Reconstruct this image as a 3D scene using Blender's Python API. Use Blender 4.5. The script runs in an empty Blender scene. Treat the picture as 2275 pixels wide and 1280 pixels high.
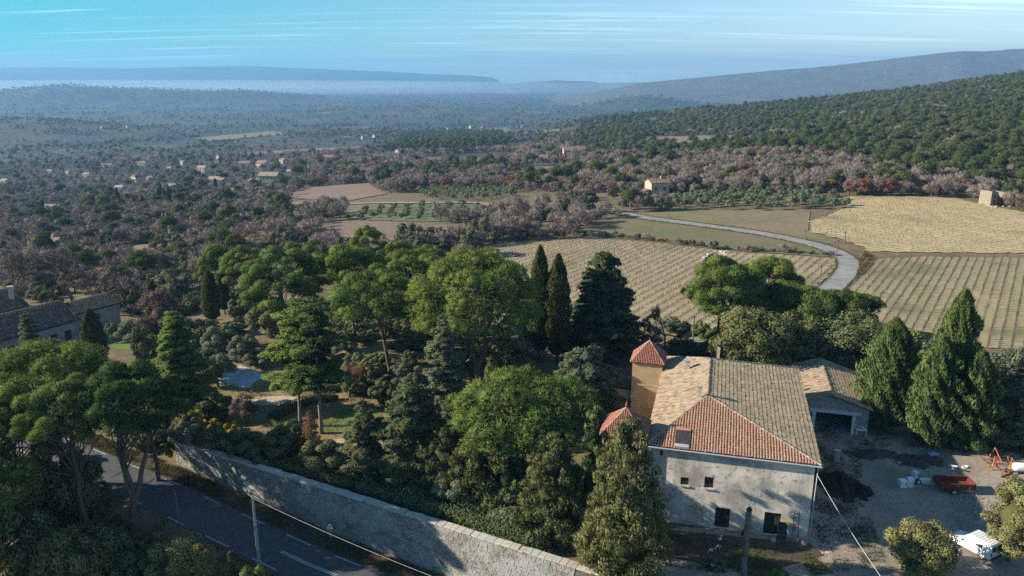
import bpy, math, random
import numpy as np
from mathutils import Vector, Matrix
from mathutils.geometry import delaunay_2d_cdt

# ------------------------------------------------------------------ camera, sky, sun, exposure
scene = bpy.context.scene
COL = scene.collection
W0, H0, FPX, CAMH, PITCH = 2275.0, 1280.0, 1750.0, 42.0, math.radians(15.2)
cam_d = bpy.data.cameras.new("camera")
cam = bpy.data.objects.new("camera", cam_d)
COL.objects.link(cam)
cam.location = (0, 0, CAMH)
cam.rotation_euler = (math.pi / 2 - PITCH, 0, 0)
cam_d.sensor_width = 36.0
cam_d.lens = 36.0 * FPX / W0
cam_d.clip_start = 0.5
cam_d.clip_end = 60000
scene.camera = cam

SUN_EL = math.radians(24.5)
SUN_AZ = math.radians(-89.0)          # from +Y towards +X: the sun stands to the left
to_sun = Vector((math.sin(SUN_AZ) * math.cos(SUN_EL), math.cos(SUN_AZ) * math.cos(SUN_EL), math.sin(SUN_EL)))
sun_d = bpy.data.lights.new("sun", 'SUN')
sun_d.energy = 4.5
sun_d.angle = math.radians(0.5)
sun_d.color = (1.0, 0.90, 0.74)
sun = bpy.data.objects.new("sun", sun_d)
COL.objects.link(sun)
sun.rotation_euler = to_sun.to_track_quat('Z', 'Y').to_euler()

world = bpy.data.worlds.new("World")
scene.world = world
world.use_nodes = True
wn, wl = world.node_tree.nodes, world.node_tree.links
wn.clear()
w_out = wn.new('ShaderNodeOutputWorld')
w_bg = wn.new('ShaderNodeBackground')
w_bg.inputs['Strength'].default_value = 0.092
w_sky = wn.new('ShaderNodeTexSky')
w_sky.sky_type = 'NISHITA'
w_sky.sun_disc = False
w_sky.sun_elevation = SUN_EL
w_sky.sun_rotation = SUN_AZ
w_sky.altitude = 300
w_sky.air_density = 1.0
w_sky.dust_density = 0.15
w_sky.ozone_density = 3.5


def wnode(t, **k):
    n = wn.new(t)
    for a, b in k.items():
        setattr(n, a, b)
    return n


def wmath(op, a, b=None, clamp=False):
    n = wnode('ShaderNodeMath', operation=op)
    n.use_clamp = clamp
    for i, s in enumerate((a, b)):
        if s is None:
            continue
        if isinstance(s, (int, float)):
            n.inputs[i].default_value = s
        else:
            wl.new(s, n.inputs[i])
    return n.outputs[0]


tc = wnode('ShaderNodeTexCoord')
sep = wnode('ShaderNodeSeparateXYZ')
wl.new(tc.outputs['Generated'], sep.inputs[0])
zc = wmath('MAXIMUM', sep.outputs['Z'], 0.0)
zd = wmath('ADD', zc, 0.06)
comb = wnode('ShaderNodeCombineXYZ')           # the cirrus lie on a flat layer high above
wl.new(wmath('DIVIDE', sep.outputs['X'], zd), comb.inputs[0])
wl.new(wmath('DIVIDE', sep.outputs['Y'], zd), comb.inputs[1])
mp = wnode('ShaderNodeMapping')
mp.inputs['Rotation'].default_value = (0, 0, math.radians(-7))
mp.inputs['Scale'].default_value = (0.11, 1.5, 1.0)
wl.new(comb.outputs[0], mp.inputs[0])
nz = wnode('ShaderNodeTexNoise')
nz.inputs['Scale'].default_value = 1.5
nz.inputs['Detail'].default_value = 9.0
nz.inputs['Roughness'].default_value = 0.62
nz.inputs['Distortion'].default_value = 0.5
wl.new(mp.outputs[0], nz.inputs['Vector'])
nz2 = wnode('ShaderNodeTexNoise')
nz2.inputs['Scale'].default_value = 0.35
nz2.inputs['Detail'].default_value = 3.0
wl.new(comb.outputs[0], nz2.inputs['Vector'])
cr = wnode('ShaderNodeMapRange')
cr.inputs['From Min'].default_value = 0.52
cr.inputs['From Max'].default_value = 0.74
wl.new(nz.outputs[0], cr.inputs[0])
cr2 = wnode('ShaderNodeMapRange')
cr2.inputs['From Min'].default_value = 0.38
cr2.inputs['From Max'].default_value = 0.66
wl.new(nz2.outputs[0], cr2.inputs[0])
cmask = wmath('MULTIPLY', wmath('MULTIPLY', cr.outputs[0], cr2.outputs[0]), 1.0, True)
# colour of the air: deeper and more cyan to the left, paler to the right
tint = wnode('ShaderNodeMix', data_type='RGBA')
tmr = wnode('ShaderNodeMapRange')
tmr.interpolation_type = 'SMOOTHSTEP'
tmr.inputs['From Min'].default_value = -0.75
tmr.inputs['From Max'].default_value = 0.6
wl.new(sep.outputs['X'], tmr.inputs[0])
wl.new(tmr.outputs[0], tint.inputs['Factor'])
tint.inputs['A'].default_value = (0.0, 0.46, 0.54, 1)
tint.inputs['B'].default_value = (0.92, 0.92, 0.95, 1)
mul = wnode('ShaderNodeMix', data_type='RGBA', blend_type='MULTIPLY')
mul.inputs['Factor'].default_value = 1.0
wl.new(w_sky.outputs[0], mul.inputs['A'])
wl.new(tint.outputs['Result'], mul.inputs['B'])
cl = wnode('ShaderNodeMix', data_type='RGBA')
wl.new(cmask, cl.inputs['Factor'])
wl.new(mul.outputs['Result'], cl.inputs['A'])
cl.inputs['B'].default_value = (7.5, 8.6, 9.2, 1)
wl.new(cl.outputs['Result'], w_bg.inputs['Color'])
wl.new(w_bg.outputs[0], w_out.inputs['Surface'])

vs = scene.view_settings
vs.view_transform = 'Standard'
vs.look = 'None'
vs.exposure = 1.2
vs.gamma = 1.0
vs.use_curve_mapping = False
scene.cycles.use_denoising = False
scene.cycles.max_bounces = 5
scene.cycles.diffuse_bounces = 3
scene.cycles.glossy_bounces = 2
scene.cycles.transmission_bounces = 3
scene.cycles.transparent_max_bounces = 6
scene.cycles.volume_bounces = 0
scene.cycles.use_persistent_data = False

RNG = np.random.default_rng(11)
random.seed(5)
SP, CP = math.sin(PITCH), math.cos(PITCH)


# ------------------------------------------------------------------ pixel <-> place (used once, to survey the site)
def ratio(py):
    v = (640.0 - py) / FPX
    return -(-SP + v * CP) / (CP + v * SP)


def P(px, py, Y):
    """point at depth Y on the line of sight through a pixel of the 2275 x 1280 photograph"""
    v = (640.0 - py) / FPX
    t = Y / (CP + v * SP)
    return Vector(((px - 1137.5) / FPX * t, Y, CAMH + t * (-SP + v * CP)))


def proj(x, y, z):
    x, y, z = np.asarray(x, float), np.asarray(y, float), np.asarray(z, float)
    dz = z - CAMH
    f = np.maximum(y * CP - dz * SP, 1e-3)
    u = y * SP + dz * CP
    return 1137.5 + FPX * x / f, 640.0 - FPX * u / f


# ------------------------------------------------------------------ terrain heights
UU = np.array([-.95, -.65, -.45, -.3, -.15, 0, .1, .2, .3, .45, .65, .95])
YY = np.array([20, 110, 150, 200, 260, 330, 400, 600, 900, 1300, 1800, 2500, 4000, 7000, 20000.])
ZZ = np.array([
    [0, 0, 0, 0, 0, 0, 0, 0, 0, 0, 0, 0],
    [-2, -1.5, -1, -.5, 0, 0, 0, 0, 0, 0, 0, 0],
    [-6, -5, -4, -2, -1, 0, 0, 0, 0, .5, 1, 2],
    [-13, -11, -8, -5, -2, -.5, 0, 0, 0, .5, 1, 2],
    [-20, -18, -14, -9, -5, -3, -2, -1, -.5, 0, 1, 3],
    [-28, -25, -21, -15, -10, -8, -6, -4, -2, 0, 3, 7],
    [-36, -33, -28, -22, -16, -14, -11, -8, -4, 1, 7, 13],
    [-55, -50, -44, -36, -29, -26, -21, -15, -9, 1, 16, 26],
    [-75, -70, -63, -55, -46, -40, -31, -23, -12, 5, 31, 46],
    [-95, -90, -82, -75, -68, -58, -34, -22, -10, 10, 44, 66],
    [-105, -100, -97, -93, -88, -82, -65, -50, -34, -8, 28, 56],
    [-116, -113, -112, -110, -108, -106, -100, -90, -80, -60, -30, 0],
    [-122, -121, -121, -120, -120, -120, -118, -115, -110, -100, -90, -70],
    [-125] * 12, [-125] * 12], float)
_lu = np.linspace(-1.1, 1.1, 160)
_ly = np.linspace(math.log(18), math.log(20000), 300)
_t1 = np.array([np.interp(_lu, UU, r) for r in ZZ])
_tab = np.array([np.interp(_ly, np.log(YY), _t1[:, i]) for i in range(160)]).T


def _blur(a, k):
    ker = np.exp(-np.linspace(-2, 2, 2 * k + 1) ** 2)
    ker /= ker.sum()
    for ax in (0, 1):
        pad = [(0, 0), (0, 0)]
        pad[ax] = (k, k)
        b = np.pad(a, pad, mode='edge')
        a = np.apply_along_axis(lambda m: np.convolve(m, ker, 'valid'), ax, b)
    return a


_tab = _blur(_tab, 5)
WALL0 = np.array([-17.7, 71.8])
WD = np.array([.8795, -.4759])
WN = np.array([-.4759, -.8795])


def road_z(s):
    return np.interp(s, [-120, -60, -36, -21, 0, 12, 25, 60], [-3.5, -1.2, -1.7, -2.4, -4.2, -4.6, -5.0, -6.0])


def sstep(a, b, x):
    t = np.clip((x - a) / (b - a), 0, 1)
    return t * t * (3 - 2 * t)


HILLS = [  # wooded hills standing in the plain: x, y, rx, ry, height
    (-1130, 1950, 260, 230, 24), (-1480, 2100, 300, 260, 34),
    (-2520, 4600, 330, 320, 84), (-2050, 4700, 300, 280, 66), (-2950, 4700, 380, 360, 52), (-1650, 4900, 300, 280, 54),
    (-1250, 5000, 300, 280, 32), (-3600, 4900, 500, 400, 40),
    (-330, 3300, 420, 180, 26), (520, 3600, 200, 160, 46), (720, 3700, 230, 170, 30), (-60, 930, 120, 60, 7)]


def zt(x, y):
    x = np.asarray(x, float)
    y = np.asarray(y, float)
    r = np.maximum(y, 60.0)
    u = np.clip(x / r, -1.09, 1.09)
    ly = np.log(np.clip(np.hypot(np.maximum(y, 20), 0), 19, 19900))
    fu = (u + 1.1) / 2.2 * 159
    fy = (ly - _ly[0]) / (_ly[-1] - _ly[0]) * 299
    iu = np.clip(fu.astype(int), 0, 158)
    iy = np.clip(fy.astype(int), 0, 298)
    a, b = fu - iu, fy - iy
    z = (_tab[iy, iu] * (1 - a) * (1 - b) + _tab[iy, iu + 1] * a * (1 - b) + _tab[iy + 1, iu] * (1 - a) * b + _tab[iy + 1, iu + 1] * a * b)
    for hx, hy, rx, ry, hh in HILLS:
        z = z + hh * np.exp(-((x - hx) / rx) ** 2 - ((y - hy) / ry) ** 2)
    far = sstep(350, 1500, y)
    z = z + far * (3.0 * np.sin(x / 130 + 1.3 * np.sin(y / 210)) * np.sin(y / 170 + 0.7))
    mid = sstep(110, 240, y)
    z = z + mid * 0.35 * np.sin(x / 17 + np.sin(y / 23)) * np.sin(y / 19)
    q = (x - WALL0[0]) * WN[0] + (y - WALL0[1]) * WN[1]
    s = (x - WALL0[0]) * WD[0] + (y - WALL0[1]) * WD[1]
    zl = road_z(s) - 0.14 * np.clip(q - 8.6, 0, 22)
    w = sstep(-1.5, -0.25, q)
    w = w * sstep(-150, -60, s)
    return z * (1 - w) + np.minimum(zl, z) * w


_LY = np.exp(np.linspace(math.log(32), math.log(15000), 2500))


def G(px, py, lift=0.0):
    """where the line of sight through a pixel meets the ground"""
    v = (640.0 - py) / FPX
    h = CP + v * SP
    zz = CAMH + _LY / h * (-SP + v * CP)
    xx = (px - 1137.5) / FPX * _LY / h
    d = zz - zt(xx, _LY) - lift
    k = np.argmax(d < 0)
    if d[k] >= 0:
        k = len(d) - 1
    if k > 0:
        f = d[k - 1] / (d[k - 1] - d[k] + 1e-9)
        Y = _LY[k - 1] + f * (_LY[k] - _LY[k - 1])
    else:
        Y = _LY[0]
    x = (px - 1137.5) / FPX * Y / h
    return Vector((x, Y, float(zt(x, Y))))


def inpoly(px, py, poly):
    px, py = np.asarray(px), np.asarray(py)
    c = np.zeros(px.shape, bool)
    n = len(poly)
    for i in range(n):
        x1, y1 = poly[i]
        x2, y2 = poly[(i + 1) % n]
        hit = ((y1 > py) != (y2 > py)) & (px < (x2 - x1) * (py - y1) / (y2 - y1 + 1e-12) + x1)
        c ^= hit
    return c


# ------------------------------------------------------------------ mesh and object helpers
def mesh_np(name, V, Q=None, T=None, rnd=None, smooth=False, mat=None):
    V = np.asarray(V, np.float32).reshape(-1, 3)
    Q = np.zeros((0, 4), np.int32) if Q is None or len(Q) == 0 else np.asarray(Q, np.int32).reshape(-1, 4)
    T = np.zeros((0, 3), np.int32) if T is None or len(T) == 0 else np.asarray(T, np.int32).reshape(-1, 3)
    me = bpy.data.meshes.new(name)
    me.vertices.add(len(V))
    me.vertices.foreach_set('co', V.ravel())
    li = np.concatenate([Q.ravel(), T.ravel()])
    me.loops.add(len(li))
    me.loops.foreach_set('vertex_index', li)
    nq, nt = len(Q), len(T)
    me.polygons.add(nq + nt)
    st = np.concatenate([np.arange(nq) * 4, nq * 4 + np.arange(nt) * 3]).astype(np.int32)
    me.polygons.foreach_set('loop_start', st)
    me.polygons.foreach_set('loop_total', np.concatenate([np.full(nq, 4), np.full(nt, 3)]).astype(np.int32))
    me.polygons.foreach_set('use_smooth', np.full(nq + nt, bool(smooth)))
    if rnd is not None:
        at = me.attributes.new('rnd', 'FLOAT', 'POINT')
        at.data.foreach_set('value', np.asarray(rnd, np.float32))
    if mat is not None:
        me.materials.append(mat)
    me.update(calc_edges=True)
    return me


class MB:
    """collects boxes, bars, tubes and sheets and links them as one mesh"""

    def __init__(s):
        s.v, s.f, s.r = [], [], []

    def add(s, verts, faces, rnd=0.0):
        o = len(s.v)
        s.v += [tuple(p) for p in verts]
        s.f += [tuple(i + o for i in f) for f in faces]
        s.r += [rnd] * len(verts)
        return s

    def box(s, c, sz, rz=0.0, M=None, rnd=0.0, taper=1.0):
        x, y, z = sz[0] / 2, sz[1] / 2, sz[2] / 2
        p = [(-x, -y, -z), (x, -y, -z), (x, y, -z), (-x, y, -z), (-x * taper, -y * taper, z), (x * taper, -y * taper, z), (x * taper, y * taper, z), (-x * taper, y * taper, z)]
        if M is None:
            M = Matrix.Rotation(rz, 3, 'Z')
        p = [M @ Vector(q) + Vector(c) for q in p]
        return s.add(p, [(3, 2, 1, 0), (4, 5, 6, 7), (0, 1, 5, 4), (1, 2, 6, 5), (2, 3, 7, 6), (3, 0, 4, 7)], rnd)

    def prism(s, pts, z0, z1):
        n = len(pts)
        v = [(p[0], p[1], z0) for p in pts] + [(p[0], p[1], z1) for p in pts]
        return s.add(v, [tuple(range(n - 1, -1, -1)), tuple(range(n, 2 * n))] + [(i, (i + 1) % n, n + (i + 1) % n, n + i) for i in range(n)])

    def tube(s, pts, rad, n=6, cap=True, rnd=0.0):
        pts = [Vector(p) for p in pts]
        if isinstance(rad, (int, float)):
            rad = [rad] * len(pts)
        rings = []
        for i, p in enumerate(pts):
            d = (pts[min(i + 1, len(pts) - 1)] - pts[max(i - 1, 0)])
            if d.length < 1e-9:
                d = Vector((0, 0, 1))
            d.normalize()
            a = d.orthogonal() if abs(d.z) < .95 else d.cross(Vector((1, 0, 0)))
            if i == 0 or abs(d.z) >= .95:
                a = d.cross(Vector((0.3, 1, 0.1)))
            a.normalize()
            b = d.cross(a)
            if rings:
                a2 = prev_a - d * prev_a.dot(d)
                if a2.length > 1e-6:
                    a = a2.normalized()
                    b = d.cross(a)
            prev_a = a
            rings.append([p + (a * math.cos(2 * math.pi * k / n) + b * math.sin(2 * math.pi * k / n)) * rad[i] for k in range(n)])
        v = [q for r in rings for q in r]
        f = [(i * n + k, i * n + (k + 1) % n, (i + 1) * n + (k + 1) % n, (i + 1) * n + k) for i in range(len(pts) - 1) for k in range(n)]
        if cap:
            f += [tuple(range(n - 1, -1, -1)), tuple((len(pts) - 1) * n + k for k in range(n))]
        return s.add(v, f, rnd)

    def lathe(s, prof, c=(0, 0, 0), n=12, M=None, rnd=0.0):
        M = M or Matrix.Identity(3)
        v = [M @ Vector((r * math.cos(2 * math.pi * k / n), r * math.sin(2 * math.pi * k / n), z)) + Vector(c) for r, z in prof for k in range(n)]
        f = [(i * n + k, i * n + (k + 1) % n, (i + 1) * n + (k + 1) % n, (i + 1) * n + k) for i in range(len(prof) - 1) for k in range(n)]
        return s.add(v, f, rnd)

    def torus(s, c, R, r, M=None, n=18, m=6):
        M = M or Matrix.Identity(3)
        v, f = [], []
        for i in range(n):
            a = 2 * math.pi * i / n
            for j in range(m):
                b = 2 * math.pi * j / m
                v.append(M @ Vector(((R + r * math.cos(b)) * math.cos(a), (R + r * math.cos(b)) * math.sin(a), r * math.sin(b))) + Vector(c))
        for i in range(n):
            for j in range(m):
                f.append((i * m + j, ((i + 1) % n) * m + j, ((i + 1) % n) * m + (j + 1) % m, i * m + (j + 1) % m))
        return s.add(v, f)

    def mesh(s, name, mat, smooth=False):
        me = bpy.data.meshes.new(name)
        me.from_pydata(s.v, [], s.f)
        at = me.attributes.new('rnd', 'FLOAT', 'POINT')
        at.data.foreach_set('value', s.r)
        me.materials.append(mat)
        if smooth:
            me.polygons.foreach_set('use_smooth', [True] * len(me.polygons))
        me.update()
        return me

    def build(s, name, mat, parent=None, smooth=False, bevel=0, **k):
        return obj(name, s.mesh(name, mat, smooth), parent, bevel=bevel, **k)


def obj(name, me, parent=None, loc=None, rot=None, scale=None, label=None, cat=None, group=None, kind=None, bevel=0):
    o = bpy.data.objects.new(name, me)
    COL.objects.link(o)
    if parent is not None:
        o.parent = parent
    if loc is not None:
        o.location = loc
    if rot is not None:
        o.rotation_euler = (0, 0, rot) if isinstance(rot, (int, float)) else rot
    if scale is not None:
        o.scale = (scale,) * 3 if isinstance(scale, (int, float)) else scale
    tag(o, label, cat, group, kind)
    if bevel:
        b = o.modifiers.new('bevel', 'BEVEL')
        b.width = bevel
        b.segments = 2
        b.limit_method = 'ANGLE'
    return o


def tag(o, label=None, cat=None, group=None, kind=None):
    for k, v in (('label', label), ('category', cat), ('group', group), ('kind', kind)):
        if v:
            o[k] = v
    return o


def empty(name, loc=(0, 0, 0), rot=0.0, scale=1.0, label=None, cat=None, group=None):
    return obj(name, None, None, loc, rot, scale, label, cat, group)


def copy_tree(o, parent=None):
    c = o.copy()
    COL.objects.link(c)
    c.parent = parent
    for ch in o.children:
        copy_tree(ch, c)
    return c


# ------------------------------------------------------------------ materials
MATS = {}


class NT:
    def __init__(s, name):
        s.m = bpy.data.materials.new(name)
        s.m.use_nodes = True
        s.n, s.l = s.m.node_tree.nodes, s.m.node_tree.links
        s.n.clear()
        s.out = s.n.new('ShaderNodeOutputMaterial')
        MATS[name] = s.m

    def node(s, t, ins=None, **k):
        n = s.n.new(t)
        for a, b in k.items():
            setattr(n, a, b)
        for a, b in (ins or {}).items():
            s.set(n.inputs[a], b)
        return n

    def set(s, sock, val):
        if hasattr(val, 'is_linked') or isinstance(val, bpy.types.NodeSocket):
            s.l.new(val, sock)
        else:
            if isinstance(val, (tuple, list)) and sock.type == 'RGBA' and len(val) == 3:
                val = tuple(val) + (1,)
            sock.default_value = val

    def pos(s):
        return s.node('ShaderNodeNewGeometry').outputs['Position']

    def noise(s, scale, detail=4, rough=.55, vec=None, dist=0.0):
        n = s.node('ShaderNodeTexNoise', {'Scale': scale, 'Detail': detail, 'Roughness': rough, 'Distortion': dist})
        s.l.new(vec if vec is not None else s.pos(), n.inputs['Vector'])
        return n.outputs[0]

    def rng(s, v, a, b, c=0.0, d=1.0):
        return s.node('ShaderNodeMapRange', {0: v, 1: a, 2: b, 3: c, 4: d}).outputs[0]

    def math(s, op, a, b=0.0, clamp=False):
        n = s.node('ShaderNodeMath', {0: a, 1: b}, operation=op)
        n.use_clamp = clamp
        return n.outputs[0]

    def mix(s, f, a, b, mode='MIX'):
        n = s.node('ShaderNodeMix', data_type='RGBA', blend_type=mode)
        s.set(n.inputs['Factor'], f)
        s.set(n.inputs['A'], a)
        s.set(n.inputs['B'], b)
        return n.outputs['Result']

    def attr(s, name='rnd'):
        return s.node('ShaderNodeAttribute', attribute_name=name).outputs['Fac']

    def orand(s):
        return s.node('ShaderNodeObjectInfo').outputs['Random']

    def bump(s, h, strength=.4, dist=.05):
        return s.node('ShaderNodeBump', {'Height': h, 'Strength': strength, 'Distance': dist}).outputs[0]

    def principled(s, col, rough=.85, normal=None, metal=0.0, spec=.3):
        b = s.node('ShaderNodeBsdfPrincipled', {'Base Color': col, 'Roughness': rough, 'Metallic': metal, 'Specular IOR Level': spec})
        if normal is not None:
            s.l.new(normal, b.inputs['Normal'])
        s.l.new(b.outputs[0], s.out.inputs['Surface'])
        return s.m


def M_simple(name, c1, c2=None, scale=3.0, rough=.8, bump=.15, metal=0.0, bdist=.03, lo=.35, hi=.65, detail=5, spec=.3):
    t = NT(name)
    c2 = c2 or tuple(x * .7 for x in c1)
    n = t.noise(scale, detail)
    col = t.mix(t.rng(n, lo, hi), c1, c2)
    nb = t.bump(t.noise(scale * 6, 4), bump, bdist) if bump else None
    return t.principled(col, rough, nb, metal, spec)


def M_leaf(name, dark, light, transl=.25, hue=.5, warm=None):
    """leaves: colour varies from leaf to leaf and from tree to tree"""
    t = NT(name)
    a = t.attr()
    r = t.orand()
    col = t.mix(a, dark, light)
    col2 = t.mix(t.math('MULTIPLY', r, .45), col, warm or tuple(x * y for x, y in zip(light, (1.1, .88, .8))))
    d = t.node('ShaderNodeBsdfDiffuse', {'Color': col2})
    tr = t.node('ShaderNodeBsdfTranslucent', {'Color': col2})
    m = t.node('ShaderNodeMixShader', {0: transl, 1: d.outputs[0], 2: tr.outputs[0]})
    t.l.new(m.outputs[0], t.out.inputs['Surface'])
    return t.m


M_leaf('pine_leaf', (.030, .056, .017), (.215, .305, .080))
M_leaf('pine_dark_leaf', (.022, .044, .015), (.120, .190, .055))
M_leaf('cypress_leaf', (.018, .032, .014), (.090, .115, .038))
M_leaf('fir_leaf', (.028, .046, .024), (.155, .19, .09))
M_leaf('cedar_leaf', (.050, .075, .045), (.185, .225, .130))
M_leaf('oak_leaf', (.028, .045, .018), (.20, .235, .10))
M_leaf('laurel_leaf', (.055, .066, .024), (.300, .310, .135))
M_leaf('olive_leaf', (.070, .092, .055), (.210, .245, .160))
M_leaf('brown_leaf', (.095, .052, .026), (.210, .115, .060))
M_leaf('leyland_leaf', (.024, .044, .016), (.140, .200, .070))
M_leaf('rosy_leaf', (.085, .062, .056), (.23, .165, .145))
M_leaf('yellow_leaf', (.16, .13, .02), (.42, .34, .05))
M_leaf('twig', (.085, .065, .060), (.20, .155, .14), transl=0.0, warm=(.18, .13, .115))
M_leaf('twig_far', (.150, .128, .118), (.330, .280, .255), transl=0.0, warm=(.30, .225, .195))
M_leaf('grass_blade', (.050, .055, .018), (.170, .155, .060), warm=(.20, .15, .06))
M_simple('bark', (.16, .125, .095), (.075, .055, .042), 6, .9, .5)
M_simple('bark_pale', (.26, .22, .18), (.12, .10, .08), 5, .9, .4)
M_simple('asphalt', (.10, .10, .105), (.070, .070, .075), 1.2, .85, .2, bdist=.01)
M_simple('asphalt_pale', (.29, .28, .265), (.185, .18, .17), .35, .9, .2, bdist=.01, lo=.3, hi=.7, detail=8)
M_simple('paint_white', (.62, .62, .60), (.40, .40, .39), 5, .7, 0)
M_simple('dirt_track', (.30, .24, .17), (.22, .17, .12), .5, .95, .3)
M_simple('concrete', (.42, .41, .39), (.28, .27, .26), 3, .9, .25)
M_simple('iron', (.08, .075, .07), (.05, .04, .035), 8, .6, .1, metal=.4)
M_simple('cable_black', (.03, .03, .03), (.02, .02, .02), 8, .6, 0)
M_simple('cable_white', (.65, .65, .63), (.5, .5, .48), 8, .6, 0)
M_simple('wood_dark', (.045, .035, .028), (.025, .02, .016), 9, .85, .4)
M_simple('wood_grey', (.20, .175, .15), (.10, .085, .07), 9, .9, .4)
M_simple('white_enamel', (.75, .77, .80), (.62, .64, .68), 4, .35, 0)
M_simple('plastic_white', (.78, .78, .78), (.70, .70, .70), 4, .4, 0)
M_simple('paint_red', (.18, .036, .024), (.11, .024, .018), 5, .55, .1)
M_simple('paint_orange', (.62, .24, .04), (.34, .13, .04), 6, .6, .15)
M_simple('rust', (.20, .075, .035), (.11, .045, .025), 9, .9, .3)
M_simple('rubber', (.022, .022, .022), (.035, .033, .03), 9, .8, .1)
M_simple('car_white', (.78, .79, .78), (.70, .71, .70), 2, .3, 0, spec=.5)
M_simple('car_blue', (.10, .14, .22), (.08, .11, .18), 2, .3, 0, spec=.5)
M_simple('glass_dark', (.02, .024, .028), (.035, .04, .045), 3, .12, 0, spec=.6)
M_simple('compost', (.025, .019, .014), (.050, .038, .026), 3, .95, .7, bdist=.15)
M_simple('tarp_blue', (.18, .24, .36), (.30, .36, .46), 3, .5, .2)
M_simple('pool_cover', (.44, .49, .54), (.33, .39, .44), .9, .4, .05)
M_simple('stone_edge', (.50, .45, .37), (.36, .31, .25), 2, .9, .3)
M_simple('interior_dark', (.015, .014, .013), (.02, .02, .018), 3, .95, 0)
M_simple('roof_dark', (.050, .045, .046), (.028, .026, .028), 2.0, .9, .4)
M_simple('roof_far', (.30, .18, .13), (.20, .12, .09), .5, .9, .2)
M_simple('roof_farpale', (.38, .29, .22), (.26, .20, .15), .5, .9, .2)
M_simple('wall_cream', (.55, .47, .36), (.44, .37, .28), .8, .9, .15)
M_simple('wall_pink', (.52, .36, .29), (.44, .30, .24), .6, .9, .1)
M_simple('wall_far', (.44, .40, .34), (.34, .31, .265), .3, .9, .0)
M_simple('ruin_stone', (.30, .255, .20), (.20, .17, .135), 1.5, .95, .4)
M_simple('mortar', (.15, .135, .115), (.10, .09, .08), 2.0, .95, .3)
M_simple('wall_grey', (.33, .31, .28), (.22, .205, .19), 1.2, .95, .3)
M_simple('shutter', (.38, .42, .44), (.30, .34, .36), 5, .7, .1)
M_simple('yellow_tin', (.45, .33, .04), (.35, .25, .03), 5, .6, 0)


def M_plaster():
    t = NT('plaster')
    n1 = t.noise(.35, 6, .6)
    n2 = t.noise(1.7, 6, .65)
    mp = t.node('ShaderNodeMapping', {0: t.pos(), 'Scale': (2.2, 2.2, .25)})
    n3 = t.noise(1.0, 4, .6, mp.outputs[0])
    c = t.mix(t.rng(n1, .38, .62), (.74, .67, .56), (.35, .315, .285))
    c = t.mix(t.rng(n2, .54, .66), c, (.27, .22, .195))
    c = t.mix(t.math('MULTIPLY', t.rng(n3, .5, .75), .55), c, (.25, .22, .20))
    c = t.mix(t.rng(t.noise(.22, 3), .60, .68, 0, .8), c, (.60, .46, .30))
    return t.principled(c, .95, t.bump(t.noise(9, 5), .4, .03))


def M_tower():
    t = NT('tower_render')
    n = t.noise(.9, 6)
    c = t.mix(t.rng(n, .35, .65), (.50, .37, .215), (.40, .29, .17))
    c = t.mix(t.rng(t.noise(3.0, 4), .58, .70), c, (.32, .24, .16))
    return t.principled(c, .95, t.bump(t.noise(8, 5), .4, .03))


def M_stone(name, a, b, dk):
    t = NT(name)
    r = t.math('FRACT', t.math('ADD', t.attr(), t.orand()))
    c = t.mix(r, a, b)
    c = t.mix(t.rng(t.noise(1.2, 6, .65), .52, .72), c, dk)
    c = t.mix(t.math('MULTIPLY', t.rng(t.noise(.35, 4), .5, .62), .6), c, (.42, .43, .42))
    return t.principled(c, .95, t.bump(t.noise(14, 5), .6, .02))


def M_tile(name, cols, moss=0.0, lich=.3, streak=0.0):
    t = NT(name)
    r = t.math('FRACT', t.math('ADD', t.attr(), t.orand()))
    ramp = t.node('ShaderNodeValToRGB', {0: r})
    el = ramp.color_ramp.elements
    for i in range(len(cols) - 2):
        el.new(.5)
    for i, c in enumerate(cols):
        el[i].position = i / (len(cols) - 1)
        el[i].color = tuple(c) + (1,)
    c = ramp.outputs[0]
    c = t.mix(t.math('MULTIPLY', t.rng(t.noise(5, 5, .7), .45, .7), lich), c, (.36, .32, .25))
    if streak:
        sp = t.node('ShaderNodeSeparateXYZ', {0: t.pos()})
        u = t.math('ADD', t.math('MULTIPLY', sp.outputs[0], .966), t.math('MULTIPLY', sp.outputs[1], -.259))
        v = t.math('ADD', t.math('MULTIPLY', sp.outputs[0], .259), t.math('MULTIPLY', sp.outputs[1], .966))
        vec = t.node('ShaderNodeCombineXYZ', {0: t.math('MULTIPLY', u, .75), 1: t.math('MULTIPLY', v, 2.6)})
        c = t.mix(t.rng(t.noise(1.0, 4, .6, vec.outputs[0]), .54, .62, 0, streak), c, (.145, .092, .062))
    if moss:
        c = t.mix(t.math('MULTIPLY', t.rng(t.noise(1.1, 6, .7), .42, .62), moss), c, (.16, .165, .055))
        c = t.mix(t.math('MULTIPLY', t.rng(t.noise(3.3, 5, .7), .52, .66), moss), c, (.30, .23, .09))
    c = t.mix(t.math('MULTIPLY', t.rng(t.noise(9, 4, .7), .5, .75), .4), c, (.06, .045, .035))
    return t.principled(c, .9, t.bump(t.noise(18, 4), .5, .015))


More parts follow.
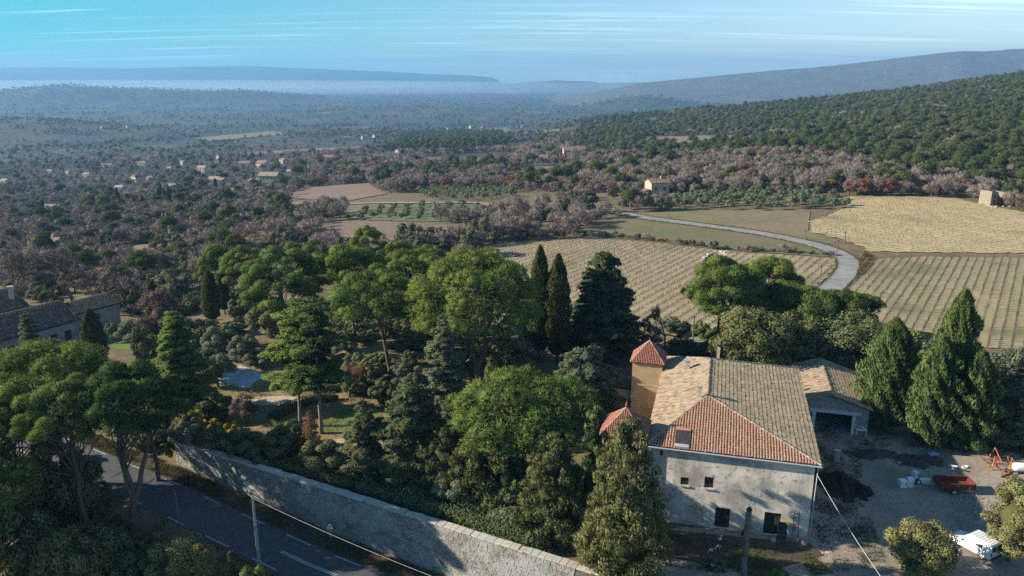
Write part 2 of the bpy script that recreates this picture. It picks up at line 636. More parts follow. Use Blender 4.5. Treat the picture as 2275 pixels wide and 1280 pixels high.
M_plaster()
M_tower()
M_stone('wall_stone', (.21, .19, .165), (.36, .335, .29), (.15, .135, .125))
M_stone('coping_stone', (.42, .38, .31), (.52, .48, .40), (.25, .21, .17))
M_tile('tile_red', [(.34, .13, .075), (.40, .20, .12), (.30, .20, .14), (.42, .17, .10), (.36, .27, .20)], .15, .55)
M_tile('tile_tan', [(.38, .285, .19), (.44, .345, .24), (.24, .155, .105), (.40, .30, .205), (.34, .25, .17), (.42, .325, .225), (.17, .12, .085)], .0, .3, .75)
M_tile('tile_moss', [(.44, .32, .19), (.52, .38, .24), (.30, .24, .15), (.46, .26, .15), (.46, .40, .27), (.24, .19, .12)], .45, .35)
M_tile('tile_new', [(.28, .090, .058), (.32, .12, .08), (.23, .080, .055), (.27, .13, .095)], .0, .25)
M_tile('tile_dark', [(.070, .058, .055), (.105, .082, .075), (.052, .046, .046), (.13, .10, .088)], .2, .15)


def M_ground():
    t = NT('ground_soil')
    p = t.pos()
    n1 = t.noise(.06, 5, .6)
    n2 = t.noise(.45, 5, .6)
    near = t.mix(t.rng(n1, .38, .62), (.16, .105, .060), (.105, .100, .042))
    near = t.mix(t.rng(n2, .45, .7), near, (.21, .150, .085))
    near = t.mix(t.rng(t.noise(.16, 4), .56, .68), near, (.085, .100, .032))
    # the plain: a patchwork of plots, told apart by their crops
    mp = t.node('ShaderNodeMapping', {0: p, 'Rotation': (0, 0, .35), 'Scale': (1.0, .62, 1)})
    vo = t.node('ShaderNodeTexVoronoi', {'Vector': mp.outputs[0], 'Scale': .0075, 'Randomness': .9})
    rp = t.node('ShaderNodeValToRGB', {0: t.node('ShaderNodeSeparateColor', {0: vo.outputs['Color']}).outputs[0]})
    el = rp.color_ramp.elements
    rp.color_ramp.interpolation = 'CONSTANT'
    cs = [(.050, .042, .034), (.038, .045, .024), (.070, .056, .044), (.034, .040, .024), (.10, .080, .060), (.050, .064, .032), (.042, .036, .030)]
    for i in range(len(cs) - 2):
        el.new(.5)
    for i, c in enumerate(cs):
        el[i].position = i / len(cs)
        el[i].color = c + (1,)
    fp = t.mix(t.rng(t.noise(.012, 5, .65), .47, .56), rp.outputs[0], (.030, .034, .022))
    fp = t.mix(t.rng(t.noise(.10, 4, .6), .5, .7), fp, (.05, .048, .036))
    y = t.node('ShaderNodeSeparateXYZ', {0: p}).outputs[1]
    c = t.mix(t.rng(y, 330, 700), near, fp)
    return t.principled(c, .95, t.bump(t.noise(1.6, 6, .65), .6, .25))


def M_mixfield(name, cols, s1, s2, bump=.5, bd=.12, stripe=None):
    t = NT(name)
    c = t.mix(t.rng(t.noise(s1, 5, .6), .38, .62), cols[0], cols[1])
    c = t.mix(t.rng(t.noise(s2, 5, .65), .48, .68), c, cols[2])
    if len(cols) > 3:
        c = t.mix(t.rng(t.noise(s1 * .45, 3), .54, .66), c, cols[3])
    if stripe:
        ang, per, col, amt = stripe
        sp = t.node('ShaderNodeSeparateXYZ', {0: t.pos()})
        d = t.math('ADD', t.math('MULTIPLY', sp.outputs[0], math.cos(ang) / per), t.math('MULTIPLY', sp.outputs[1], math.sin(ang) / per))
        w = t.math('ABSOLUTE', t.math('SUBTRACT', t.math('FRACT', d), .5))
        f = t.math('MULTIPLY', t.rng(w, .30, .45), t.rng(t.noise(.35, 4), .3, .6, .35 * amt, amt))
        c = t.mix(f, c, col)
    return t.principled(c, .95, t.bump(t.noise(s2 * 3, 5, .65), bump, bd))


M_ground()
VINE_ANG = math.atan2(.83, .557)
STUB_ANG = math.atan2(-.72, .70)
M_mixfield('vineyard_soil', [(.32, .255, .145), (.37, .305, .18), (.26, .205, .115), (.19, .185, .085)], .10, .8, stripe=(VINE_ANG + math.pi / 2, 2.0, (.13, .10, .055), .75))
M_mixfield('vineyard_grass', [(.30, .25, .135), (.25, .225, .11), (.35, .285, .165), (.15, .16, .06)], .10, .8, stripe=(VINE_ANG + math.pi / 2, 1.6, (.10, .085, .045), .8))
M_mixfield('stubble', [(.45, .34, .18), (.50, .385, .215), (.37, .28, .145), (.30, .25, .115)], .06, .6, stripe=(STUB_ANG + math.pi / 2, 2.4, (.155, .135, .058), 1.0))
M_mixfield('meadow', [(.115, .120, .045), (.16, .125, .065), (.19, .14, .08), (.10, .125, .04)], .09, .5)
M_mixfield('meadow_dry', [(.20, .15, .085), (.15, .13, .06), (.24, .18, .11), (.13, .14, .05)], .08, .5)
M_mixfield('vineyard_bare', [(.19, .125, .095), (.22, .15, .11), (.155, .10, .08), (.15, .12, .07)], .06, .6)
M_mixfield('olive_grass', [(.10, .14, .045), (.13, .15, .055), (.16, .14, .07)], .1, .6)
M_mixfield('lawn_green', [(.10, .15, .035), (.13, .16, .045), (.16, .14, .06)], .3, 1.5, bd=.04)
M_mixfield('garden_soil', [(.26, .175, .085), (.20, .15, .070), (.15, .14, .050), (.115, .130, .040)], .16, 1.1, bd=.06)
M_mixfield('gravel', [(.36, .295, .225), (.27, .22, .17), (.19, .155, .12), (.21, .17, .125)], .22, 2.0, bump=.8, bd=.05)
M_mixfield('leaf_litter', [(.085, .060, .040), (.060, .045, .030), (.12, .085, .055)], .5, 2.5, bump=.8, bd=.08)
M_mixfield('path_sand', [(.46, .37, .26), (.40, .32, .22), (.34, .27, .18)], .5, 2.0, bd=.03)
# ------------------------------------------------------------------ the ground, roads, fields, far ridges
def build_ground():
    az = np.concatenate([np.linspace(-180, -48, 40)[:-1], np.linspace(-44, 44, 330), np.linspace(48, 180, 40)[1:]])
    az = np.radians(az)[:-1]
    rr = [4, 12, 22, 30]
    while rr[-1] < 15200:
        r = rr[-1]
        rr.append(r + (0.95 if r < 120 else max(0.95, (r - 70) * .024)))
    rr = np.array(rr)
    A, R = np.meshgrid(az, rr)
    X, Yg = R * np.sin(A), R * np.cos(A)
    Z = zt(X, Yg)
    V = np.stack([X, Yg, Z], -1).reshape(-1, 3)
    n, m = len(rr), len(az)
    i, j = np.meshgrid(np.arange(n - 1), np.arange(m), indexing='ij')
    j2 = (j + 1) % m
    Q = np.stack([i * m + j, i * m + j2, (i + 1) * m + j2, (i + 1) * m + j], -1).reshape(-1, 4)[:, ::-1]
    c = len(V)
    V = np.concatenate([V, [[0, 0, float(zt(0, 0))]]])
    T = np.array([[c, (k + 1) % m, k] for k in range(m)])[:, ::-1]
    me = mesh_np('ground', V, Q, T, smooth=True, mat=MATS['ground_soil'])
    obj('ground', me, kind='structure')


build_ground()


def drape(name, poly, mat, lift=.06, res=None, kind='structure', label=None, cat=None, parent=None, rough=0.0):
    """a sheet laid over the terrain; poly = world xy points"""
    poly = [Vector((p[0], p[1])) for p in poly]
    xs, ys = [p.x for p in poly], [p.y for p in poly]
    res = res or max(max(xs) - min(xs), max(ys) - min(ys)) / 60
    b = []
    for i, p in enumerate(poly):
        q = poly[(i + 1) % len(poly)]
        k = max(1, int((q - p).length / res))
        b += [p.lerp(q, t / k) for t in range(k)]
    gx, gy = np.meshgrid(np.arange(min(xs), max(xs), res), np.arange(min(ys), max(ys), res))
    gx = gx.ravel() + RNG.uniform(-.2, .2, gx.size) * res
    gy = gy.ravel() + RNG.uniform(-.2, .2, gy.size) * res
    ok = inpoly(gx, gy, [(p.x, p.y) for p in b])
    pts = b + [Vector((x, y)) for x, y in zip(gx[ok], gy[ok])]
    if rough:
        b = [p + Vector((RNG.normal(0, rough), RNG.normal(0, rough))) for p in b]
        pts[:len(b)] = b
    nb = len(b)
    r = delaunay_2d_cdt(pts, [(i, (i + 1) % nb) for i in range(nb)], [], 1, 1e-4)
    V = np.array([(p.x, p.y) for p in r[0]])
    z = zt(V[:, 0], V[:, 1]) + lift
    me = mesh_np(name, np.column_stack([V, z]), None, [f if True else f for f in r[2]], smooth=True, mat=mat)
    o = obj(name, me, parent, kind=kind if not parent else None, label=label, cat=cat)
    return o


def pxpoly(pts):
    return [G(*p).to_2d() for p in pts]


def smooth_line(pts, k=8):
    pts = [Vector(p) for p in pts]
    out = []
    for i in range(len(pts) - 1):
        p0, p1, p2, p3 = pts[max(i - 1, 0)], pts[i], pts[i + 1], pts[min(i + 2, len(pts) - 1)]
        for t in range(k):
            t /= k
            out.append(0.5 * ((2 * p1) + (p2 - p0) * t + (2 * p0 - 5 * p1 + 4 * p2 - p3) * t * t + (3 * p1 - p0 - 3 * p2 + p3) * t ** 3))
    return out + [pts[-1]]


def ribbon(name, line, width, mat, lift=.07, kind='structure', off=0.0, parent=None, dash=None):
    """a strip along a ground line; dash = (on, gap)"""
    pts = [Vector((p[0], p[1])) for p in line]
    cum = [0.0]
    for a, b in zip(pts, pts[1:]):
        cum.append(cum[-1] + (b - a).length)
    step = .8 if width < 1 else max(1.0, cum[-1] / 250)
    ss = np.arange(0, cum[-1], step)
    xs = np.interp(ss, cum, [p.x for p in pts])
    ys = np.interp(ss, cum, [p.y for p in pts])
    tx, ty = np.gradient(xs), np.gradient(ys)
    L = np.hypot(tx, ty) + 1e-9
    nx, ny = -ty / L, tx / L
    rows = []
    cols = 2 if width < 1 else 5
    for k in range(cols):
        o = off + (k / (cols - 1) - .5) * width
        x, y = xs + nx * o, ys + ny * o
        rows.append(np.column_stack([x, y, zt(x, y) + lift]))
    V = np.stack(rows, 1).reshape(-1, 3)
    n = len(ss)
    Q = []
    for i in range(n - 1):
        if dash and (ss[i] % (dash[0] + dash[1])) > dash[0]:
            continue
        for k in range(cols - 1):
            Q.append((i * cols + k + 1, i * cols + k, (i + 1) * cols + k, (i + 1) * cols + k + 1))
    me = mesh_np(name, V, Q, smooth=True, mat=mat)
    return obj(name, me, parent, kind=kind if parent is None else None)


# the near road below the garden wall
def wpt(s, q):
    p = WALL0 + WD * s + WN * q
    return (float(p[0]), float(p[1]))


near_line = smooth_line([wpt(-150, 22), wpt(-95, 8.5), wpt(-60, 4.4), wpt(-40, 4.9), wpt(-20, 5.1), wpt(0, 5.15), wpt(20, 5.15), wpt(45, 5.2), wpt(80, 5.5)], 12)
near_road = ribbon('road', near_line, 5.3, MATS['asphalt'], .05)
ribbon('edge_marking', near_line, .10, MATS['paint_white'], .062, off=2.35, parent=near_road, dash=(3.0, 3.4))
ribbon('edge_marking', near_line, .10, MATS['paint_white'], .062, off=-2.35, parent=near_road, dash=(3.0, 3.4))
mid_near = [p for p in near_line if p[0] > -24]
ribbon('centre_line', mid_near, .10, MATS['paint_white'], .064, off=.11, parent=near_road, dash=(7.0, 1.0))
ribbon('centre_line', mid_near, .10, MATS['paint_white'], .064, off=-.12, parent=near_road, dash=(7.0, 1.0))
ribbon('verge', [wpt(s, 1.35) for s in range(-42, 60, 3)], 2.2, MATS['leaf_litter'], .06)

# the lane through the vineyards
lane_px = [(1352, 468), (1420, 482), (1520, 496), (1640, 512), (1740, 529), (1810, 545), (1858, 562), (1884, 582), (1882, 604), (1856, 632), (1815, 668), (1760, 700), (1700, 728), (1600, 752), (1500, 768)]
lane = smooth_line([G(*p).to_2d() for p in lane_px], 8)
ribbon('lane', lane, 4.6, MATS['asphalt_pale'], .16)
track = smooth_line([G(*p).to_2d() for p in [(520, 452), (620, 452), (760, 454), (900, 452), (1050, 452), (1100, 459), (1180, 464), (1280, 462), (1352, 468)]], 8)
ribbon('track', track, 4.2, MATS['dirt_track'], .35)

# fields
F_MAIN = [(1075, 552), (1110, 541), (1200, 534), (1330, 532), (1460, 540), (1580, 556), (1700, 566), (1858, 575), (1842, 610), (1812, 640), (1700, 690), (1600, 728), (1520, 752), (1430, 775), (1180, 790), (1080, 700)]
F_NEAR = [(1915, 578), (2050, 572), (2275, 574), (2420, 580), (2420, 800), (2275, 782), (2190, 772), (2080, 745), (1990, 725), (1890, 700), (1880, 655), (1905, 618)]
F_FAR = [(1800, 492), (1880, 462), (1880, 437), (2000, 436), (2120, 441), (2180, 455), (2275, 472), (2420, 490), (2420, 562), (2275, 563), (2050, 562), (1940, 560), (1880, 535), (1800, 515)]
F_BROWN = [(705, 512), (760, 492), (850, 494), (1000, 500), (1130, 500), (1060, 528), (960, 536), (720, 545)]
F_OLIVE = [(770, 490), (800, 466), (1040, 456), (1082, 466), (1050, 488), (940, 494)]
drape('vineyard', pxpoly(F_MAIN), MATS['vineyard_soil'], .14, rough=.35)
drape('vineyard', pxpoly(F_NEAR), MATS['vineyard_grass'], .14, rough=.35)
drape('field', pxpoly(F_FAR), MATS['stubble'], .16, rough=.5)
drape('field', pxpoly(F_BROWN), MATS['vineyard_bare'], .2, rough=.6)
drape('field', pxpoly(F_OLIVE), MATS['olive_grass'], .22, rough=.6)
drape('meadow', pxpoly([(1370, 484), (1500, 500), (1700, 527), (1800, 548), (1850, 566), (1840, 572), (1700, 562), (1560, 550), (1440, 535), (1330, 526), (1250, 515), (1340, 500)]), MATS['meadow'], .12)
drape('meadow', pxpoly([(1400, 476), (1520, 470), (1700, 466), (1800, 470), (1795, 512), (1860, 545), (1800, 536), (1640, 505)]), MATS['meadow_dry'], .12)
drape('field', pxpoly([(640, 440), (670, 418), (820, 408), (860, 432), (780, 446)]), MATS['vineyard_bare'], .3)
drape('field', pxpoly([(1080, 398), (1170, 372), (1290, 366), (1240, 392)]), MATS['vineyard_bare'], .3)
drape('field', pxpoly([(1420, 322), (1440, 304), (1600, 302), (1760, 304), (1775, 312), (1600, 322), (1480, 330)]), MATS['vineyard_bare'], .5)
drape('field', pxpoly([(200, 568), (270, 548), (370, 540), (385, 552), (330, 572), (240, 580)]), MATS['vineyard_bare'], .25)
drape('lawn', pxpoly([(195, 770), (240, 735), (340, 722), (360, 750), (300, 780)]), MATS['lawn_green'], .06)
drape('garden', [wpt(-30, -1.6), wpt(-10, -1.6), wpt(20, -1.6), (14, 74), (6, 92), (10, 112), (-12, 122), (-38, 122), (-52, 108), (-46, 92)], MATS['garden_soil'], .05, 1.2)
drape('path', pxpoly([(705, 985), (760, 975), (860, 985), (960, 1000), (1000, 1020), (900, 1015), (780, 1002)]), MATS['path_sand'], .075)
drape('path', pxpoly([(430, 905), (520, 885), (640, 880), (700, 890), (640, 900), (540, 905), (440, 920)]), MATS['path_sand'], .075)
drape('lawn', pxpoly([(700, 960), (740, 915), (800, 905), (850, 915), (840, 945), (760, 965)]), MATS['lawn_green'], .075)
drape('lawn', pxpoly([(790, 830), (840, 815), (900, 812), (930, 835), (860, 860), (800, 850)]), MATS['lawn_green'], .075)
drape('yard', [(5, 60), (10, 50), (30, 48), (52, 48), (62, 62), (60, 80), (50, 90), (42, 96), (34, 92), (29, 80), (27, 66), (16, 67)], MATS['gravel'], .05, 1.2)
drape('terrace', pxpoly([(1440, 1180), (1500, 1180), (1800, 1210), (1830, 1235), (1740, 1262), (1600, 1265), (1450, 1230)]), MATS['leaf_litter'], .09, .8)

PLOTS = [[(560, 505), (630, 482), (705, 486), (660, 508)], [(180, 446), (330, 428), (345, 434), (210, 452)], [(15, 438), (95, 428), (100, 436), (20, 446)], [(420, 508), (560, 486), (566, 494), (440, 518)], [(460, 424), (650, 408), (652, 415), (480, 432)], [(520, 342), (800, 326), (806, 332), (560, 349)], [(430, 308), (600, 292), (660, 298), (470, 315)], [(300, 520), (400, 505), (420, 512), (330, 530)], [(640, 470), (770, 462), (760, 474), (650, 480)], [(900, 300), (1120, 285), (1260, 290), (1200, 298), (1000, 292)], [(200, 400), (290, 390), (300, 396), (215, 407)], [(960, 362), (1100, 348), (1170, 350), (1060, 364)]]
for k, pl in enumerate(PLOTS):
    drape('field', pxpoly(pl), MATS[('vineyard_bare', 'meadow_dry', 'stubble', 'olive_grass')[(0, 1, 2, 1, 3)[k % 5]]], .35 + .25 * (pl[0][1] < 450) + .6 * (pl[0][1] < 350), rough=1.0)

# far ridges closing the valley
def ridge(name, sky, Yr, wfront, wback, zbase, mat, nz=3.0, seed=1):
    """sky = (px, py) along the skyline; a long mountain with its crest at depth Yr"""
    px = np.array([p[0] for p in sky], float)
    py = np.array([p[1] for p in sky], float)
    xs = np.linspace(px[0], px[-1], 260)
    ys = np.interp(xs, px, py)
    rng = np.random.default_rng(seed)
    prof = np.linspace(-1, 1, 36)
    V = []
    for x, y in zip(xs, ys):
        c = P(x, y, Yr)
        for t in prof:
            w = wfront if t < 0 else wback
            Y = Yr + t * w
            k = (1 - abs(t)) ** (.75 if t < 0 else 1.0)
            k *= 1 - .10 * (0.5 + .5 * math.sin(c.x / 210 + 2.5 * math.sin(c.x / 530) + t * 2)) * (1 - k) * 3
            X = c.x * (Y / Yr)
            V.append((X, Y, zbase + (c.z - zbase) * k + rng.normal(0, nz) * .3 * (abs(t) < .93)))
    n, m = len(xs), len(prof)
    i, j = np.meshgrid(np.arange(n - 1), np.arange(m - 1), indexing='ij')
    Q = np.stack([i * m + j, (i + 1) * m + j, (i + 1) * m + j + 1, i * m + j + 1], -1).reshape(-1, 4)
    obj(name, mesh_np(name, V, Q, smooth=True, mat=mat), kind='structure')


def M_woods(name, a, b, c):
    t = NT(name)
    col = t.mix(t.rng(t.noise(.006, 6, .65), .4, .62), a, b)
    col = t.mix(t.rng(t.noise(.02, 5, .65), .55, .72), col, c)
    return t.principled(col, .95, t.bump(t.noise(.045, 5, .7), .9, 10.0))


M_woods('ridge_woods', (.014, .020, .014), (.024, .028, .019), (.042, .040, .032))
M_woods('hill_woods', (.085, .082, .062), (.12, .105, .085), (.19, .16, .13))
ridge('far_ridge', [(-700, 156), (-200, 150), (0, 149), (150, 149), (280, 151), (420, 147), (560, 146), (700, 152), (850, 158), (960, 164), (1060, 168), (1095, 172), (1120, 186), (1160, 196)], 12000, 1500, 2500, -130, MATS['ridge_woods'], 2.5)
ridge('far_hill', [(430, 216), (560, 207), (700, 198), (850, 194), (1000, 192), (1150, 184), (1230, 178), (1310, 180), (1330, 184), (1420, 183), (1500, 180), (1560, 184), (1640, 196), (1720, 210)], 9000, 1500, 1500, -130, MATS['hill_woods'], 2.5, 3)
ridge('far_hill', [(1130, 234), (1200, 226), (1270, 214), (1360, 196), (1420, 184), (1480, 178), (1570, 169), (1650, 161), (1730, 154), (1800, 149), (1900, 138), (2000, 126), (2080, 117), (2140, 111), (2190, 112), (2240, 107), (2300, 104), (2500, 96), (2700, 94)], 5200, 1500, 2500, -130, MATS['hill_woods'], 2.0, 5)


# ------------------------------------------------------------------ tiles
def tile_mesh(name, w, L, mat, rnd=0.0, seg=5, arc=.85):
    """one half-round canal tile, wide end down the slope"""
    v, f = [], []
    for k, (y, ww, zz) in enumerate(((0.0, w * .5, .024), (L, w * .42, .0))):
        for s in range(seg):
            a = math.pi * s / (seg - 1)
            v.append((ww * math.cos(a), y, zz + ww * arc * math.sin(a)))
    f = [(s + 1, s, seg + s, seg + s + 1) for s in range(seg - 1)]
    n = len(v)
    for s in range(seg):
        a = math.pi * s / (seg - 1)
        v.append((w * .38 * math.cos(a), .0, .022 + w * .5 * (arc * .65) * math.sin(a)))
    f += [(s, s + 1, n + s + 1, n + s) for s in range(seg - 1)]
    return np.array(v), f


def tile_field(parent, origin, ax, up, polyfn, umax, vmax, w, L, mat, n_parts=0, part_sel=None, jitter=.012, seed=0, u0=0.0, arc=.85):
    """rows of tiles on a slope. ax along the eave, up along the slope (unit), polyfn(u, v) says inside"""
    rng = np.random.default_rng(seed)
    nrm = ax.cross(up).normalized()
    base, faces = tile_mesh('tile', w * 1.02, L * 1.12, mat, arc=arc)
    spots = []
    for i in range(int((umax - u0) / w) + 1):
        for j in range(int(vmax / L) + 1):
            u, v = u0 + (i + .5) * w, j * L
            if polyfn(u, v + L * .55):
                spots.append((u + rng.normal(0, jitter * .5), v + rng.normal(0, jitter * 1.6), rng.normal(0, .02), rng.random(), rng.normal(0, .012)))
    key = part_sel or (lambda u, v: v)
    order = sorted(range(len(spots)), key=lambda k: key(spots[k][0], spots[k][1]))
    parts = set(order[:n_parts])
    R = Matrix((ax, up, nrm)).transposed()
    Rn = np.array(R)
    shared = None
    VV, QQ, RR = [], [], []
    nv = len(base)
    fa = np.array(faces)
    for k, (u, v, a, rd, dz) in enumerate(spots):
        c = origin + ax * u + up * v + nrm * (.03 + abs(dz))
        if k in parts:
            if shared is None:
                shared = mesh_np('tile', base, fa, rnd=np.zeros(nv), mat=mat)
            o = bpy.data.objects.new('tile', shared)
            COL.objects.link(o)
            o.parent = parent
            o.matrix_local = Matrix.Translation(c) @ (R @ Matrix.Rotation(a, 3, 'Z')).to_4x4()
        else:
            ca, sa = math.cos(a), math.sin(a)
            b = base.copy()
            b[:, 0], b[:, 1] = base[:, 0] * ca - base[:, 1] * sa, base[:, 0] * sa + base[:, 1] * ca
            VV.append(b @ Rn.T + np.array(c))
            QQ.append(fa + nv * len(QQ))
            RR.append(np.full(nv, rd))
    if VV:
        obj('tiles', mesh_np('tiles', np.concatenate(VV), np.concatenate(QQ), rnd=np.concatenate(RR), mat=mat), parent, kind='stuff')
    return len(spots)


def tri_in(a, b, c):
    def f(u, v):
        def s(p, q):
            return (u - q[0]) * (p[1] - q[1]) - (p[0] - q[0]) * (v - q[1])
        d1, d2, d3 = s(a, b), s(b, c), s(c, a)
        return not ((d1 < 0 or d2 < 0 or d3 < 0) and (d1 > 0 or d2 > 0 or d3 > 0))
    return f


def quad_in(pts):
    f1, f2 = tri_in(pts[0], pts[1], pts[2]), tri_in(pts[0], pts[2], pts[3])
    return lambda u, v: f1(u, v) or f2(u, v)


def slope(parent, poly, w, L, mat, base_mat, n_parts=0, seed=0, part_sel=None, thick=.10, arc=.85):
    """roof slope: poly[0] -> poly[1] is the eave (left to right seen from outside, going up = poly[2], ...)"""
    poly = [Vector(p) for p in poly]
    ax = (poly[1] - poly[0]).normalized()
    nrm = None
    nrm = ax.cross(poly[2] - poly[0]).normalized()
    up = nrm.cross(ax).normalized()
    uv = [((p - poly[0]).dot(ax), (p - poly[0]).dot(up)) for p in poly]
    mb = MB()
    n = len(poly)
    mb.add([p for p in poly] + [p - nrm * thick for p in poly], [tuple(range(n)), tuple(range(2 * n - 1, n - 1, -1))] + [((i + 1) % n, i, n + i, n + (i + 1) % n) for i in range(n)])
    sl = mb.build('roof_slope', base_mat, parent)
    fn = tri_in(*uv) if n == 3 else quad_in(uv)
    us, vs_ = [p[0] for p in uv], [p[1] for p in uv]
    tile_field(sl, poly[0], ax, up, fn, max(us), max(vs_), w, L, mat, n_parts, part_sel, seed=seed, u0=min(us), arc=arc)
    return sl


def ridge_caps(parent, a, b, mat, w=.30, L=.42, up=Vector((0, 0, 1))):
    a, b = Vector(a), Vector(b)
    d = (b - a).normalized()
    n = int((b - a).length / L)
    side = d.cross(up).normalized()
    nn = side.cross(d)
    base, faces = tile_mesh('ridge_tile', w, L * 1.15, mat)
    me = mesh_np('ridge_tile', base, faces, rnd=np.zeros(len(base)), mat=mat)
    for k in range(n):
        o = bpy.data.objects.new('ridge_tile', me)
        COL.objects.link(o)
        o.parent = parent
        M = Matrix((side, d, nn)).transposed()
        o.matrix_local = Matrix.Translation(a + d * (k * L) + nn * .05) @ M.to_4x4()


# ------------------------------------------------------------------ the farmhouse
E1 = Vector((.966, -.259, 0))
E2 = Vector((.259, .966, 0))
HA = Vector((27.8, 64.1, 0))            # front corner of the eaves, yard side
HOUSE_RZ = math.atan2(E1.y, E1.x)


def hp(u, v, z):
    """house frame: u along the facade from its left end, v into the depth"""
    return HA + E1 * (u - 15.7) + E2 * v + Vector((0, 0, z))


house = empty('farmhouse', (0, 0, 0), label='large stone farmhouse with hipped clay tile roof and pale plaster facade', cat='house')
EV, RZ_ = 8.0, 10.3
# walls with real openings in the facade
OPEN = [  # u0, u1, z0, z1
    (6.4, 7.75, .12, 2.25), (10.85, 12.35, .12, 2.45), (3.0, 3.75, 4.15, 4.95), (5.2, 6.05, 4.15, 5.3), (.9, 1.2, 6.9, 7.5), (-.2 + .6, 1.35, .5, 2.15)]


def facade(parent, name, p0, p1, z0, z1, openings, mat, depth=.35):
    """a wall face cut into panels round its openings, with reveals"""
    p0, p1 = Vector(p0), Vector(p1)
    d = (p1 - p0).normalized()
    L = (p1 - p0).length
    n = Vector((d.y, -d.x, 0))
    us = sorted({0.0, L, *[o[0] for o in openings], *[o[1] for o in openings]})
    zs = sorted({z0, z1, *[o[2] for o in openings], *[o[3] for o in openings]})
    mb = MB()
    pt = lambda u, z, k=0.0: p0 + d * u - n * k + Vector((0, 0, z))
    for a, b in zip(us, us[1:]):
        for c, e in zip(zs, zs[1:]):
            um, zm = (a + b) / 2, (c + e) / 2
            if any(o[0] < um < o[1] and o[2] < zm < o[3] for o in openings):
                continue
            mb.add([pt(a, c), pt(b, c), pt(b, e), pt(a, e)], [(0, 1, 2, 3)])
    for o in openings:
        a, b, c, e = o[:4]
        for (x1, y1), (x2, y2) in (((a, c), (b, c)), ((b, c), (b, e)), ((b, e), (a, e)), ((a, e), (a, c))):
            mb.add([pt(x1, y1), pt(x1, y1, depth), pt(x2, y2, depth), pt(x2, y2)], [(0, 1, 2, 3)])
    return mb.build(name, mat, parent)


INS = .45
facade(house, 'facade', hp(INS, INS, 0), hp(15.7 - INS, INS, 0), -.3, EV + .02, [(a - INS + .45, b - INS + .45, c, e) for a, b, c, e in OPEN], MATS['plaster'])
mb = MB()
cs = [hp(INS, INS, 0), hp(15.7 - INS, INS, 0), hp(15.7 - INS, 25 - INS, 0), hp(INS, 25 - INS, 0)]
for a, b in ((1, 2), (2, 3), (3, 0)):
    mb.add([cs[a] + Vector((0, 0, -.3)), cs[b] + Vector((0, 0, -.3)), cs[b] + Vector((0, 0, EV)), cs[a] + Vector((0, 0, EV))], [(0, 1, 2, 3)])
mb.build('wall', MATS['tower_render'], house)
for k, (a, b, c, e) in enumerate(OPEN):
    u0, u1 = a + .45, b + .45
    y = INS + .30
    if k in (0, 1):
        dr = MB()
        dr.box(hp((u0 + u1) / 2, y, (c + e) / 2), (u1 - u0, .08, e - c), HOUSE_RZ)
        d_ = dr.build('door', MATS['wood_dark'], house)
        for q in range(4):
            MB().box(hp(u0 + (q + .5) * (u1 - u0) / 4, y - .055, (c + e) / 2), ((u1 - u0) / 4 - .03, .03, e - c - .06), HOUSE_RZ).build('plank', MATS['wood_dark'], d_)
        MB().box(hp(u1 - .15, y - .09, 1.15), (.05, .05, .16), HOUSE_RZ).build('handle', MATS['iron'], d_)
    else:
        w_ = MB().box(hp((u0 + u1) / 2, y, (c + e) / 2), (u1 - u0, .05, e - c), HOUSE_RZ).build('window', MATS['glass_dark'], house)
        fm = MB()
        for uu in (u0 + .03, u1 - .03) + (((u0 + u1) / 2,) if k == 5 else ()):
            fm.box(hp(uu, y - .05, (c + e) / 2), (.06, .05, e - c), HOUSE_RZ)
        for zz in (c + .03, e - .03):
            fm.box(hp((u0 + u1) / 2, y - .05, zz), (u1 - u0 - .12, .045, .06), HOUSE_RZ)
        fm.build('frame', MATS['paint_white'] if k == 5 else MATS['wood_grey'], w_)
        if k in (2, 3):
            sl_ = MB()
            sl_.box(hp((u0 + u1) / 2, INS - .04, c - .06), (u1 - u0 + .25, .20, .11), HOUSE_RZ)
            sl_.build('sill', MATS['stone_edge'], w_)
            br = MB()
            for q in range(4):
                br.tube([hp(u0 + (q + .5) * (u1 - u0) / 4, INS + .12, c), hp(u0 + (q + .5) * (u1 - u0) / 4, INS + .12, c + .38)], .018, 5)
            br.tube([hp(u0, INS + .12, c + .38), hp(u1, INS + .12, c + .38)], .018, 5)
            br.build('guard_bar', MATS['iron'], w_)
        if k == 5:
            MB().box(hp(u1 + .42, INS - .05, (c + e) / 2), (.78, .05, e - c + .06), HOUSE_RZ).build('shutter', MATS['paint_white'], w_)
MB().box(hp(5.3, INS - .02, 1.75), (.75, .05, 1.0), HOUSE_RZ).build('blocked_window', MATS['tower_render'], house)
# roof
roof = obj('roof', None, house)
RU = 5.4
ap, bp = hp(RU, 8.2, RZ_), hp(RU, 19.4, RZ_)
c00, c10, c11, c01 = hp(0, 0, EV), hp(15.7, 0, EV), hp(15.7, 25, EV), hp(0, 25, EV)
slope(roof, [c00, c10, ap], .26, .42, MATS['tile_red'], MATS['tile_dark'], 300, 1, part_sel=lambda u, v: v * .5 + abs(u - 9) * .3)
slope(roof, [c10, c11, bp, ap], .34, .42, MATS['tile_moss'], MATS['tile_dark'], 0, 2, arc=.36)
slope(roof, [c11, c01, bp], .30, .42, MATS['tile_moss'], MATS['tile_dark'], 0, 3)
slope(roof, [c01, c00, ap, bp], .30, .42, MATS['tile_tan'], MATS['tile_tan'], 0, 4, arc=.5)
for a, b in ((c00, ap), (c10, ap), (ap, bp), (c11, bp), (c01, bp)):
    ridge_caps(roof, a, b, MATS['tile_tan'])
MB().tube([hp(-.1, -.06, EV - .06), hp(15.75, -.06, EV - .10), hp(15.80, .05, EV - .12)], .075, 7).build('gutter', MATS['shutter'], house)
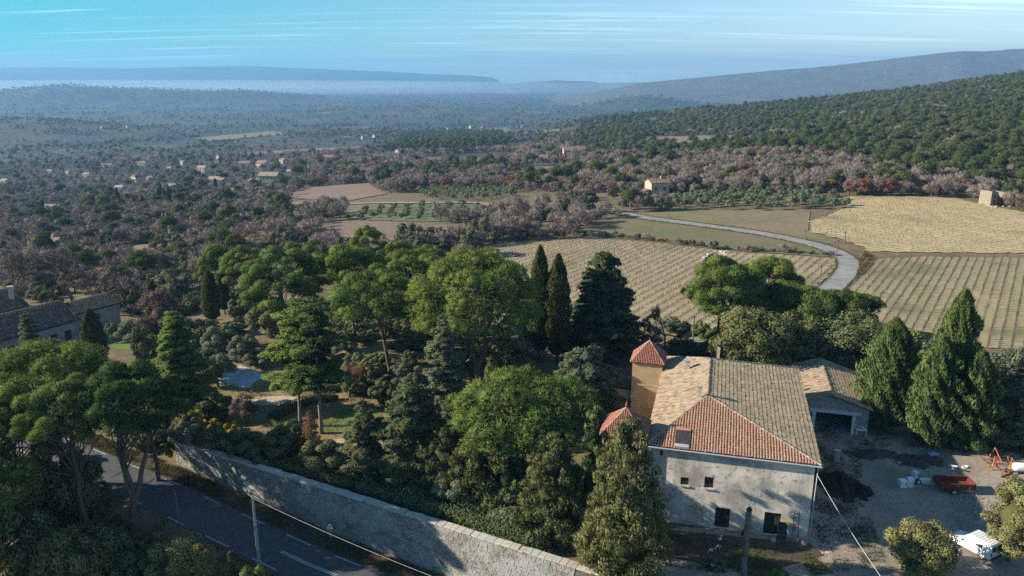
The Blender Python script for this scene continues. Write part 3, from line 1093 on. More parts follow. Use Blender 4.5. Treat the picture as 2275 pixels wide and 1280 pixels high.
MB().tube([hp(15.8, -.02, EV - .1), hp(15.5, .30, EV - .5), hp(15.4, .34, .2)], .05, 6).build('downpipe', MATS['shutter'], house)
# chimneys, hatch
for (u, v, h, s) in ((2.9, 18.0, 1.1, .62), (4.6, 8.0, 1.35, .42)):
    zb = EV + (RZ_ - EV) * min(u / RU, 1) - .3
    ch = MB().box(hp(u, v, zb + (h + .3) / 2), (s, s * .8, h + .3), HOUSE_RZ).build('chimney', MATS['wall_cream'], roof)
    MB().box(hp(u, v, zb + h + .36), (s + .14, s * .8 + .14, .10), HOUSE_RZ).build('cap', MATS['concrete'], ch)
MB().box(hp(6.3, 25.6, 8.4), (.35, .35, 2.4), HOUSE_RZ).build('chimney', MATS['wall_cream'], roof)
hs = (RZ_ - EV) / 8.2
hm = Matrix.Rotation(HOUSE_RZ, 3, 'Z') @ Matrix.Rotation(math.atan(hs), 3, 'X')
hatch = MB().box(hp(3.35, 1.35, EV + 1.35 * hs + .16), (1.35, 2.0, .16), M=hm).build('roof_hatch', MATS['roof_dark'], roof)
MB().box(hp(3.35, .28, EV + .28 * hs + .20), (1.35, .42, .10), M=hm).build('sill', MATS['concrete'], hatch)
MB().box(hp(3.35, 2.5, EV + 2.5 * hs + .22), (1.4, .35, .14), M=hm).build('lintel', MATS['tile_red'], hatch)


def pyramid_tower(u, v, s, zb, ze, za, wmat, tmat, finial=False, w=.2, L=.26, n_parts=40):
    ov = .22
    h = s / 2
    mb = MB()
    q = [hp(u - h, v - h, 0), hp(u + h, v - h, 0), hp(u + h, v + h, 0), hp(u - h, v + h, 0)]
    for i in range(4):
        a, b = q[i], q[(i + 1) % 4]
        mb.add([a + Vector((0, 0, zb)), b + Vector((0, 0, zb)), b + Vector((0, 0, ze)), a + Vector((0, 0, ze))], [(0, 1, 2, 3)])
    tw = mb.build('tower', wmat, house)
    hh = h + ov
    e = [hp(u - hh, v - hh, ze), hp(u + hh, v - hh, ze), hp(u + hh, v + hh, ze), hp(u - hh, v + hh, ze)]
    a = hp(u, v, za)
    for i in range(4):
        slope(house, [e[i], e[(i + 1) % 4], a], w, L, tmat, MATS['tile_new'], 0, 20 + i)
        MB().tube([e[i] + Vector((0, 0, .04)), a + Vector((0, 0, .08))], .09, 6).build('hip_tile', MATS['tile_tan'], tw)
    fb = MB()
    fb.lathe([(.0, -.1), (.16, 0), (.10, .12), (.15, .3), (.18, .38), (.09, .5), (.05, .62), (.04, .85), (0, .95)] if finial else [(.0, -.1), (.10, 0), (.05, .15), (.02, .5), (0, .52)], a, 9)
    fb.build('finial', MATS['tile_new'], tw, smooth=True)
    return tw


pyramid_tower(-1.75, 21.3, 3.5, -.3, 9.05, 11.2, MATS['tower_render'], MATS['tile_new'])
pyramid_tower(-2.1, 1.9, 4.0, -.3, 8.7, 10.75, MATS['tower_render'], MATS['tile_new'], True)
sm = MB()
for z in (3.4, 6.2):
    sm.box(hp(-1.75, 21.3, z), (3.6, 3.6, .12), HOUSE_RZ)
sm.build('string_course', MATS['stone_edge'], house)

# lean-to behind the tower
ax_ = empty('lean_to', (0, 0, 0), label='low lean-to with ribbed dark tile roof beside the square tower', cat='shed')
la, lb = P(1335, 858, 90), P(1402, 866, 88.5)
lc, ld = P(1402, 824, 93.5), P(1342, 816, 95)
zl = 3.0
q = [Vector((p.x, p.y, 0)) for p in (la, lb, lc, ld)]
mb = MB()
for i in range(4):
    a, b = q[i] * 1.0, q[(i + 1) % 4] * 1.0
    za_, zb_ = (2.6 if i in (0, 1) else 4.2), (2.6 if i in (0, 3) else 4.2)
    za_, zb_ = (la.z, lb.z, lc.z, ld.z)[i] - .06, (la.z, lb.z, lc.z, ld.z)[(i + 1) % 4] - .06
    mb.add([(a.x, a.y, -.2), (b.x, b.y, -.2), (b.x, b.y, zb_), (a.x, a.y, za_)], [(0, 1, 2, 3)])
mb.build('wall', MATS['tower_render'], ax_)
lr = obj('roof', None, ax_)
slope(lr, [la, lb, lc, ld], .30, .42, MATS['tile_dark'], MATS['roof_dark'], 0, 9)

# ------------------------------------------------------------------ garage
GF = Vector((38.3, 87.6, 0))
garage = empty('garage', (0, 0, 0), label='open fronted garage with gabled clay tile roof behind the yard', cat='garage')


def gp(u, v, z):
    return GF + E1 * u + E2 * v + Vector((0, 0, z))


HWG, GL, GE, GR = 4.7, 13.2, 3.45, 4.85
mb = MB()
a = [gp(-HWG + .3, .35, 0), gp(HWG - .3, .35, 0), gp(HWG - .3, GL - .3, 0), gp(-HWG + .3, GL - .3, 0)]
for i, j in ((1, 2), (2, 3), (3, 0)):
    mb.add([a[i] + Vector((0, 0, -.2)), a[j] + Vector((0, 0, -.2)), a[j] + Vector((0, 0, GE)), a[i] + Vector((0, 0, GE))], [(0, 1, 2, 3)])
mb.build('wall', MATS['wall_grey'], garage)
fr = MB()
pg = lambda u, z, k=.35: gp(u, k, z)
fr.add([pg(-4.4, 2.9), pg(4.4, 2.9), pg(4.4, GE), pg(0, GR - .12), pg(-4.4, GE)], [(0, 1, 2, 3, 4)])
fr.add([pg(3.0, -.2), pg(4.4, -.2), pg(4.4, 2.9), pg(3.0, 2.9)], [(0, 1, 2, 3)])
fr.add([pg(-4.4, -.2), pg(-1.9, -.2), pg(-1.9, 2.9), pg(-4.4, 2.9)], [(0, 1, 2, 3)])
fr.build('gable', MATS['wall_grey'], garage)
MB().box(gp(.6, .22, 2.75), (5.8, .32, .42), HOUSE_RZ).build('lintel', MATS['paint_white'], garage)
for u in (2.75, -1.75):
    MB().box(gp(u, .24, 1.22), (.38, .34, 2.6), HOUSE_RZ).build('pillar', MATS['paint_white'], garage)
MB().box(gp(.5, 5.0, .03), (4.4, 9.0, .08), HOUSE_RZ).build('floor_slab', MATS['concrete'], garage)
gr = obj('roof', None, garage)
g0, g1 = gp(-HWG, 0, GE - .1), gp(-HWG, GL, GE - .1)
g2, g3 = gp(HWG, GL, GE - .1), gp(HWG, 0, GE - .1)
r0, r1 = gp(0, 0, GR), gp(0, GL, GR)
slope(gr, [g3, g2, r1, r0], .34, .42, MATS['tile_moss'], MATS['tile_dark'], 60, 11, part_sel=lambda u, v: u, arc=.4)
slope(gr, [g1, g0, r0, r1], .30, .42, MATS['tile_tan'], MATS['tile_tan'], 60, 12, part_sel=lambda u, v: -u)
ridge_caps(gr, r0, r1, MATS['tile_tan'])
ridge_caps(gr, g3, r0, MATS['tile_red'], .24, .4)
ridge_caps(gr, g0, r0, MATS['tile_red'], .24, .4)


# ------------------------------------------------------------------ the stone wall by the road
def stone_wall():
    rng = np.random.default_rng(4)
    wall = empty('stone_wall', (0, 0, 0), label='tall rough stone retaining wall curving along the near road', cat='wall')
    TOP, TH = .85, .7
    s0, s1 = -24.5, 60.0
    core = MB()
    ss = np.arange(s0, s1 + .1, 1.0)
    for a, b in zip(ss, ss[1:]):
        za, zb = road_z(a) - .4, road_z(b) - .4
        p = [wpt(a, -.06), wpt(b, -.06), wpt(b, -TH), wpt(a, -TH)]
        core.add([(p[0][0], p[0][1], za), (p[1][0], p[1][1], zb), (p[1][0], p[1][1], TOP - .02), (p[0][0], p[0][1], TOP - .02),
                  (p[3][0], p[3][1], za), (p[2][0], p[2][1], zb), (p[2][0], p[2][1], TOP - .02), (p[3][0], p[3][1], TOP - .02)],
                 [(0, 1, 2, 3), (5, 4, 7, 6), (3, 2, 6, 7), (4, 0, 3, 7), (1, 5, 6, 2)])
    core.build('core', MATS['mortar'], wall)
    V, F, R = [], [], []
    parts = []
    z = TOP - .06
    while z > -6.0:
        h = rng.uniform(.15, .24)
        s = s0 + rng.uniform(0, .3)
        while s < s1 - .3:
            w = rng.uniform(.22, .60)
            zz = z - h / 2
            if zz > road_z(s) - .15 and s < 26:
                e = rng.uniform(-.015, .025)
                j = lambda k=.014: rng.normal(0, k)
                q = []
                for qq, sc in ((-.14, 1.0), (e, .95)):
                    for (du, dv) in ((-1, -1), (1, -1), (1, 1), (-1, 1)):
                        x, y = wpt(s + w / 2 + du * (w / 2 - .012) * sc + j(), qq + j(.006))
                        q.append((x, y, zz + dv * (h / 2 - .012) * sc + j(.008)))
                r = rng.random()
                o = len(V)
                V += q
                F += [(o + 4, o + 5, o + 6, o + 7), (o, o + 1, o + 5, o + 4), (o + 1, o + 2, o + 6, o + 5), (o + 2, o + 3, o + 7, o + 6), (o + 3, o, o + 4, o + 7)]
                R += [r] * 8
            s += w
        z -= h
    obj('stones', mesh_np('stones', V, np.array(F), rnd=R, mat=MATS['wall_stone']), wall, kind='stuff')
    s = s0
    k = 0
    while s < 30:
        w = rng.uniform(.55, .95)
        x, y = wpt(s + w / 2, -TH / 2 + rng.normal(0, .02))
        c = MB().box((x, y, TOP + .02 + rng.normal(0, .02)), (w - .03, TH + .16 + rng.normal(0, .03), .15), math.atan2(WD[1], WD[0]) + rng.normal(0, .02))
        c.build('coping_stone', MATS['coping_stone'], wall, bevel=.025)
        s += w


stone_wall()
# ------------------------------------------------------------------ vegetation generators (numpy)
def unit(v):
    return v / (np.linalg.norm(v, axis=-1, keepdims=True) + 1e-9)


def rand_dirs(rng, n):
    return unit(rng.normal(size=(n, 3)))


def diamonds(C, N, w, l, rng, D=None):
    """leaf-shaped faces: centre, normal, width, length (D: direction of the long axis)"""
    n = len(C)
    if D is None:
        D = rand_dirs(rng, n)
    b = unit(D - N * np.sum(D * N, -1, keepdims=True))
    t = np.cross(N, b)
    w = np.broadcast_to(np.asarray(w, float), (n,))[:, None]
    l = np.broadcast_to(np.asarray(l, float), (n,))[:, None]
    V = np.stack([C - b * l / 2, C + t * w / 2, C + b * l / 2, C - t * w / 2], 1).reshape(-1, 3)
    return V, np.arange(4 * n).reshape(-1, 4)


def spikes(C, D, w, l, rng):
    """thin pointed faces growing from C along D"""
    n = len(C)
    t = unit(np.cross(D, rand_dirs(rng, n)))
    w = np.broadcast_to(np.asarray(w, float), (n,))[:, None]
    l = np.broadcast_to(np.asarray(l, float), (n,))[:, None]
    V = np.stack([C - t * w / 2, C + t * w / 2, C + D * l], 1).reshape(-1, 3)
    return V, np.arange(3 * n).reshape(-1, 3)


class Leafy:
    """gathers leaf faces; each leaf carries a shading normal that follows the tuft it belongs to"""

    def __init__(s):
        s.V, s.Q, s.T, s.R, s.N, s.n = [], [], [], [], [], 0

    def _put(s, V, F, r, O, k):
        P3 = V.reshape(-1, k, 3)
        fn = unit(np.cross(P3[:, 1] - P3[:, 0], P3[:, 2] - P3[:, 0]))
        if O is None:
            O = fn
        flip = np.sum(fn * O, -1) < 0
        F = F.copy()
        F[flip] = F[flip][:, ::-1]
        fn[flip] *= -1
        s.V.append(V)
        (s.Q if k == 4 else s.T).append(F + s.n)
        s.R.append(np.repeat(r, k))
        s.N.append(np.repeat(unit(O * .72 + fn * .50), k, 0))
        s.n += len(V)

    def quads(s, V, Q, r, O=None):
        s._put(V, Q, r, O, 4)

    def tris(s, V, T, r, O=None):
        s._put(V, T, r, O, 3)

    def blob(s, c, rad, rng, r=.15, flat=1.0):
        d = np.array(ICO[0])
        v = d * rad * rng.uniform(.8, 1.1, (len(d), 1)) * np.array([1, 1, flat]) + c
        s.V.append(v)
        s.T.append(np.array(ICO[1]) + s.n)
        s.R.append(np.full(len(v), r))
        s.N.append(d)
        s.n += len(v)

    def mesh(s, name, mat, extra=None):
        V = np.concatenate(s.V)
        me = mesh_np(name, V, np.concatenate(s.Q) if s.Q else None, np.concatenate(s.T) if s.T else None, rnd=np.clip(np.concatenate(s.R), 0, 1), mat=mat, smooth=True)
        me.normals_split_custom_set_from_vertices(np.concatenate(s.N).astype(np.float32))
        return me


def _ico():
    p = (1 + 5 ** .5) / 2
    v = [(-1, p, 0), (1, p, 0), (-1, -p, 0), (1, -p, 0), (0, -1, p), (0, 1, p), (0, -1, -p), (0, 1, -p), (p, 0, -1), (p, 0, 1), (-p, 0, -1), (-p, 0, 1)]
    f = [(0, 11, 5), (0, 5, 1), (0, 1, 7), (0, 7, 10), (0, 10, 11), (1, 5, 9), (5, 11, 4), (11, 10, 2), (10, 7, 6), (7, 1, 8), (3, 9, 4), (3, 4, 2), (3, 2, 6), (3, 6, 8), (3, 8, 9), (4, 9, 5), (2, 4, 11), (6, 2, 10), (8, 6, 7), (9, 8, 1)]
    v = [tuple(np.array(q) / np.linalg.norm(q)) for q in v]
    return v, f


ICO = _ico()


def clump_leaves(lf, c, rad, n, rng, kind, size, flat=.75, tone=0.5, low=-.35):
    """one tuft of foliage round c: outer faces turned outwards, a dense heart"""
    d = rand_dirs(rng, int(n * 1.5))
    d = d[d[:, 2] > low + rng.uniform(-.15, .15, len(d))][:n]
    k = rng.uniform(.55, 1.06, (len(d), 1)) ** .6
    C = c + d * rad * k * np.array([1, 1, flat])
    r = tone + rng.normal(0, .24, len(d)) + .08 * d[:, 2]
    if kind == 'needle':
        D = unit(d * .8 + np.array([0, 0, .55]) + rng.normal(0, .35, d.shape))
        for q in range(3):
            V, T = spikes(C, unit(D + rng.normal(0, .45, D.shape)), size * .24, size * rng.uniform(.7, 1.25, len(d)), rng)
            lf.tris(V, T, r, d)
    elif kind == 'up':
        D = unit(d * .55 + np.array([0, 0, .9]) + rng.normal(0, .25, d.shape))
        V, T = spikes(C, D, size * .55, size * rng.uniform(.8, 1.5, len(d)), rng)
        lf.tris(V, T, r, d)
    else:
        N = unit(d + rng.normal(0, .55, d.shape) + np.array([0, 0, .25]))
        V, Q = diamonds(C, N, size * rng.uniform(.5, .8, len(d)), size * rng.uniform(.8, 1.3, len(d)), rng)
        lf.quads(V, Q, r, d)
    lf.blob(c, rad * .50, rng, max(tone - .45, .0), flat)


def branch_path(a, b, rng, k=5, sag=0.0, wob=.06):
    a, b = np.array(a, float), np.array(b, float)
    L = np.linalg.norm(b - a)
    pts = []
    for i in range(k + 1):
        t = i / k
        p = a + (b - a) * t + rng.normal(0, wob * L / k, 3) * (0 < i < k)
        p[2] += sag * L * math.sin(t * math.pi)
        pts.append(p)
    return pts


def taper(r0, r1, n):
    return [r0 + (r1 - r0) * i / (n - 1) for i in range(n)]


def gen_pine(seed, h, cr, chh, n_cl, trunk_r=.28, lean=(0, 0), forks=1, size=.42, n_leaf=300, leaf='pine_leaf', bark='bark', low=.35, spread_bottom=.55, clump=(.155, .25)):
    """Aleppo pine: bare leaning trunk, rounded crown of separate pads"""
    rng = np.random.default_rng(seed)
    lf = Leafy()
    tb = MB()
    base = h - chh
    cx, cy = lean
    forkz = base * (.35 if forks > 1 else .95)
    tops = []
    for k in range(forks):
        a = rng.uniform(0, 6.28)
        off = np.array([math.cos(a), math.sin(a)]) * (cr * .45 if forks > 1 else 0)
        top = np.array([cx + off[0], cy + off[1], base + chh * .45])
        p0 = np.array([0, 0, -.3])
        fk = np.array([cx * .35, cy * .35, forkz])
        pts = [p0] + branch_path(fk * np.array([1, 1, 1]), top, rng, 6, 0, .10) if forks > 1 else branch_path(p0, top, rng, 8, 0, .07)
        if forks > 1:
            pts = branch_path(p0, fk, rng, 3)[:-1] + branch_path(fk, top, rng, 6, 0, .12)
        tb.tube(pts, taper(trunk_r if k == 0 else trunk_r * .8, trunk_r * .35, len(pts)), 8)
        tops.append(pts)
    cen = np.array([cx, cy, base + chh * .38])
    cl = []
    tries = 0
    while len(cl) < n_cl and tries < 4000:
        tries += 1
        d = rand_dirs(rng, 1)[0]
        if d[2] < -.45:
            continue
        k = rng.uniform(.55, 1.0) ** .5
        el = np.array([cr, cr, chh * (.60 if d[2] > 0 else .55 * spread_bottom)])
        r = cr * rng.uniform(*clump)
        p = cen + d * (el - r * .55) * k
        if all(np.linalg.norm((p - q[0]) * np.array([1, 1, 1.3])) > .80 * max(r, q[1]) for q in cl):
            cl.append((p, r))
    for p, r in cl:
        tone = .5 + rng.normal(0, .10)
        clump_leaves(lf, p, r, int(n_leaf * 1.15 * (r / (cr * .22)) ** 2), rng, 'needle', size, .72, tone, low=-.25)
        tp = tops[rng.integers(0, len(tops))]
        st = tp[rng.integers(len(tp) // 2, len(tp))]
        pts = branch_path(st, p - np.array([0, 0, r * .2]), rng, 4, .08, .12)
        tb.tube(pts, taper(trunk_r * .28, .03, len(pts)), 5)
    for q in range(8):                                   # dead twigs under the crown
        tp = tops[rng.integers(0, len(tops))]
        st = tp[max(1, len(tp) // 2 - rng.integers(0, 2))]
        d = rand_dirs(rng, 1)[0]
        d[2] = abs(d[2]) * .3
        pts = branch_path(st, st + d * cr * rng.uniform(.25, .5), rng, 3)
        tb.tube(pts, taper(.05, .012, len(pts)), 4)
    return tb.mesh('trunk', MATS[bark], True), lf.mesh('crown', MATS[leaf])


def gen_round(seed, h, cr, n_cl, trunk=.22, n_leaf=230, size=.30, leaf='oak_leaf', base=.12, flat=.85, kind='leaf', clump=(.20, .34), bark='bark'):
    """evergreen oak, laurel, shrub: leafy nearly to the ground"""
    rng = np.random.default_rng(seed)
    lf, tb = Leafy(), MB()
    zb = h * base
    cen = np.array([0, 0, (h + zb) / 2])
    el = np.array([cr, cr, (h - zb) / 2])
    pts = branch_path((0, 0, -.3), (rng.normal(0, .1) * cr, rng.normal(0, .1) * cr, h * .7), rng, 5)
    tb.tube(pts, taper(trunk, trunk * .3, len(pts)), 7)
    for k in range(n_cl):
        d = rand_dirs(rng, 1)[0]
        r = cr * rng.uniform(*clump)
        p = cen + d * (el - r * .6) * rng.uniform(.6, 1.03) ** .5
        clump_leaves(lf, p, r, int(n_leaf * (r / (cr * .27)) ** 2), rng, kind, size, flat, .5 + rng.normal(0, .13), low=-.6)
        st = pts[rng.integers(1, len(pts))]
        bp_ = branch_path(st, p, rng, 3)
        tb.tube(bp_, taper(trunk * .3, .02, len(bp_)), 4)
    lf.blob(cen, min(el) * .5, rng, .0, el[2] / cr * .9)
    return tb.mesh('trunk', MATS[bark], True), lf.mesh('crown', MATS[leaf])


def gen_cone(seed, h, cr, n, size=.34, leaf='laurel_leaf', base=.05, power=.75, kind='up', trunk=.22, n_leaf=150, tops=1):
    """dense conical evergreen made of upright sprays"""
    rng = np.random.default_rng(seed)
    lf, tb = Leafy(), MB()
    tb.tube(branch_path((0, 0, -.3), (0, 0, h * .9), rng, 6, 0, .02), taper(trunk, .03, 7), 7)
    for k in range(n):
        t = rng.random() ** 1.15
        z = h * (base + (1 - base) * t)
        R = cr * ((1 - t) ** power) * (1 if t > .12 else .75 + 2 * t)
        a = rng.uniform(0, 6.283)
        rr = R * rng.uniform(.62, 1.0)
        ra = max(cr * rng.uniform(.13, .24) * (1 - .55 * t), size * .6)
        p = np.array([math.cos(a) * rr, math.sin(a) * rr, z])
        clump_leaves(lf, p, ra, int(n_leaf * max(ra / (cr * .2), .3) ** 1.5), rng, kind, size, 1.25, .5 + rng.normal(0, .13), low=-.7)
        if k % 3 == 0:
            bp_ = branch_path((0, 0, z * .9), p, rng, 2)
            tb.tube(bp_, taper(.06, .02, len(bp_)), 4)
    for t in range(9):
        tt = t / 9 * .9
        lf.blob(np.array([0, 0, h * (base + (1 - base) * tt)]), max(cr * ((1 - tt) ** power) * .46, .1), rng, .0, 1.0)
    for q in range(tops):                                  # leaders
        a = rng.uniform(0, 6.283)
        rr = 0 if q == 0 else cr * rng.uniform(.15, .35)
        p0 = np.array([math.cos(a) * rr, math.sin(a) * rr, h * rng.uniform(.84, .93)])
        for i in range(5):
            clump_leaves(lf, p0 + np.array([0, 0, i * h * .025]), cr * (.13 - .02 * i), 40, rng, 'up', size * .8, 1.3, .55, low=-.8)
    return tb.mesh('trunk', MATS['bark'], True), lf.mesh('crown', MATS[leaf])


def gen_cypress(seed, h, cr, n=9000, leaf='cypress_leaf', size=.34, base=.10, lumpy=1.0):
    rng = np.random.default_rng(seed)
    lf, tb = Leafy(), MB()
    tb.tube(branch_path((0, 0, -.3), (0, 0, h * .8), rng, 5, 0, .01), taper(cr * .16, .03, 6), 7)
    ph = rng.uniform(0, 6.28, 4)
    t = rng.random(n)
    a = rng.uniform(0, 6.283, n)
    prof = np.interp(t, [0, .06, .25, .55, .8, .93, 1], [.35, .75, 1, .92, .62, .30, .02])
    lump = 1 + lumpy * (.13 * np.sin(5 * a + ph[0] + 9 * t) * np.sin(17 * t + ph[1]) + .10 * np.sin(3 * a + 31 * t + ph[2]) + (.07 * np.sin(11 * a + 23 * t + ph[3]) if lumpy > 1 else 0))
    R = cr * prof * lump * rng.uniform(.78, 1.05, n)
    C = np.stack([R * np.cos(a), R * np.sin(a), h * (base + (1 - base) * t)], 1)
    d = np.stack([np.cos(a), np.sin(a), np.zeros(n)], 1)
    D = unit(d * .35 + np.array([0, 0, 1.0]) + rng.normal(0, .22, (n, 3)))
    V, T = spikes(C, D, size * .5, size * rng.uniform(.8, 1.6, n), rng)
    lf.tris(V, T, .5 + .35 * (lump - 1) / .2 + rng.normal(0, .15, n), unit(d + rng.normal(0, .35, (n, 3)) + np.array([0, 0, .25])))
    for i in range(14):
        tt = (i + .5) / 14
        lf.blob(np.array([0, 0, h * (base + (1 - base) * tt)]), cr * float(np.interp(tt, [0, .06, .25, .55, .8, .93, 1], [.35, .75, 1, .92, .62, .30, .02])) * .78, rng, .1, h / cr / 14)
    return tb.mesh('trunk', MATS['bark'], True), lf.mesh('crown', MATS[leaf])


def gen_layered(seed, h, cr, levels=16, per=7, leaf='fir_leaf', droop=-.12, base=.08, trunk=.26, flat_top=0.0, size=.34, dens=130, bark='bark', power=.8, hang=.3, width_j=.25):
    """fir or cedar: a straight trunk with tiers of spreading boughs"""
    rng = np.random.default_rng(seed)
    lf, tb = Leafy(), MB()
    tr = branch_path((0, 0, -.3), (0, 0, h * .985), rng, 9, 0, .012)
    tb.tube(tr, taper(trunk, .02, len(tr)), 8)
    for lv in range(levels):
        t = (lv + rng.uniform(-.25, .25)) / levels
        t = min(max(t, 0), .985)
        z = h * (base + (1 - base) * t)
        L0 = cr * (max(1 - t, .03) ** power if not flat_top else (1 - t * (1 - flat_top)) * (.75 + .25 * math.sin(lv * 1.7)))
        nb = max(4, int(per * (1.0 if t < .8 else .8)))
        a0 = rng.uniform(0, 6.28)
        for b in range(nb):
            a = a0 + 6.283 * b / nb + rng.normal(0, .25)
            L = L0 * rng.uniform(1 - width_j * 1.6, 1 + width_j)
            d = np.array([math.cos(a), math.sin(a), 0])
            k = 6
            tt = np.linspace(0, 1, k)
            path = np.array([0, 0, z])[None] + d[None] * (tt * L)[:, None]
            path[:, 2] += L * (droop * tt + (.10 if droop < 0 else 0) * tt ** 2 + .08 * np.sin(tt * 3.1))
            tb.tube(path, taper(max(.03, .022 * L + .01), .012, k), 4, False)
            n = int(dens * max(L, .4) * .75)
            u = rng.beta(1.6, 1.1, n)
            wv = np.array([-d[1], d[0], 0])
            lat = rng.uniform(-1, 1, n) * (.30 * L * np.sin(np.clip(u * .9 + .1, 0, 1) * 3.0) + .12)
            C = np.stack([np.interp(u, tt, path[:, i]) for i in range(3)], 1) + wv * lat[:, None]
            C[:, 2] += -abs(lat) * hang + rng.normal(0, .07, n)
            N = unit(np.array([0, 0, 1.0]) + rng.normal(0, .42, (n, 3)))
            D = unit(d * .8 + wv * np.sign(lat)[:, None] * .8 + rng.normal(0, .3, (n, 3)) - np.array([0, 0, hang * .4]))
            V, Q = diamonds(C, N, size * rng.uniform(.35, .6, n), size * rng.uniform(.9, 1.5, n), rng, D)
            lf.quads(V, Q, .45 + .22 * (u - .5) + rng.normal(0, .15, n), unit(np.array([0, 0, .8]) + d * .55 + wv * (np.sign(lat) * .35)[:, None] + rng.normal(0, .3, (n, 3))))
    return tb.mesh('trunk', MATS[bark], True), lf.mesh('crown', MATS[leaf])


def gen_bare(seed, h, cr, depth=5, trunk=.16, leafn=0, leaf='twig', bark='bark', twig=2600, twig_l=.5, up=.5, fork=.28):
    """leafless tree: forking limbs ending in a cloud of twigs"""
    rng = np.random.default_rng(seed)
    tb, lf = MB(), Leafy()
    ends = []

    def grow(p, d, L, r, k):
        q = p + d * L
        pts = branch_path(p, q, rng, 3, 0, .12)
        tb.tube(pts, taper(r, r * .62, len(pts)), 5 if k > 2 else 3, False)
        if k <= 2:
            ends.append((p, q))
        if k == 0:
            return
        for i in range(3 if k > 1 else 2):
            nd = unit(d + rng.normal(0, .55, 3) + np.array([0, 0, up * .25]))
            grow(q, nd, L * rng.uniform(.62, .82), r * .58, k - 1)
    grow(np.array([0, 0, -.2]), np.array([0, 0, 1.0]), h * fork, trunk, depth - 1)
    A = np.array([e[0] for e in ends])
    B = np.array([e[1] for e in ends])
    k = rng.integers(0, len(A), twig)
    f = rng.random((twig, 1))
    C = A[k] * (1 - f) + B[k] * f
    D = unit(unit(B[k] - A[k]) + rng.normal(0, .7, (twig, 3)) + np.array([0, 0, .25]))
    V, T = spikes(C, D, .035 if leaf.startswith('twig') else .16, twig_l * rng.uniform(.5, 1.3, twig), rng)
    lf.tris(V, T, .5 + rng.normal(0, .22, twig))
    if leafn:
        k = rng.integers(0, len(A), leafn)
        C = B[k] + rng.normal(0, .35, (leafn, 3))
        V, Q = diamonds(C, rand_dirs(rng, leafn), .14, .22, rng)
        lf.quads(V, Q, .5 + rng.normal(0, .25, leafn))
    # scale the whole to the wanted size
    allv = np.array(tb.v)
    s = np.array([cr / max(np.percentile(np.hypot(allv[:, 0], allv[:, 1]), 97), .1)] * 2 + [h / allv[:, 2].max()])
    tb.v = [tuple(p) for p in allv * s]
    lf.V = [v * s for v in lf.V]
    return tb.mesh('trunk', MATS[bark], False), lf.mesh('crown', MATS[leaf])


OCC = np.full((170, 300), 1e9)          # what stands in front, in cells of 8 pixels; spares things nobody could see


def occlude(me, M, frac=.35):
    V = np.empty(len(me.vertices) * 3, np.float32)
    me.vertices.foreach_get('co', V)
    V = V.reshape(-1, 3)[::3]
    V = V @ np.array(M.to_3x3()).T + np.array(M.translation)
    px, py = proj(V[:, 0], V[:, 1], V[:, 2])
    i, j = (py / 8).astype(int), (px / 8).astype(int)
    ok = (i >= 0) & (i < 170) & (j >= 0) & (j < 300)
    cnt = np.zeros_like(OCC)
    np.add.at(cnt, (i[ok], j[ok]), 1)
    dep = float(M.translation.y)
    m = cnt > 6
    OCC[m] = np.minimum(OCC[m], dep)


def hidden(x, y, z, top, margin=3.0):
    for k in (.5, .75, 1.0):
        px, py = proj(x, y, z + (top) * k)
        i, j = int(py // 8), int(px // 8)
        if not (0 <= i < 170 and 0 <= j < 300):
            continue
        if OCC[i, j] > y - margin:
            return False
    return True


def plant(name, proto, loc, rot=0.0, scale=1.0, label=None, cat='tree', group=None, parts=('trunk', 'crown'), occ=True):
    tr, cr = proto
    o = empty(name, loc, rot, scale, label, cat, group)
    obj(parts[0], tr, o)
    obj(parts[1], cr, o)
    if occ:
        s = scale if not isinstance(scale, (int, float)) else (scale,) * 3
        occlude(cr, Matrix.Translation(loc) @ Matrix.Rotation(rot, 4, 'Z') @ Matrix.Diagonal((*s, 1)))
    return o


def spot(px, Y, py=None):
    """ground point at depth Y under the pixel column px (taken at row py)"""
    py = 850 if py is None else py
    p = P(px, py, Y)
    return Vector((p.x, p.y, float(zt(p.x, p.y))))


def hgt(py_top, Y, z0=0.0):
    return CAMH - ratio(py_top) * Y - z0


def wid(wpx, Y):
    return wpx / FPX * Y * 1.09


# ------------------------------------------------------------------ the trees of the garden, one by one
def hero(kind, name, px, Y, top, wpx, label, seed, cat='tree', rot=None, row=None, **k):
    row = row if row is not None else top + 60
    loc = spot(px, Y, row)
    h = hgt(top, Y, loc.z)
    cr = wid(wpx, Y) / 2 * (1.12 if kind in ('pine', 'round') else 1.06)
    if kind == 'pine':
        k.setdefault('chh', h * .62)
        k['n_cl'] = int(k.get('n_cl', 34) * 1.15)
        pr = gen_pine(seed, h, cr, **k)
    elif kind == 'round':
        k.setdefault('n_cl', 34)
        pr = gen_round(seed, h, cr, **k)
    elif kind == 'cone':
        k.setdefault('n', 70)
        pr = gen_cone(seed, h, cr, **k)
    elif kind == 'cypress':
        pr = gen_cypress(seed, h, cr, **k)
    elif kind == 'layered':
        pr = gen_layered(seed, h, cr, **k)
    else:
        pr = gen_bare(seed, h, cr, **k)
    return plant(name, pr, loc, rot if rot is not None else 0.0, 1.0, label, cat), pr


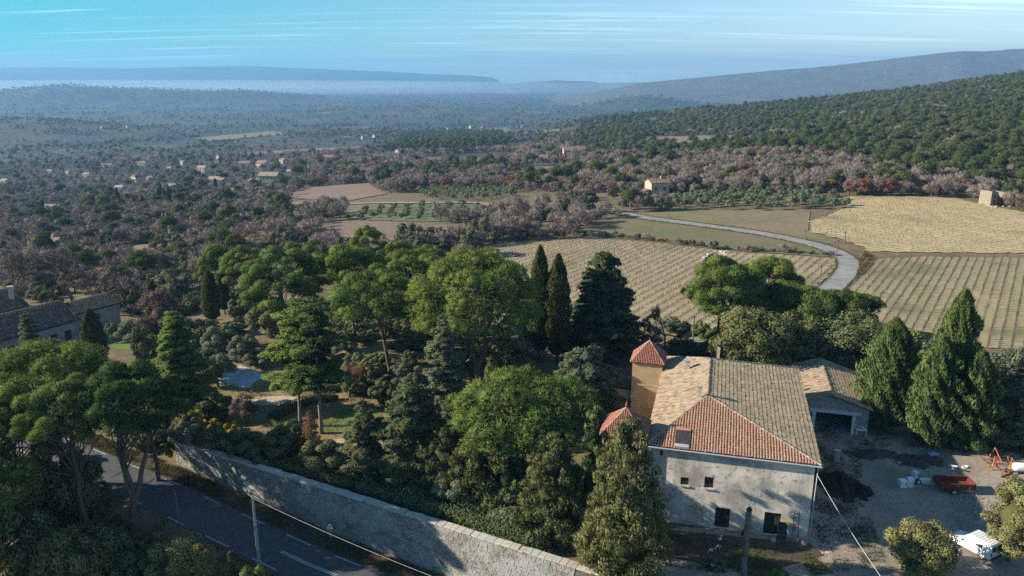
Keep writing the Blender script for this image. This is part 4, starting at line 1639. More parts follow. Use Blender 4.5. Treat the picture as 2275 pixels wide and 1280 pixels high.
# lower left: the road-side pines
hero('pine', 'pine_tree', 100, 79, 750, 300, 'broad rounded pine whose bright crown fills the far lower corner beside the road', 101, chh=11.0, n_cl=50, spread_bottom=.9, trunk_r=.34, lean=(0, 0))
hero('pine', 'pine_tree', 275, 70, 806, 215, 'forked dark pine with bare branching trunk at the edge of the road', 102, chh=8.0, n_cl=38, trunk_r=.36, forks=3, lean=(1.5, .5), leaf='pine_dark_leaf', row=1060)  # dark leaf colour carries the shade thrown by the pines beside it
hero('pine', 'pine_tree', 170, 70, 834, 190, 'yellow green pine crown standing in front of the broad corner pine', 103, chh=7.5, n_cl=30, spread_bottom=.9, lean=(-.5, 0), row=1000)
hero('pine', 'pine_tree', 335, 80, 838, 150, 'dark pine crown beside the forked pine, shading the far end of the stone wall', 105, chh=6.5, n_cl=28, leaf='pine_dark_leaf', row=940)
hero('pine', 'pine_tree', 20, 71, 855, 190, 'pine crown cut by the picture edge above the dark undergrowth', 104, chh=10.0, n_cl=34, spread_bottom=.9, row=960)
# central pines
p1, PINE_A = hero('pine', 'pine_tree', 868, 106, 598, 200, 'leaning umbrella pine with tall bare trunk beside the trampoline', 111, chh=8.2, n_cl=40, trunk_r=.36, lean=(-1.6, 0), row=820)
hero('pine', 'pine_tree', 1060, 101, 548, 262, 'biggest rounded pine, tallest crown in the middle of the garden', 112, chh=13.5, n_cl=62, trunk_r=.4, forks=2, lean=(-.6, 0), spread_bottom=.9)
hero('pine', 'pine_tree', 915, 118, 540, 160, 'rounded pine between the leaning umbrella pine and the biggest pine', 113, chh=10, n_cl=32)
p4, PINE_B = hero('pine', 'pine_tree', 778, 124, 536, 165, 'dense dome shaped pine behind the leaning umbrella pine', 114, chh=11.5, n_cl=40, spread_bottom=.9)
p5, PINE_C = hero('pine', 'pine_tree', 622, 119, 542, 150, 'bushy pine standing above the twin tall trunks', 115, chh=12, n_cl=40, spread_bottom=.95)
hero('pine', 'pine_tree', 693, 142, 522, 130, 'pine seen between the bushy pine and the dome shaped pine', 116, chh=11, n_cl=30)
for k, (px, Y, top, w, lb) in enumerate([(820, 152, 503, 80, 'pointed pale green pine top behind the dome shaped pine'), (882, 150, 528, 80, 'small pale pine just behind the rounded middle pine'),
                                       (945, 150, 545, 95, 'low pale pine at the edge of the brown vineyard'), (482, 150, 540, 75, 'pale blue green pine left of the bushy pine'),
                                       (540, 146, 548, 95, 'soft blue green pine close behind the two slim cypresses')]):
    loc = spot(px, Y, top + 40)
    h = hgt(top, Y, loc.z)
    plant('pine_tree', PINE_B if k % 2 else PINE_C, loc, 1.3 * k + .5, (wid(w, Y) / 11.5, wid(w, Y) / 11.5, h / 17.0), lb, 'tree')
# twin trunked flat pines
hero('layered', 'black_pine', 668, 90, 690, 165, 'flat tiered pine with tall straight trunk, the one further from the yard', 121, leaf='pine_leaf', levels=9, per=7, base=.36, flat_top=.75, droop=.06, trunk=.26, dens=215, size=.46, hang=.1, width_j=.35, bark='bark_pale', row=940)
hero('layered', 'black_pine', 712, 88, 664, 155, 'flat tiered pine with tall straight trunk beside the curved hedge', 122, leaf='pine_dark_leaf', levels=9, per=7, base=.40, flat_top=.7, droop=.06, trunk=.28, dens=215, size=.46, hang=.1, width_j=.35, bark='bark_pale', row=930)
# conifers
hero('layered', 'fir_tree', 388, 95, 682, 135, 'yellow green fir with slim bare trunk foot at the garden edge', 131, leaf='pine_leaf', levels=18, per=7, base=.14, trunk=.2, dens=230, power=.55)
hero('layered', 'cedar_tree', 985, 86, 690, 160, 'silver green cedar with straight thin top in the middle of the garden', 132, leaf='cedar_leaf', levels=20, per=7, base=.05, trunk=.28, dens=150, size=.40, power=.75, droop=-.05)
hero('layered', 'fir_tree', 915, 77, 850, 200, 'dark bushy fir behind the stone wall, left of the bright wide pine', 133, leaf='fir_leaf', levels=15, per=8, base=.04, trunk=.26, dens=230, power=.5, droop=-.12, size=.40)
hero('layered', 'fir_tree', 805, 77, 882, 110, 'slender fir with visible trunk just above the stone wall', 134, leaf='fir_leaf', levels=13, per=6, base=.08, trunk=.14, dens=170, power=.6)
hero('layered', 'fir_tree', 690, 80, 908, 75, 'thin brown half dead conifer behind the wall', 135, leaf='brown_leaf', levels=12, per=5, base=.06, trunk=.1, dens=60, power=.7, size=.26)
hero('layered', 'deodar_cedar', 1298, 90, 766, 190, 'drooping blue green cedar in front of the lean-to', 136, leaf='cedar_leaf', levels=12, per=7, base=.12, trunk=.2, dens=150, size=.40, power=.35, droop=-.22, hang=.8)
hero('layered', 'fir_tree', 1342, 115, 556, 165, 'large dark broad fir beside the vineyard, behind the house', 137, leaf='fir_leaf', levels=22, per=9, base=.07, trunk=.4, dens=120, power=.55, size=.78)
hero('layered', 'fir_tree', 1306, 113, 586, 90, 'narrow dark fir top leaning against the large broad fir', 138, leaf='fir_leaf', levels=20, per=6, base=.07, trunk=.25, dens=240, power=.7)
_, CYP_A = hero('cypress', 'cypress_tree', 1200, 112, 549, 46, 'tall dark columnar cypress nearer to the biggest pine', 141, n=11000)
hero('cypress', 'cypress_tree', 1240, 111, 568, 52, 'tall dark columnar cypress nearer to the large fir', 142, n=11000)
hero('cypress', 'cypress_tree', 1100, 97, 786, 40, 'short green cypress under the biggest pine', 143, n=6000, leaf='oak_leaf')
hero('cypress', 'cypress_tree', 207, 112, 690, 44, 'dark cypress in front of the low farm building', 144, n=7000)
for k, (px, Y, top, w, lb) in enumerate([(338, 130, 628, 27, 'small cypress beside the green lawn'), (466, 139, 603, 34, 'broader of the two slim dark cypresses before the bare wood'), (494, 146, 594, 22, 'slimmer of the two dark cypresses before the bare wood')]):
    loc = spot(px, Y, top + 40)
    plant('cypress_tree', CYP_A, loc, k * 2.1, (wid(w, Y) / wid(46, 112),) * 2 + (hgt(top, Y, loc.z) / hgt(549, 112),), lb, 'tree')
hero('layered', 'fir_tree', 62, 113, 690, 75, 'small grey fir in front of the dark farm roof', 145, leaf='fir_leaf', levels=13, per=6, base=.06, trunk=.14, dens=190, power=.6)
# the trees in front of the house
hero('pine', 'pine_tree', 1165, 75, 838, 315, 'bright green wide pine in front of the house, lit from its side', 151, chh=7.4, n_cl=44, trunk_r=.35, spread_bottom=.6, clump=(.17, .26), n_leaf=300)
hero('cone', 'laurel_tree', 1225, 65, 975, 175, 'dark olive evergreen leaning over the stone wall', 152, n=120, leaf='oak_leaf', power=.45, size=.27, n_leaf=180)
hero('cone', 'laurel_tree', 1060, 72, 985, 165, 'bushy dark evergreen behind the wall, between the dark fir and the bright wide pine', 156, n=90, leaf='oak_leaf', power=.4, size=.27, n_leaf=170)
hero('cone', 'laurel_tree', 985, 74, 960, 130, 'upright dark evergreen touching the dark bushy fir', 157, n=70, leaf='fir_leaf', power=.45, size=.27, n_leaf=170)
hero('cone', 'laurel_tree', 1130, 70, 1010, 130, 'low dark evergreen under the bright wide pine', 153, n=60, leaf='oak_leaf', power=.45, size=.34)
hero('cone', 'leyland_cypress', 1392, 58.5, 940, 215, 'tall yellow green conical evergreen standing against the house front', 154, n=230, leaf='laurel_leaf', power=.5, size=.23, tops=4, row=1150, base=.10, n_leaf=210)
hero('cone', 'leyland_cypress', 1316, 65, 905, 130, 'darker evergreen half hidden behind the tall conical one', 155, n=70, leaf='oak_leaf', power=.5, size=.3, row=1120)
# right side
hero('pine', 'pine_tree', 1592, 114, 566, 140, 'tall pine with slim bare trunk behind the house roof', 161, chh=9.5, n_cl=40, clump=(.2, .3), trunk_r=.26, lean=(.8, 0), row=700, spread_bottom=1.0)
hero('pine', 'pine_tree', 1708, 121, 567, 135, 'dark rounded pine just beyond the tall slim-trunked pine', 162, chh=9.5, n_cl=38, clump=(.2, .3), spread_bottom=.9)
hero('pine', 'pine_tree', 1785, 113, 634, 160, 'light green pine where the lane ends, left half of the wide crown', 163, chh=7.0, n_cl=34, clump=(.2, .3), spread_bottom=.9)
hero('pine', 'pine_tree', 1875, 114, 645, 150, 'flat spreading pine at the corner of the near vineyard', 164, chh=5.0, n_cl=26, leaf='pine_dark_leaf')
hero('round', 'evergreen_oak', 1672, 103, 682, 160, 'round glossy evergreen oak just behind the house roof', 171, n_cl=46, size=.36)
hero('round', 'evergreen_oak', 1765, 106, 700, 130, 'evergreen oak between the house roof and the garage roof', 172, n_cl=36, size=.36)
hero('round', 'evergreen_oak', 1905, 104, 698, 165, 'broad evergreen oak rising behind the garage', 173, n_cl=46, size=.36)
hero('round', 'evergreen_oak', 2020, 100, 738, 120, 'evergreen oak between the two big cypress shaped trees', 174, n_cl=34, size=.36)
hero('cypress', 'leyland_cypress', 1985, 89, 712, 96, 'light green conical evergreen at the corner of the garage', 175, n=18000, leaf='leyland_leaf', size=.38, lumpy=1.7, base=.03)
hero('cypress', 'leyland_cypress', 2137, 86, 648, 84, 'tallest dark green conical evergreen above the trailer', 176, n=20000, leaf='leyland_leaf', size=.38, lumpy=1.7, base=.03)
hero('cypress', 'leyland_cypress', 2090, 84, 752, 84, 'rounded green evergreen below the tallest cone, yard side', 177, n=15000, leaf='leyland_leaf', size=.38, lumpy=1.8, base=.02)
hero('cypress', 'leyland_cypress', 2174, 83, 785, 82, 'dark evergreen joined to the tallest cone, on the machine side', 178, n=15000, leaf='leyland_leaf', size=.38, lumpy=1.8, base=.02)
hero('round', 'evergreen_oak', 2262, 90, 770, 130, 'grey green bush tree at the picture edge beyond the orange machine', 179, n_cl=36, leaf='olive_leaf', size=.30)
hero('round', 'evergreen_oak', 2258, 84, 905, 90, 'low glossy shrub at the picture edge above the white tank', 180, n_cl=22, size=.28)
hero('bare', 'oak_tree', 2236, 92, 845, 66, 'small brown leaved oak beside the tallest evergreen group', 181, leafn=2600, leaf='brown_leaf', twig=900)
hero('bare', 'bare_tree', 2172, 91, 640, 60, 'leafless grey tree top poking out behind the tallest cone', 182, twig=1800, twig_l=.4)
hero('round', 'laurel_bush', 2048, 59.5, 1165, 145, 'rounded pale green bush beside the white van', 183, n_cl=46, leaf='laurel_leaf', size=.18, n_leaf=380, cat='bush', row=1230, base=.05)
hero('round', 'laurel_bush', 2248, 61.5, 1066, 125, 'tall yellow green bush at the picture edge over the white van', 184, n_cl=46, leaf='laurel_leaf', size=.18, n_leaf=380, cat='bush', row=1200, base=.05)
hero('round', 'laurel_bush', 1735, 57.2, 1262, 44, 'small bright bush at the bottom edge in front of the house', 185, n_cl=14, leaf='pine_leaf', size=.2, cat='bush', row=1275, base=.0)
hero('round', 'olive_bush', 1588, 60.5, 1242, 44, 'small grey green shrub beside the tall post in front of the house', 186, n_cl=14, leaf='olive_leaf', size=.18, cat='bush', row=1265, base=.0)
# lower left undergrowth
_, BUSH_A = hero('round', 'evergreen_oak', 400, 61, 1192, 150, 'sunlit round bush at the bottom edge beside the road', 191, n_cl=40, leaf='laurel_leaf', size=.18, n_leaf=380, cat='bush', row=1240, base=.0)
hero('cone', 'young_conifer', 515, 60.5, 1232, 62, 'small pointed bush at the foot of the concrete pole', 192, n=34, leaf='oak_leaf', size=.22, cat='bush', row=1260, base=.0)
BUSH_D = gen_round(195, 5.2, wid(150, 61) / 2 * 1.12, 40, leaf='oak_leaf', size=.26, base=.0)  # darker leaves put the shade of the road bank into the colour
for k, (px, Y, lb) in enumerate([(-140, 66, 'unseen pine added just outside the picture to shade the road bank'), (-230, 74, 'second unseen pine added outside the picture to shade the road bank'), (-230, 60, 'third unseen pine added outside the picture to shade the road bank')]):  # unseen pines, added for the shadows they cast across road and bank
    plant('pine_tree', PINE_A, spot(px, Y, 900), k * 2.0, 1.0, lb, 'tree')
for k, (px, Y, top, w, lb) in enumerate([(40, 63, 1140, 150, 'dark bush at the bottom picture corner'), (150, 61, 1180, 140, 'second bush from the bottom picture corner'), (235, 64, 1170, 110, 'small bush below the forked pine'), (70, 70, 1030, 170, 'shaded bush under the corner pine crowns'), (160, 73, 1010, 120, 'dim bush at the foot of the broad corner pine'), (300, 62, 1235, 100, 'low bush between the forked pine and the sunlit round bush'), (560, 58.5, 1262, 90, 'low bush at the bottom edge beside the concrete pole')]):
    loc = spot(px, Y, top + 60)
    h = hgt(top, Y, loc.z)
    plant('evergreen_bush', BUSH_D, loc, k * 1.1, (wid(w, Y) / wid(150, 61), wid(w, Y) / wid(150, 61), h / 5.2), lb, 'bush')
# garden shrubs
_, SHRUB_A = hero('round', 'olive_shrub', 490, 117, 722, 72, 'silvery olive shrub beneath the two slim cypresses', 201, n_cl=26, leaf='olive_leaf', size=.28, cat='shrub', base=.03)
_, SHRUB_B = hero('round', 'garden_shrub', 360, 122, 640, 92, 'pinkish brown leaved shrub tree beside the lawn', 202, n_cl=26, leaf='rosy_leaf', size=.28, cat='shrub', base=.15, n_leaf=120)
_, SHRUB_C = hero('round', 'garden_shrub', 640, 83, 935, 80, 'dark clipped shrub behind the wall near the brown conifer', 203, n_cl=24, leaf='oak_leaf', size=.24, cat='shrub', base=.0)
for k, (px, Y, top, w, pr, nm, lb) in enumerate([
        (540, 114, 735, 64, SHRUB_A, 'olive_shrub', 'olive shrub right beside the bushy pine'),
        (430, 108, 752, 80, SHRUB_A, 'olive_shrub', 'olive shrub close to the yellow green fir'),
        (480, 104, 772, 70, SHRUB_A, 'olive_shrub', 'low olive shrub above the swimming pool'),
        (575, 112, 770, 62, SHRUB_A, 'olive_shrub', 'small olive shrub behind the swimming pool'),
        (300, 125, 700, 70, SHRUB_A, 'olive_shrub', 'grey shrub behind the green lawn'),
        (255, 128, 706, 40, SHRUB_A, 'olive_shrub', 'little grey shrub at the farm building corner'),
        (320, 112, 730, 50, SHRUB_C, 'garden_shrub', 'upright shrub at the near edge of the lawn'),
        (470, 93, 872, 80, SHRUB_C, 'garden_shrub', 'spreading dark shrub in front of the swimming pool'),
        (545, 91, 872, 60, SHRUB_B, 'garden_shrub', 'rosy bare looking shrub between the pool and the twin trunks'),
        (420, 84, 932, 80, SHRUB_A, 'olive_shrub', 'grey green shrub near the end of the stone wall'),
        (480, 83, 950, 80, SHRUB_C, 'garden_shrub', 'dark shrub behind the wall, nearest its far end'),
        (545, 81, 958, 85, SHRUB_C, 'garden_shrub', 'dark shrub behind the wall, second from its far end'),
        (600, 80, 968, 85, SHRUB_C, 'garden_shrub', 'dark shrub behind the wall, third from its far end'),
        (720, 78, 985, 100, SHRUB_C, 'garden_shrub', 'dark shrub behind the wall between brown conifer and slender fir'),
        (820, 103, 800, 60, SHRUB_C, 'garden_shrub', 'round shrub at the foot of the leaning umbrella pine'),
        (790, 100, 842, 55, SHRUB_C, 'garden_shrub', 'clipped round shrub right of the pollarded tree'),
        (850, 96, 848, 55, SHRUB_C, 'garden_shrub', 'clipped round shrub below the trampoline'),
        (1150, 108, 760, 120, SHRUB_C, 'garden_shrub', 'shaded evergreen shrub at the foot of the dark columnar cypresses'),
        (1020, 108, 760, 130, SHRUB_C, 'garden_shrub', 'shaded evergreen shrub under the biggest pine'),
        (1150, 92, 820, 120, SHRUB_C, 'garden_shrub', 'dark shrub beside the short green cypress'),
        (600, 128, 668, 90, SHRUB_C, 'garden_shrub', 'grey green shrub under the bushy pine'),
        (740, 132, 660, 90, SHRUB_B, 'garden_shrub', 'rosy leafless thicket between the bushy and the dome pine'),
        (1020, 74, 1060, 110, SHRUB_C, 'garden_shrub', 'leafy shrub hanging over the wall below the dark fir'),
        (860, 75, 1040, 90, SHRUB_C, 'garden_shrub', 'leafy shrub between slender fir and dark bushy fir'),
        (1440, 112, 720, 70, SHRUB_B, 'garden_shrub', 'brownish shrub between the large fir and the tower roof')]):
    loc = spot(px, Y, top + 30)
    base_r, base_h = {id(SHRUB_A): (wid(72, 117), hgt(722, 117, -2)), id(SHRUB_B): (wid(92, 122), hgt(640, 122, -2.3)), id(SHRUB_C): (wid(80, 83), hgt(935, 83))}[id(pr)]
    h = max(hgt(top, Y, loc.z), 1.2)
    plant(nm, pr, loc, k * 1.7, (wid(w, Y) / base_r,) * 2 + (h / base_h,), lb, 'shrub')
_, YEL = hero('round', 'yellow_shrub', 425, 89, 905, 56, 'yellow leaved shrub at the path, the broadest of three', 204, n_cl=18, leaf='yellow_leaf', size=.22, cat='shrub', base=.0)
for k, (px, Y, top, w, lb) in enumerate([(466, 87.5, 922, 44, 'yellow leaved shrub at the path, the middle of three'), (514, 86.5, 920, 44, 'yellow leaved shrub at the path, nearest the curved hedge')]):
    loc = spot(px, Y, top + 10)
    plant('yellow_shrub', YEL, loc, k + 1., wid(w, Y) / wid(56, 89), lb, 'shrub')
# pollarded tree: stout limbs, pale whips
def pollard():
    rng = np.random.default_rng(9)
    tb, lf = MB(), Leafy()
    tb.tube([(0, 0, -.2), (.05, 0, .9), (0, .05, 1.5)], [.22, .2, .22], 8)
    for k in range(7):
        a = 6.283 * k / 7 + rng.normal(0, .2)
        L = rng.uniform(.8, 1.5)
        p = np.array([math.cos(a) * L, math.sin(a) * L, 1.6 + rng.uniform(.4, 1.2)])
        pts = branch_path((0, 0, 1.4), p, rng, 3, .1)
        tb.tube(pts, taper(.13, .10, 4), 6)
        n = 60
        D = unit(np.array([math.cos(a) * .3, math.sin(a) * .3, 1]) + rng.normal(0, .28, (n, 3)))
        V, T = spikes(np.repeat(p[None], n, 0) + rng.normal(0, .08, (n, 3)), D, .05, rng.uniform(1.2, 2.4, n), rng)
        lf.tris(V, T, .6 + rng.normal(0, .2, n))
    return tb.mesh('trunk', MATS['bark_pale'], True), lf.mesh('crown', MATS['brown_leaf'])


plant('pollarded_tree', pollard(), spot(776, 99, 868), 0, 1.15, 'pollarded bare tree with pale whips and stout limbs on the lawn', 'tree')
for k, (px, Y, top, w, lb) in enumerate([(1478, 118, 680, 90, 'bare dark tree standing at the corner of the middle vineyard'), (150, 150, 560, 170, 'large leafless tree behind the dark farm roofs'), (30, 155, 560, 150, 'leafless tree at the picture edge behind the farm chimneys'), (215, 142, 600, 90, 'bare reddish tree behind the farm building')]):
    hero('bare', 'bare_tree', px, Y, top, w, lb, 210 + k, twig=5000, trunk=.22, twig_l=.55)
hero('round', 'clipped_tree', 112, 158, 578, 52, 'dark square clipped evergreen behind the farm', 215, n_cl=26, leaf='cypress_leaf', size=.3, base=.05, trunk=.2)


# ------------------------------------------------------------------ undergrowth of the garden wood
UNDER = [([(560, 640), (900, 700), (1180, 720), (1440, 760), (1300, 800), (1180, 810), (900, 780), (740, 760), (560, 720)], 46, 'dark evergreen undergrowth shrub between the garden pines'),
         ([(230, 640), (560, 640), (560, 730), (420, 790), (330, 740), (260, 700)], 44, 'grey green undergrowth shrub round the far lawn'),
         ([(600, 790), (760, 780), (900, 800), (1000, 860), (960, 990), (800, 960), (880, 880), (640, 830)], 26, 'low leafy shrub scattered over the garden floor'),
         ([(1480, 730), (1640, 740), (1620, 790), (1500, 785)], 10, 'low leafy shrub behind the house roof'),
         ([(1560, 770), (2040, 760), (2060, 860), (1960, 900), (1900, 830), (1700, 800)], 22, 'evergreen undergrowth shrub behind the garage'),
         ([(2030, 960), (2210, 990), (2275, 1000), (2275, 960), (2200, 900)], 9, 'low weed shrub at the foot of the tall evergreens'),
         ([(0, 960), (200, 1010), (240, 1150), (330, 1215), (300, 1280), (0, 1280)], 26, 'dark undergrowth bush of the shaded road bank'),
         ([(200, 900), (430, 900), (430, 985), (330, 1000), (215, 975)], 22, 'green shrub on the bank above the far end of the road'),
         ([(860, 1010), (1000, 1050), (1180, 1090), (1290, 1180), (1240, 1200), (1000, 1130), (850, 1080)], 26, 'leafy shrub growing along the top of the stone wall')]
rngu = np.random.default_rng(8)
for poly, n, lb in UNDER:
    xs, ys = [q[0] for q in poly], [q[1] for q in poly]
    k = 0
    tries = 0
    while k < n and tries < 2000:
        tries += 1
        px, py = rngu.uniform(min(xs), max(xs)), rngu.uniform(min(ys), max(ys))
        if not inpoly(np.array([px]), np.array([py]), poly)[0]:
            continue
        if 455 < px < 600 and 800 < py < 900:
            continue
        g = G(px, py)
        s = rngu.uniform(.45, .95)
        if hidden(g.x, g.y, g.z, 2.5 * s, 1.0):
            continue
        pr = (SHRUB_C, SHRUB_A, SHRUB_C, BUSH_D)[int(rngu.integers(0, 4))] if 'dark' not in lb else SHRUB_C
        sc = s * (.55 if pr is BUSH_D else .75)
        plant('undergrowth_shrub', pr, g, rngu.uniform(0, 6.28), (sc * rngu.uniform(.8, 1.4), sc * rngu.uniform(.8, 1.4), sc * rngu.uniform(.6, 1.1)), lb, 'shrub', lb.replace('shrub', 'shrubs').replace('bush ', 'bushes '))
        k += 1
# ------------------------------------------------------------------ woods, orchards and vines of the countryside
def lod_tree(seed, h, cr, n_cl, n_leaf, size, leaf, kind='leaf', base=.15, trunk=.16, clump=(.28, .42), dome=False, twigs=0, limbs=True):
    """a whole small tree in one mesh (trunk and crown), for the middle distance"""
    rng = np.random.default_rng(seed)
    lf, tb = Leafy(), MB()
    zb = h * base
    cen = np.array([0, 0, (h + zb) / 2])
    el = np.array([cr, cr, (h - zb) / 2])
    tb.tube([(0, 0, -.6), (0, 0, h * .55)], [trunk, trunk * .5], 5, False)
    for k in range(n_cl):
        d = rand_dirs(rng, 1)[0]
        if dome:
            d[2] = abs(d[2]) if rng.random() < .75 else d[2] * .5
        r = cr * rng.uniform(*clump)
        p = cen + d * np.maximum(el - r * .7, .1) * rng.uniform(.6, 1.0)
        if kind == 'twig':
            n = n_leaf
            dd = rand_dirs(rng, n)
            C = p + dd * r * rng.uniform(.1, .9, (n, 1))
            D = unit(dd * .7 + d * .5 + np.array([0, 0, .6]))
            V, T = spikes(C, D, size * .16, size * rng.uniform(.8, 1.6, n), rng)
            lf.tris(V, T, .5 + rng.normal(0, .2, n), unit(dd + d * .6))
            if limbs:
                pts = branch_path((0, 0, h * .3), p, rng, 2)
                tb.tube(pts, taper(trunk * .4, .02, len(pts)), 3, False)
        else:
            clump_leaves(lf, p, r, n_leaf, rng, kind, size, .8, .5 + rng.normal(0, .14), low=-.5)
    me = lf.mesh('tree', MATS[leaf])
    # join the trunk into the same mesh
    tv = np.array(tb.v, np.float32)
    nv = len(me.vertices)
    V = np.empty(nv * 3, np.float32)
    me.vertices.foreach_get('co', V)
    Q = np.concatenate(lf.Q) if lf.Q else np.zeros((0, 4), int)
    T = np.concatenate(lf.T) if lf.T else np.zeros((0, 3), int)
    tq = np.array([f for f in tb.f if len(f) == 4]) + nv
    tt = np.array([f for f in tb.f if len(f) == 3]).reshape(-1, 3) + nv
    R = np.concatenate([np.clip(np.concatenate(lf.R), 0, 1), np.full(len(tv), .4)])
    me2 = mesh_np('tree', np.concatenate([V.reshape(-1, 3), tv]), np.concatenate([tq, Q]), np.concatenate([T, tt]) if len(tt) else T, rnd=R, mat=MATS[leaf], smooth=True)
    me2.materials.append(MATS['bark'])
    mi = np.zeros(len(me2.polygons), np.int32)
    mi[:len(tq)] = 1
    me2.polygons.foreach_set('material_index', mi)
    nrm = np.concatenate([np.concatenate(lf.N), np.tile([[0, -.7, .7]], (len(tv), 1))]).astype(np.float32)
    me2.normals_split_custom_set_from_vertices(nrm)
    bpy.data.meshes.remove(me)
    return me2


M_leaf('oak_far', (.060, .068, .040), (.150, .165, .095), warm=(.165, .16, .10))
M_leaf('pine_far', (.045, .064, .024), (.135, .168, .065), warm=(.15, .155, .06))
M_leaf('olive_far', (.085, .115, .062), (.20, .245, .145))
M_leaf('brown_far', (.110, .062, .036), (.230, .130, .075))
MID = {
    'pine': [lod_tree(301 + k, 8, 3.2, 15, 70, .62, 'pine_far', 'needle', .25, dome=True) for k in range(3)],
    'oak': [lod_tree(311 + k, 6, 3.2, 15, 80, .50, 'oak_far', 'leaf', .05) for k in range(3)],
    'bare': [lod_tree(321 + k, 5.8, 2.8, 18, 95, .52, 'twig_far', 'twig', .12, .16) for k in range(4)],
    'brown': [lod_tree(331 + k, 6, 2.8, 13, 70, .45, 'brown_far', 'leaf', .12) for k in range(2)],
    'olive': [lod_tree(341 + k, 4.2, 2.4, 11, 75, .36, 'olive_far', 'leaf', .12) for k in range(3)],
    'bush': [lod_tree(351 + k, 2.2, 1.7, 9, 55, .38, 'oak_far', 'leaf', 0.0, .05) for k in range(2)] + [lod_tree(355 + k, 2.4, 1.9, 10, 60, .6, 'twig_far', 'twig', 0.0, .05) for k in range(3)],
}
FAR = {
    'pine': [lod_tree(401 + k, 8, 3.4, 7, 26, 1.1, 'pine_far', 'needle', .2, dome=True, clump=(.4, .55)) for k in range(2)],
    'oak': [lod_tree(411 + k, 6, 3.4, 7, 26, .95, 'oak_far', 'leaf', .0, clump=(.4, .55)) for k in range(2)],
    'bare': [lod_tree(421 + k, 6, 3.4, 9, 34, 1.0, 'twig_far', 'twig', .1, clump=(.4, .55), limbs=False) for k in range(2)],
    'brown': [lod_tree(431, 6, 3.0, 7, 24, .8, 'brown_far', 'leaf', .1, clump=(.4, .55))],
}
cy = gen_cypress(441, 9, 1.0, 1300, 'cypress_leaf', .6, .03)[1]
MID['cypress'] = [cy]

EXCL = [F_MAIN, F_NEAR, F_FAR, F_BROWN, F_OLIVE,
        [(1370, 484), (1700, 527), (1850, 566), (1840, 580), (1560, 552), (1330, 528), (1250, 515), (1340, 500)],
        [(1400, 474), (1520, 468), (1880, 432), (1900, 462), (1800, 480), (1860, 552), (1640, 512)],
        [(640, 442), (670, 418), (820, 408), (860, 432), (780, 450)],
        [(1080, 398), (1170, 372), (1290, 366), (1240, 392)],
        [(1420, 324), (1440, 304), (1600, 302), (1775, 302), (1775, 314), (1600, 324), (1480, 332)],
        [(200, 570), (270, 548), (370, 540), (385, 552), (330, 574), (240, 580)],
        [(1490, 470), (1500, 430), (1880, 430), (1890, 464), (1800, 474)],
        [(925, 450), (925, 424), (1130, 420), (1160, 446), (1080, 456)],
        [(1290, 470), (1310, 436), (1360, 440), (1380, 476)],
        [(1880, 640), (1920, 560), (1960, 570), (1900, 660)],
        [(520, 446), (1100, 446), (1380, 462), (1380, 476), (1100, 470), (520, 460)],
        *PLOTS,
        [(900, 352), (1100, 338), (1180, 342), (1100, 352), (960, 362)]]
REG = [  # polygon in the photograph, kinds with shares, density
    ([(860, 336), (900, 300), (1000, 292), (1110, 298), (1140, 330), (1000, 342)], {'pine': .9, 'oak': .1}, 1.0),
    ([(1270, 345), (1290, 262), (1480, 243), (1700, 222), (1950, 195), (2400, 120), (2400, 440), (2180, 425), (2060, 398), (1900, 372), (1780, 345), (1600, 345), (1450, 350)], {'pine': .42, 'oak': .50, 'bare': .08}, 1.0),
    ([(660, 430), (690, 385), (900, 345), (1180, 325), (1500, 335), (1750, 340), (1900, 368), (2060, 396), (2190, 430), (2130, 445), (1880, 436), (1500, 432), (1200, 428), (930, 430)], {'bare': .66, 'brown': .14, 'oak': .14, 'pine': .06}, .92),
    ([(2100, 425), (2400, 430), (2400, 480), (2250, 470), (2130, 452)], {'oak': .6, 'bare': .3, 'pine': .1}, .45),
    ([(930, 500), (1080, 468), (1380, 474), (1370, 506), (1280, 528), (1100, 545), (960, 545)], {'bare': .55, 'bush': .35, 'oak': .10}, .62),
    ([(1100, 470), (1300, 440), (1480, 440), (1480, 475), (1350, 470), (1200, 480)], {'bare': .45, 'oak': .25, 'bush': .2, 'pine': .1}, .35),
    ([(-150, 480), (200, 440), (480, 430), (640, 445), (780, 475), (720, 515), (700, 560), (560, 600), (420, 640), (330, 650), (-150, 630)], {'bare': .54, 'oak': .22, 'pine': .07, 'bush': .17}, .60),
    ([(-150, 590), (330, 585), (430, 640), (300, 705), (200, 672), (-150, 705)], {'bare': .35, 'oak': .35, 'bush': .3}, .75),
    ([(300, 600), (520, 580), (700, 560), (1100, 545), (1100, 640), (700, 660), (420, 690), (280, 660)], {'bare': .5, 'oak': .3, 'bush': .2}, .7),
    ([(-150, 480), (-150, 360), (150, 345), (660, 330), (900, 330), (690, 400), (640, 445), (300, 440)], {'oak': .26, 'bare': .52, 'pine': .10, 'bush': .12}, .50),
]
REGN = ['in the dark grove', 'on the wooded hillside', 'in the bare oak belt', 'beside the ruined cabin', 'in the hedge strip above the vineyard', 'beyond the dirt track', 'on the slope below the village', 'behind the low farm', 'behind the garden pines', 'among the village gardens']
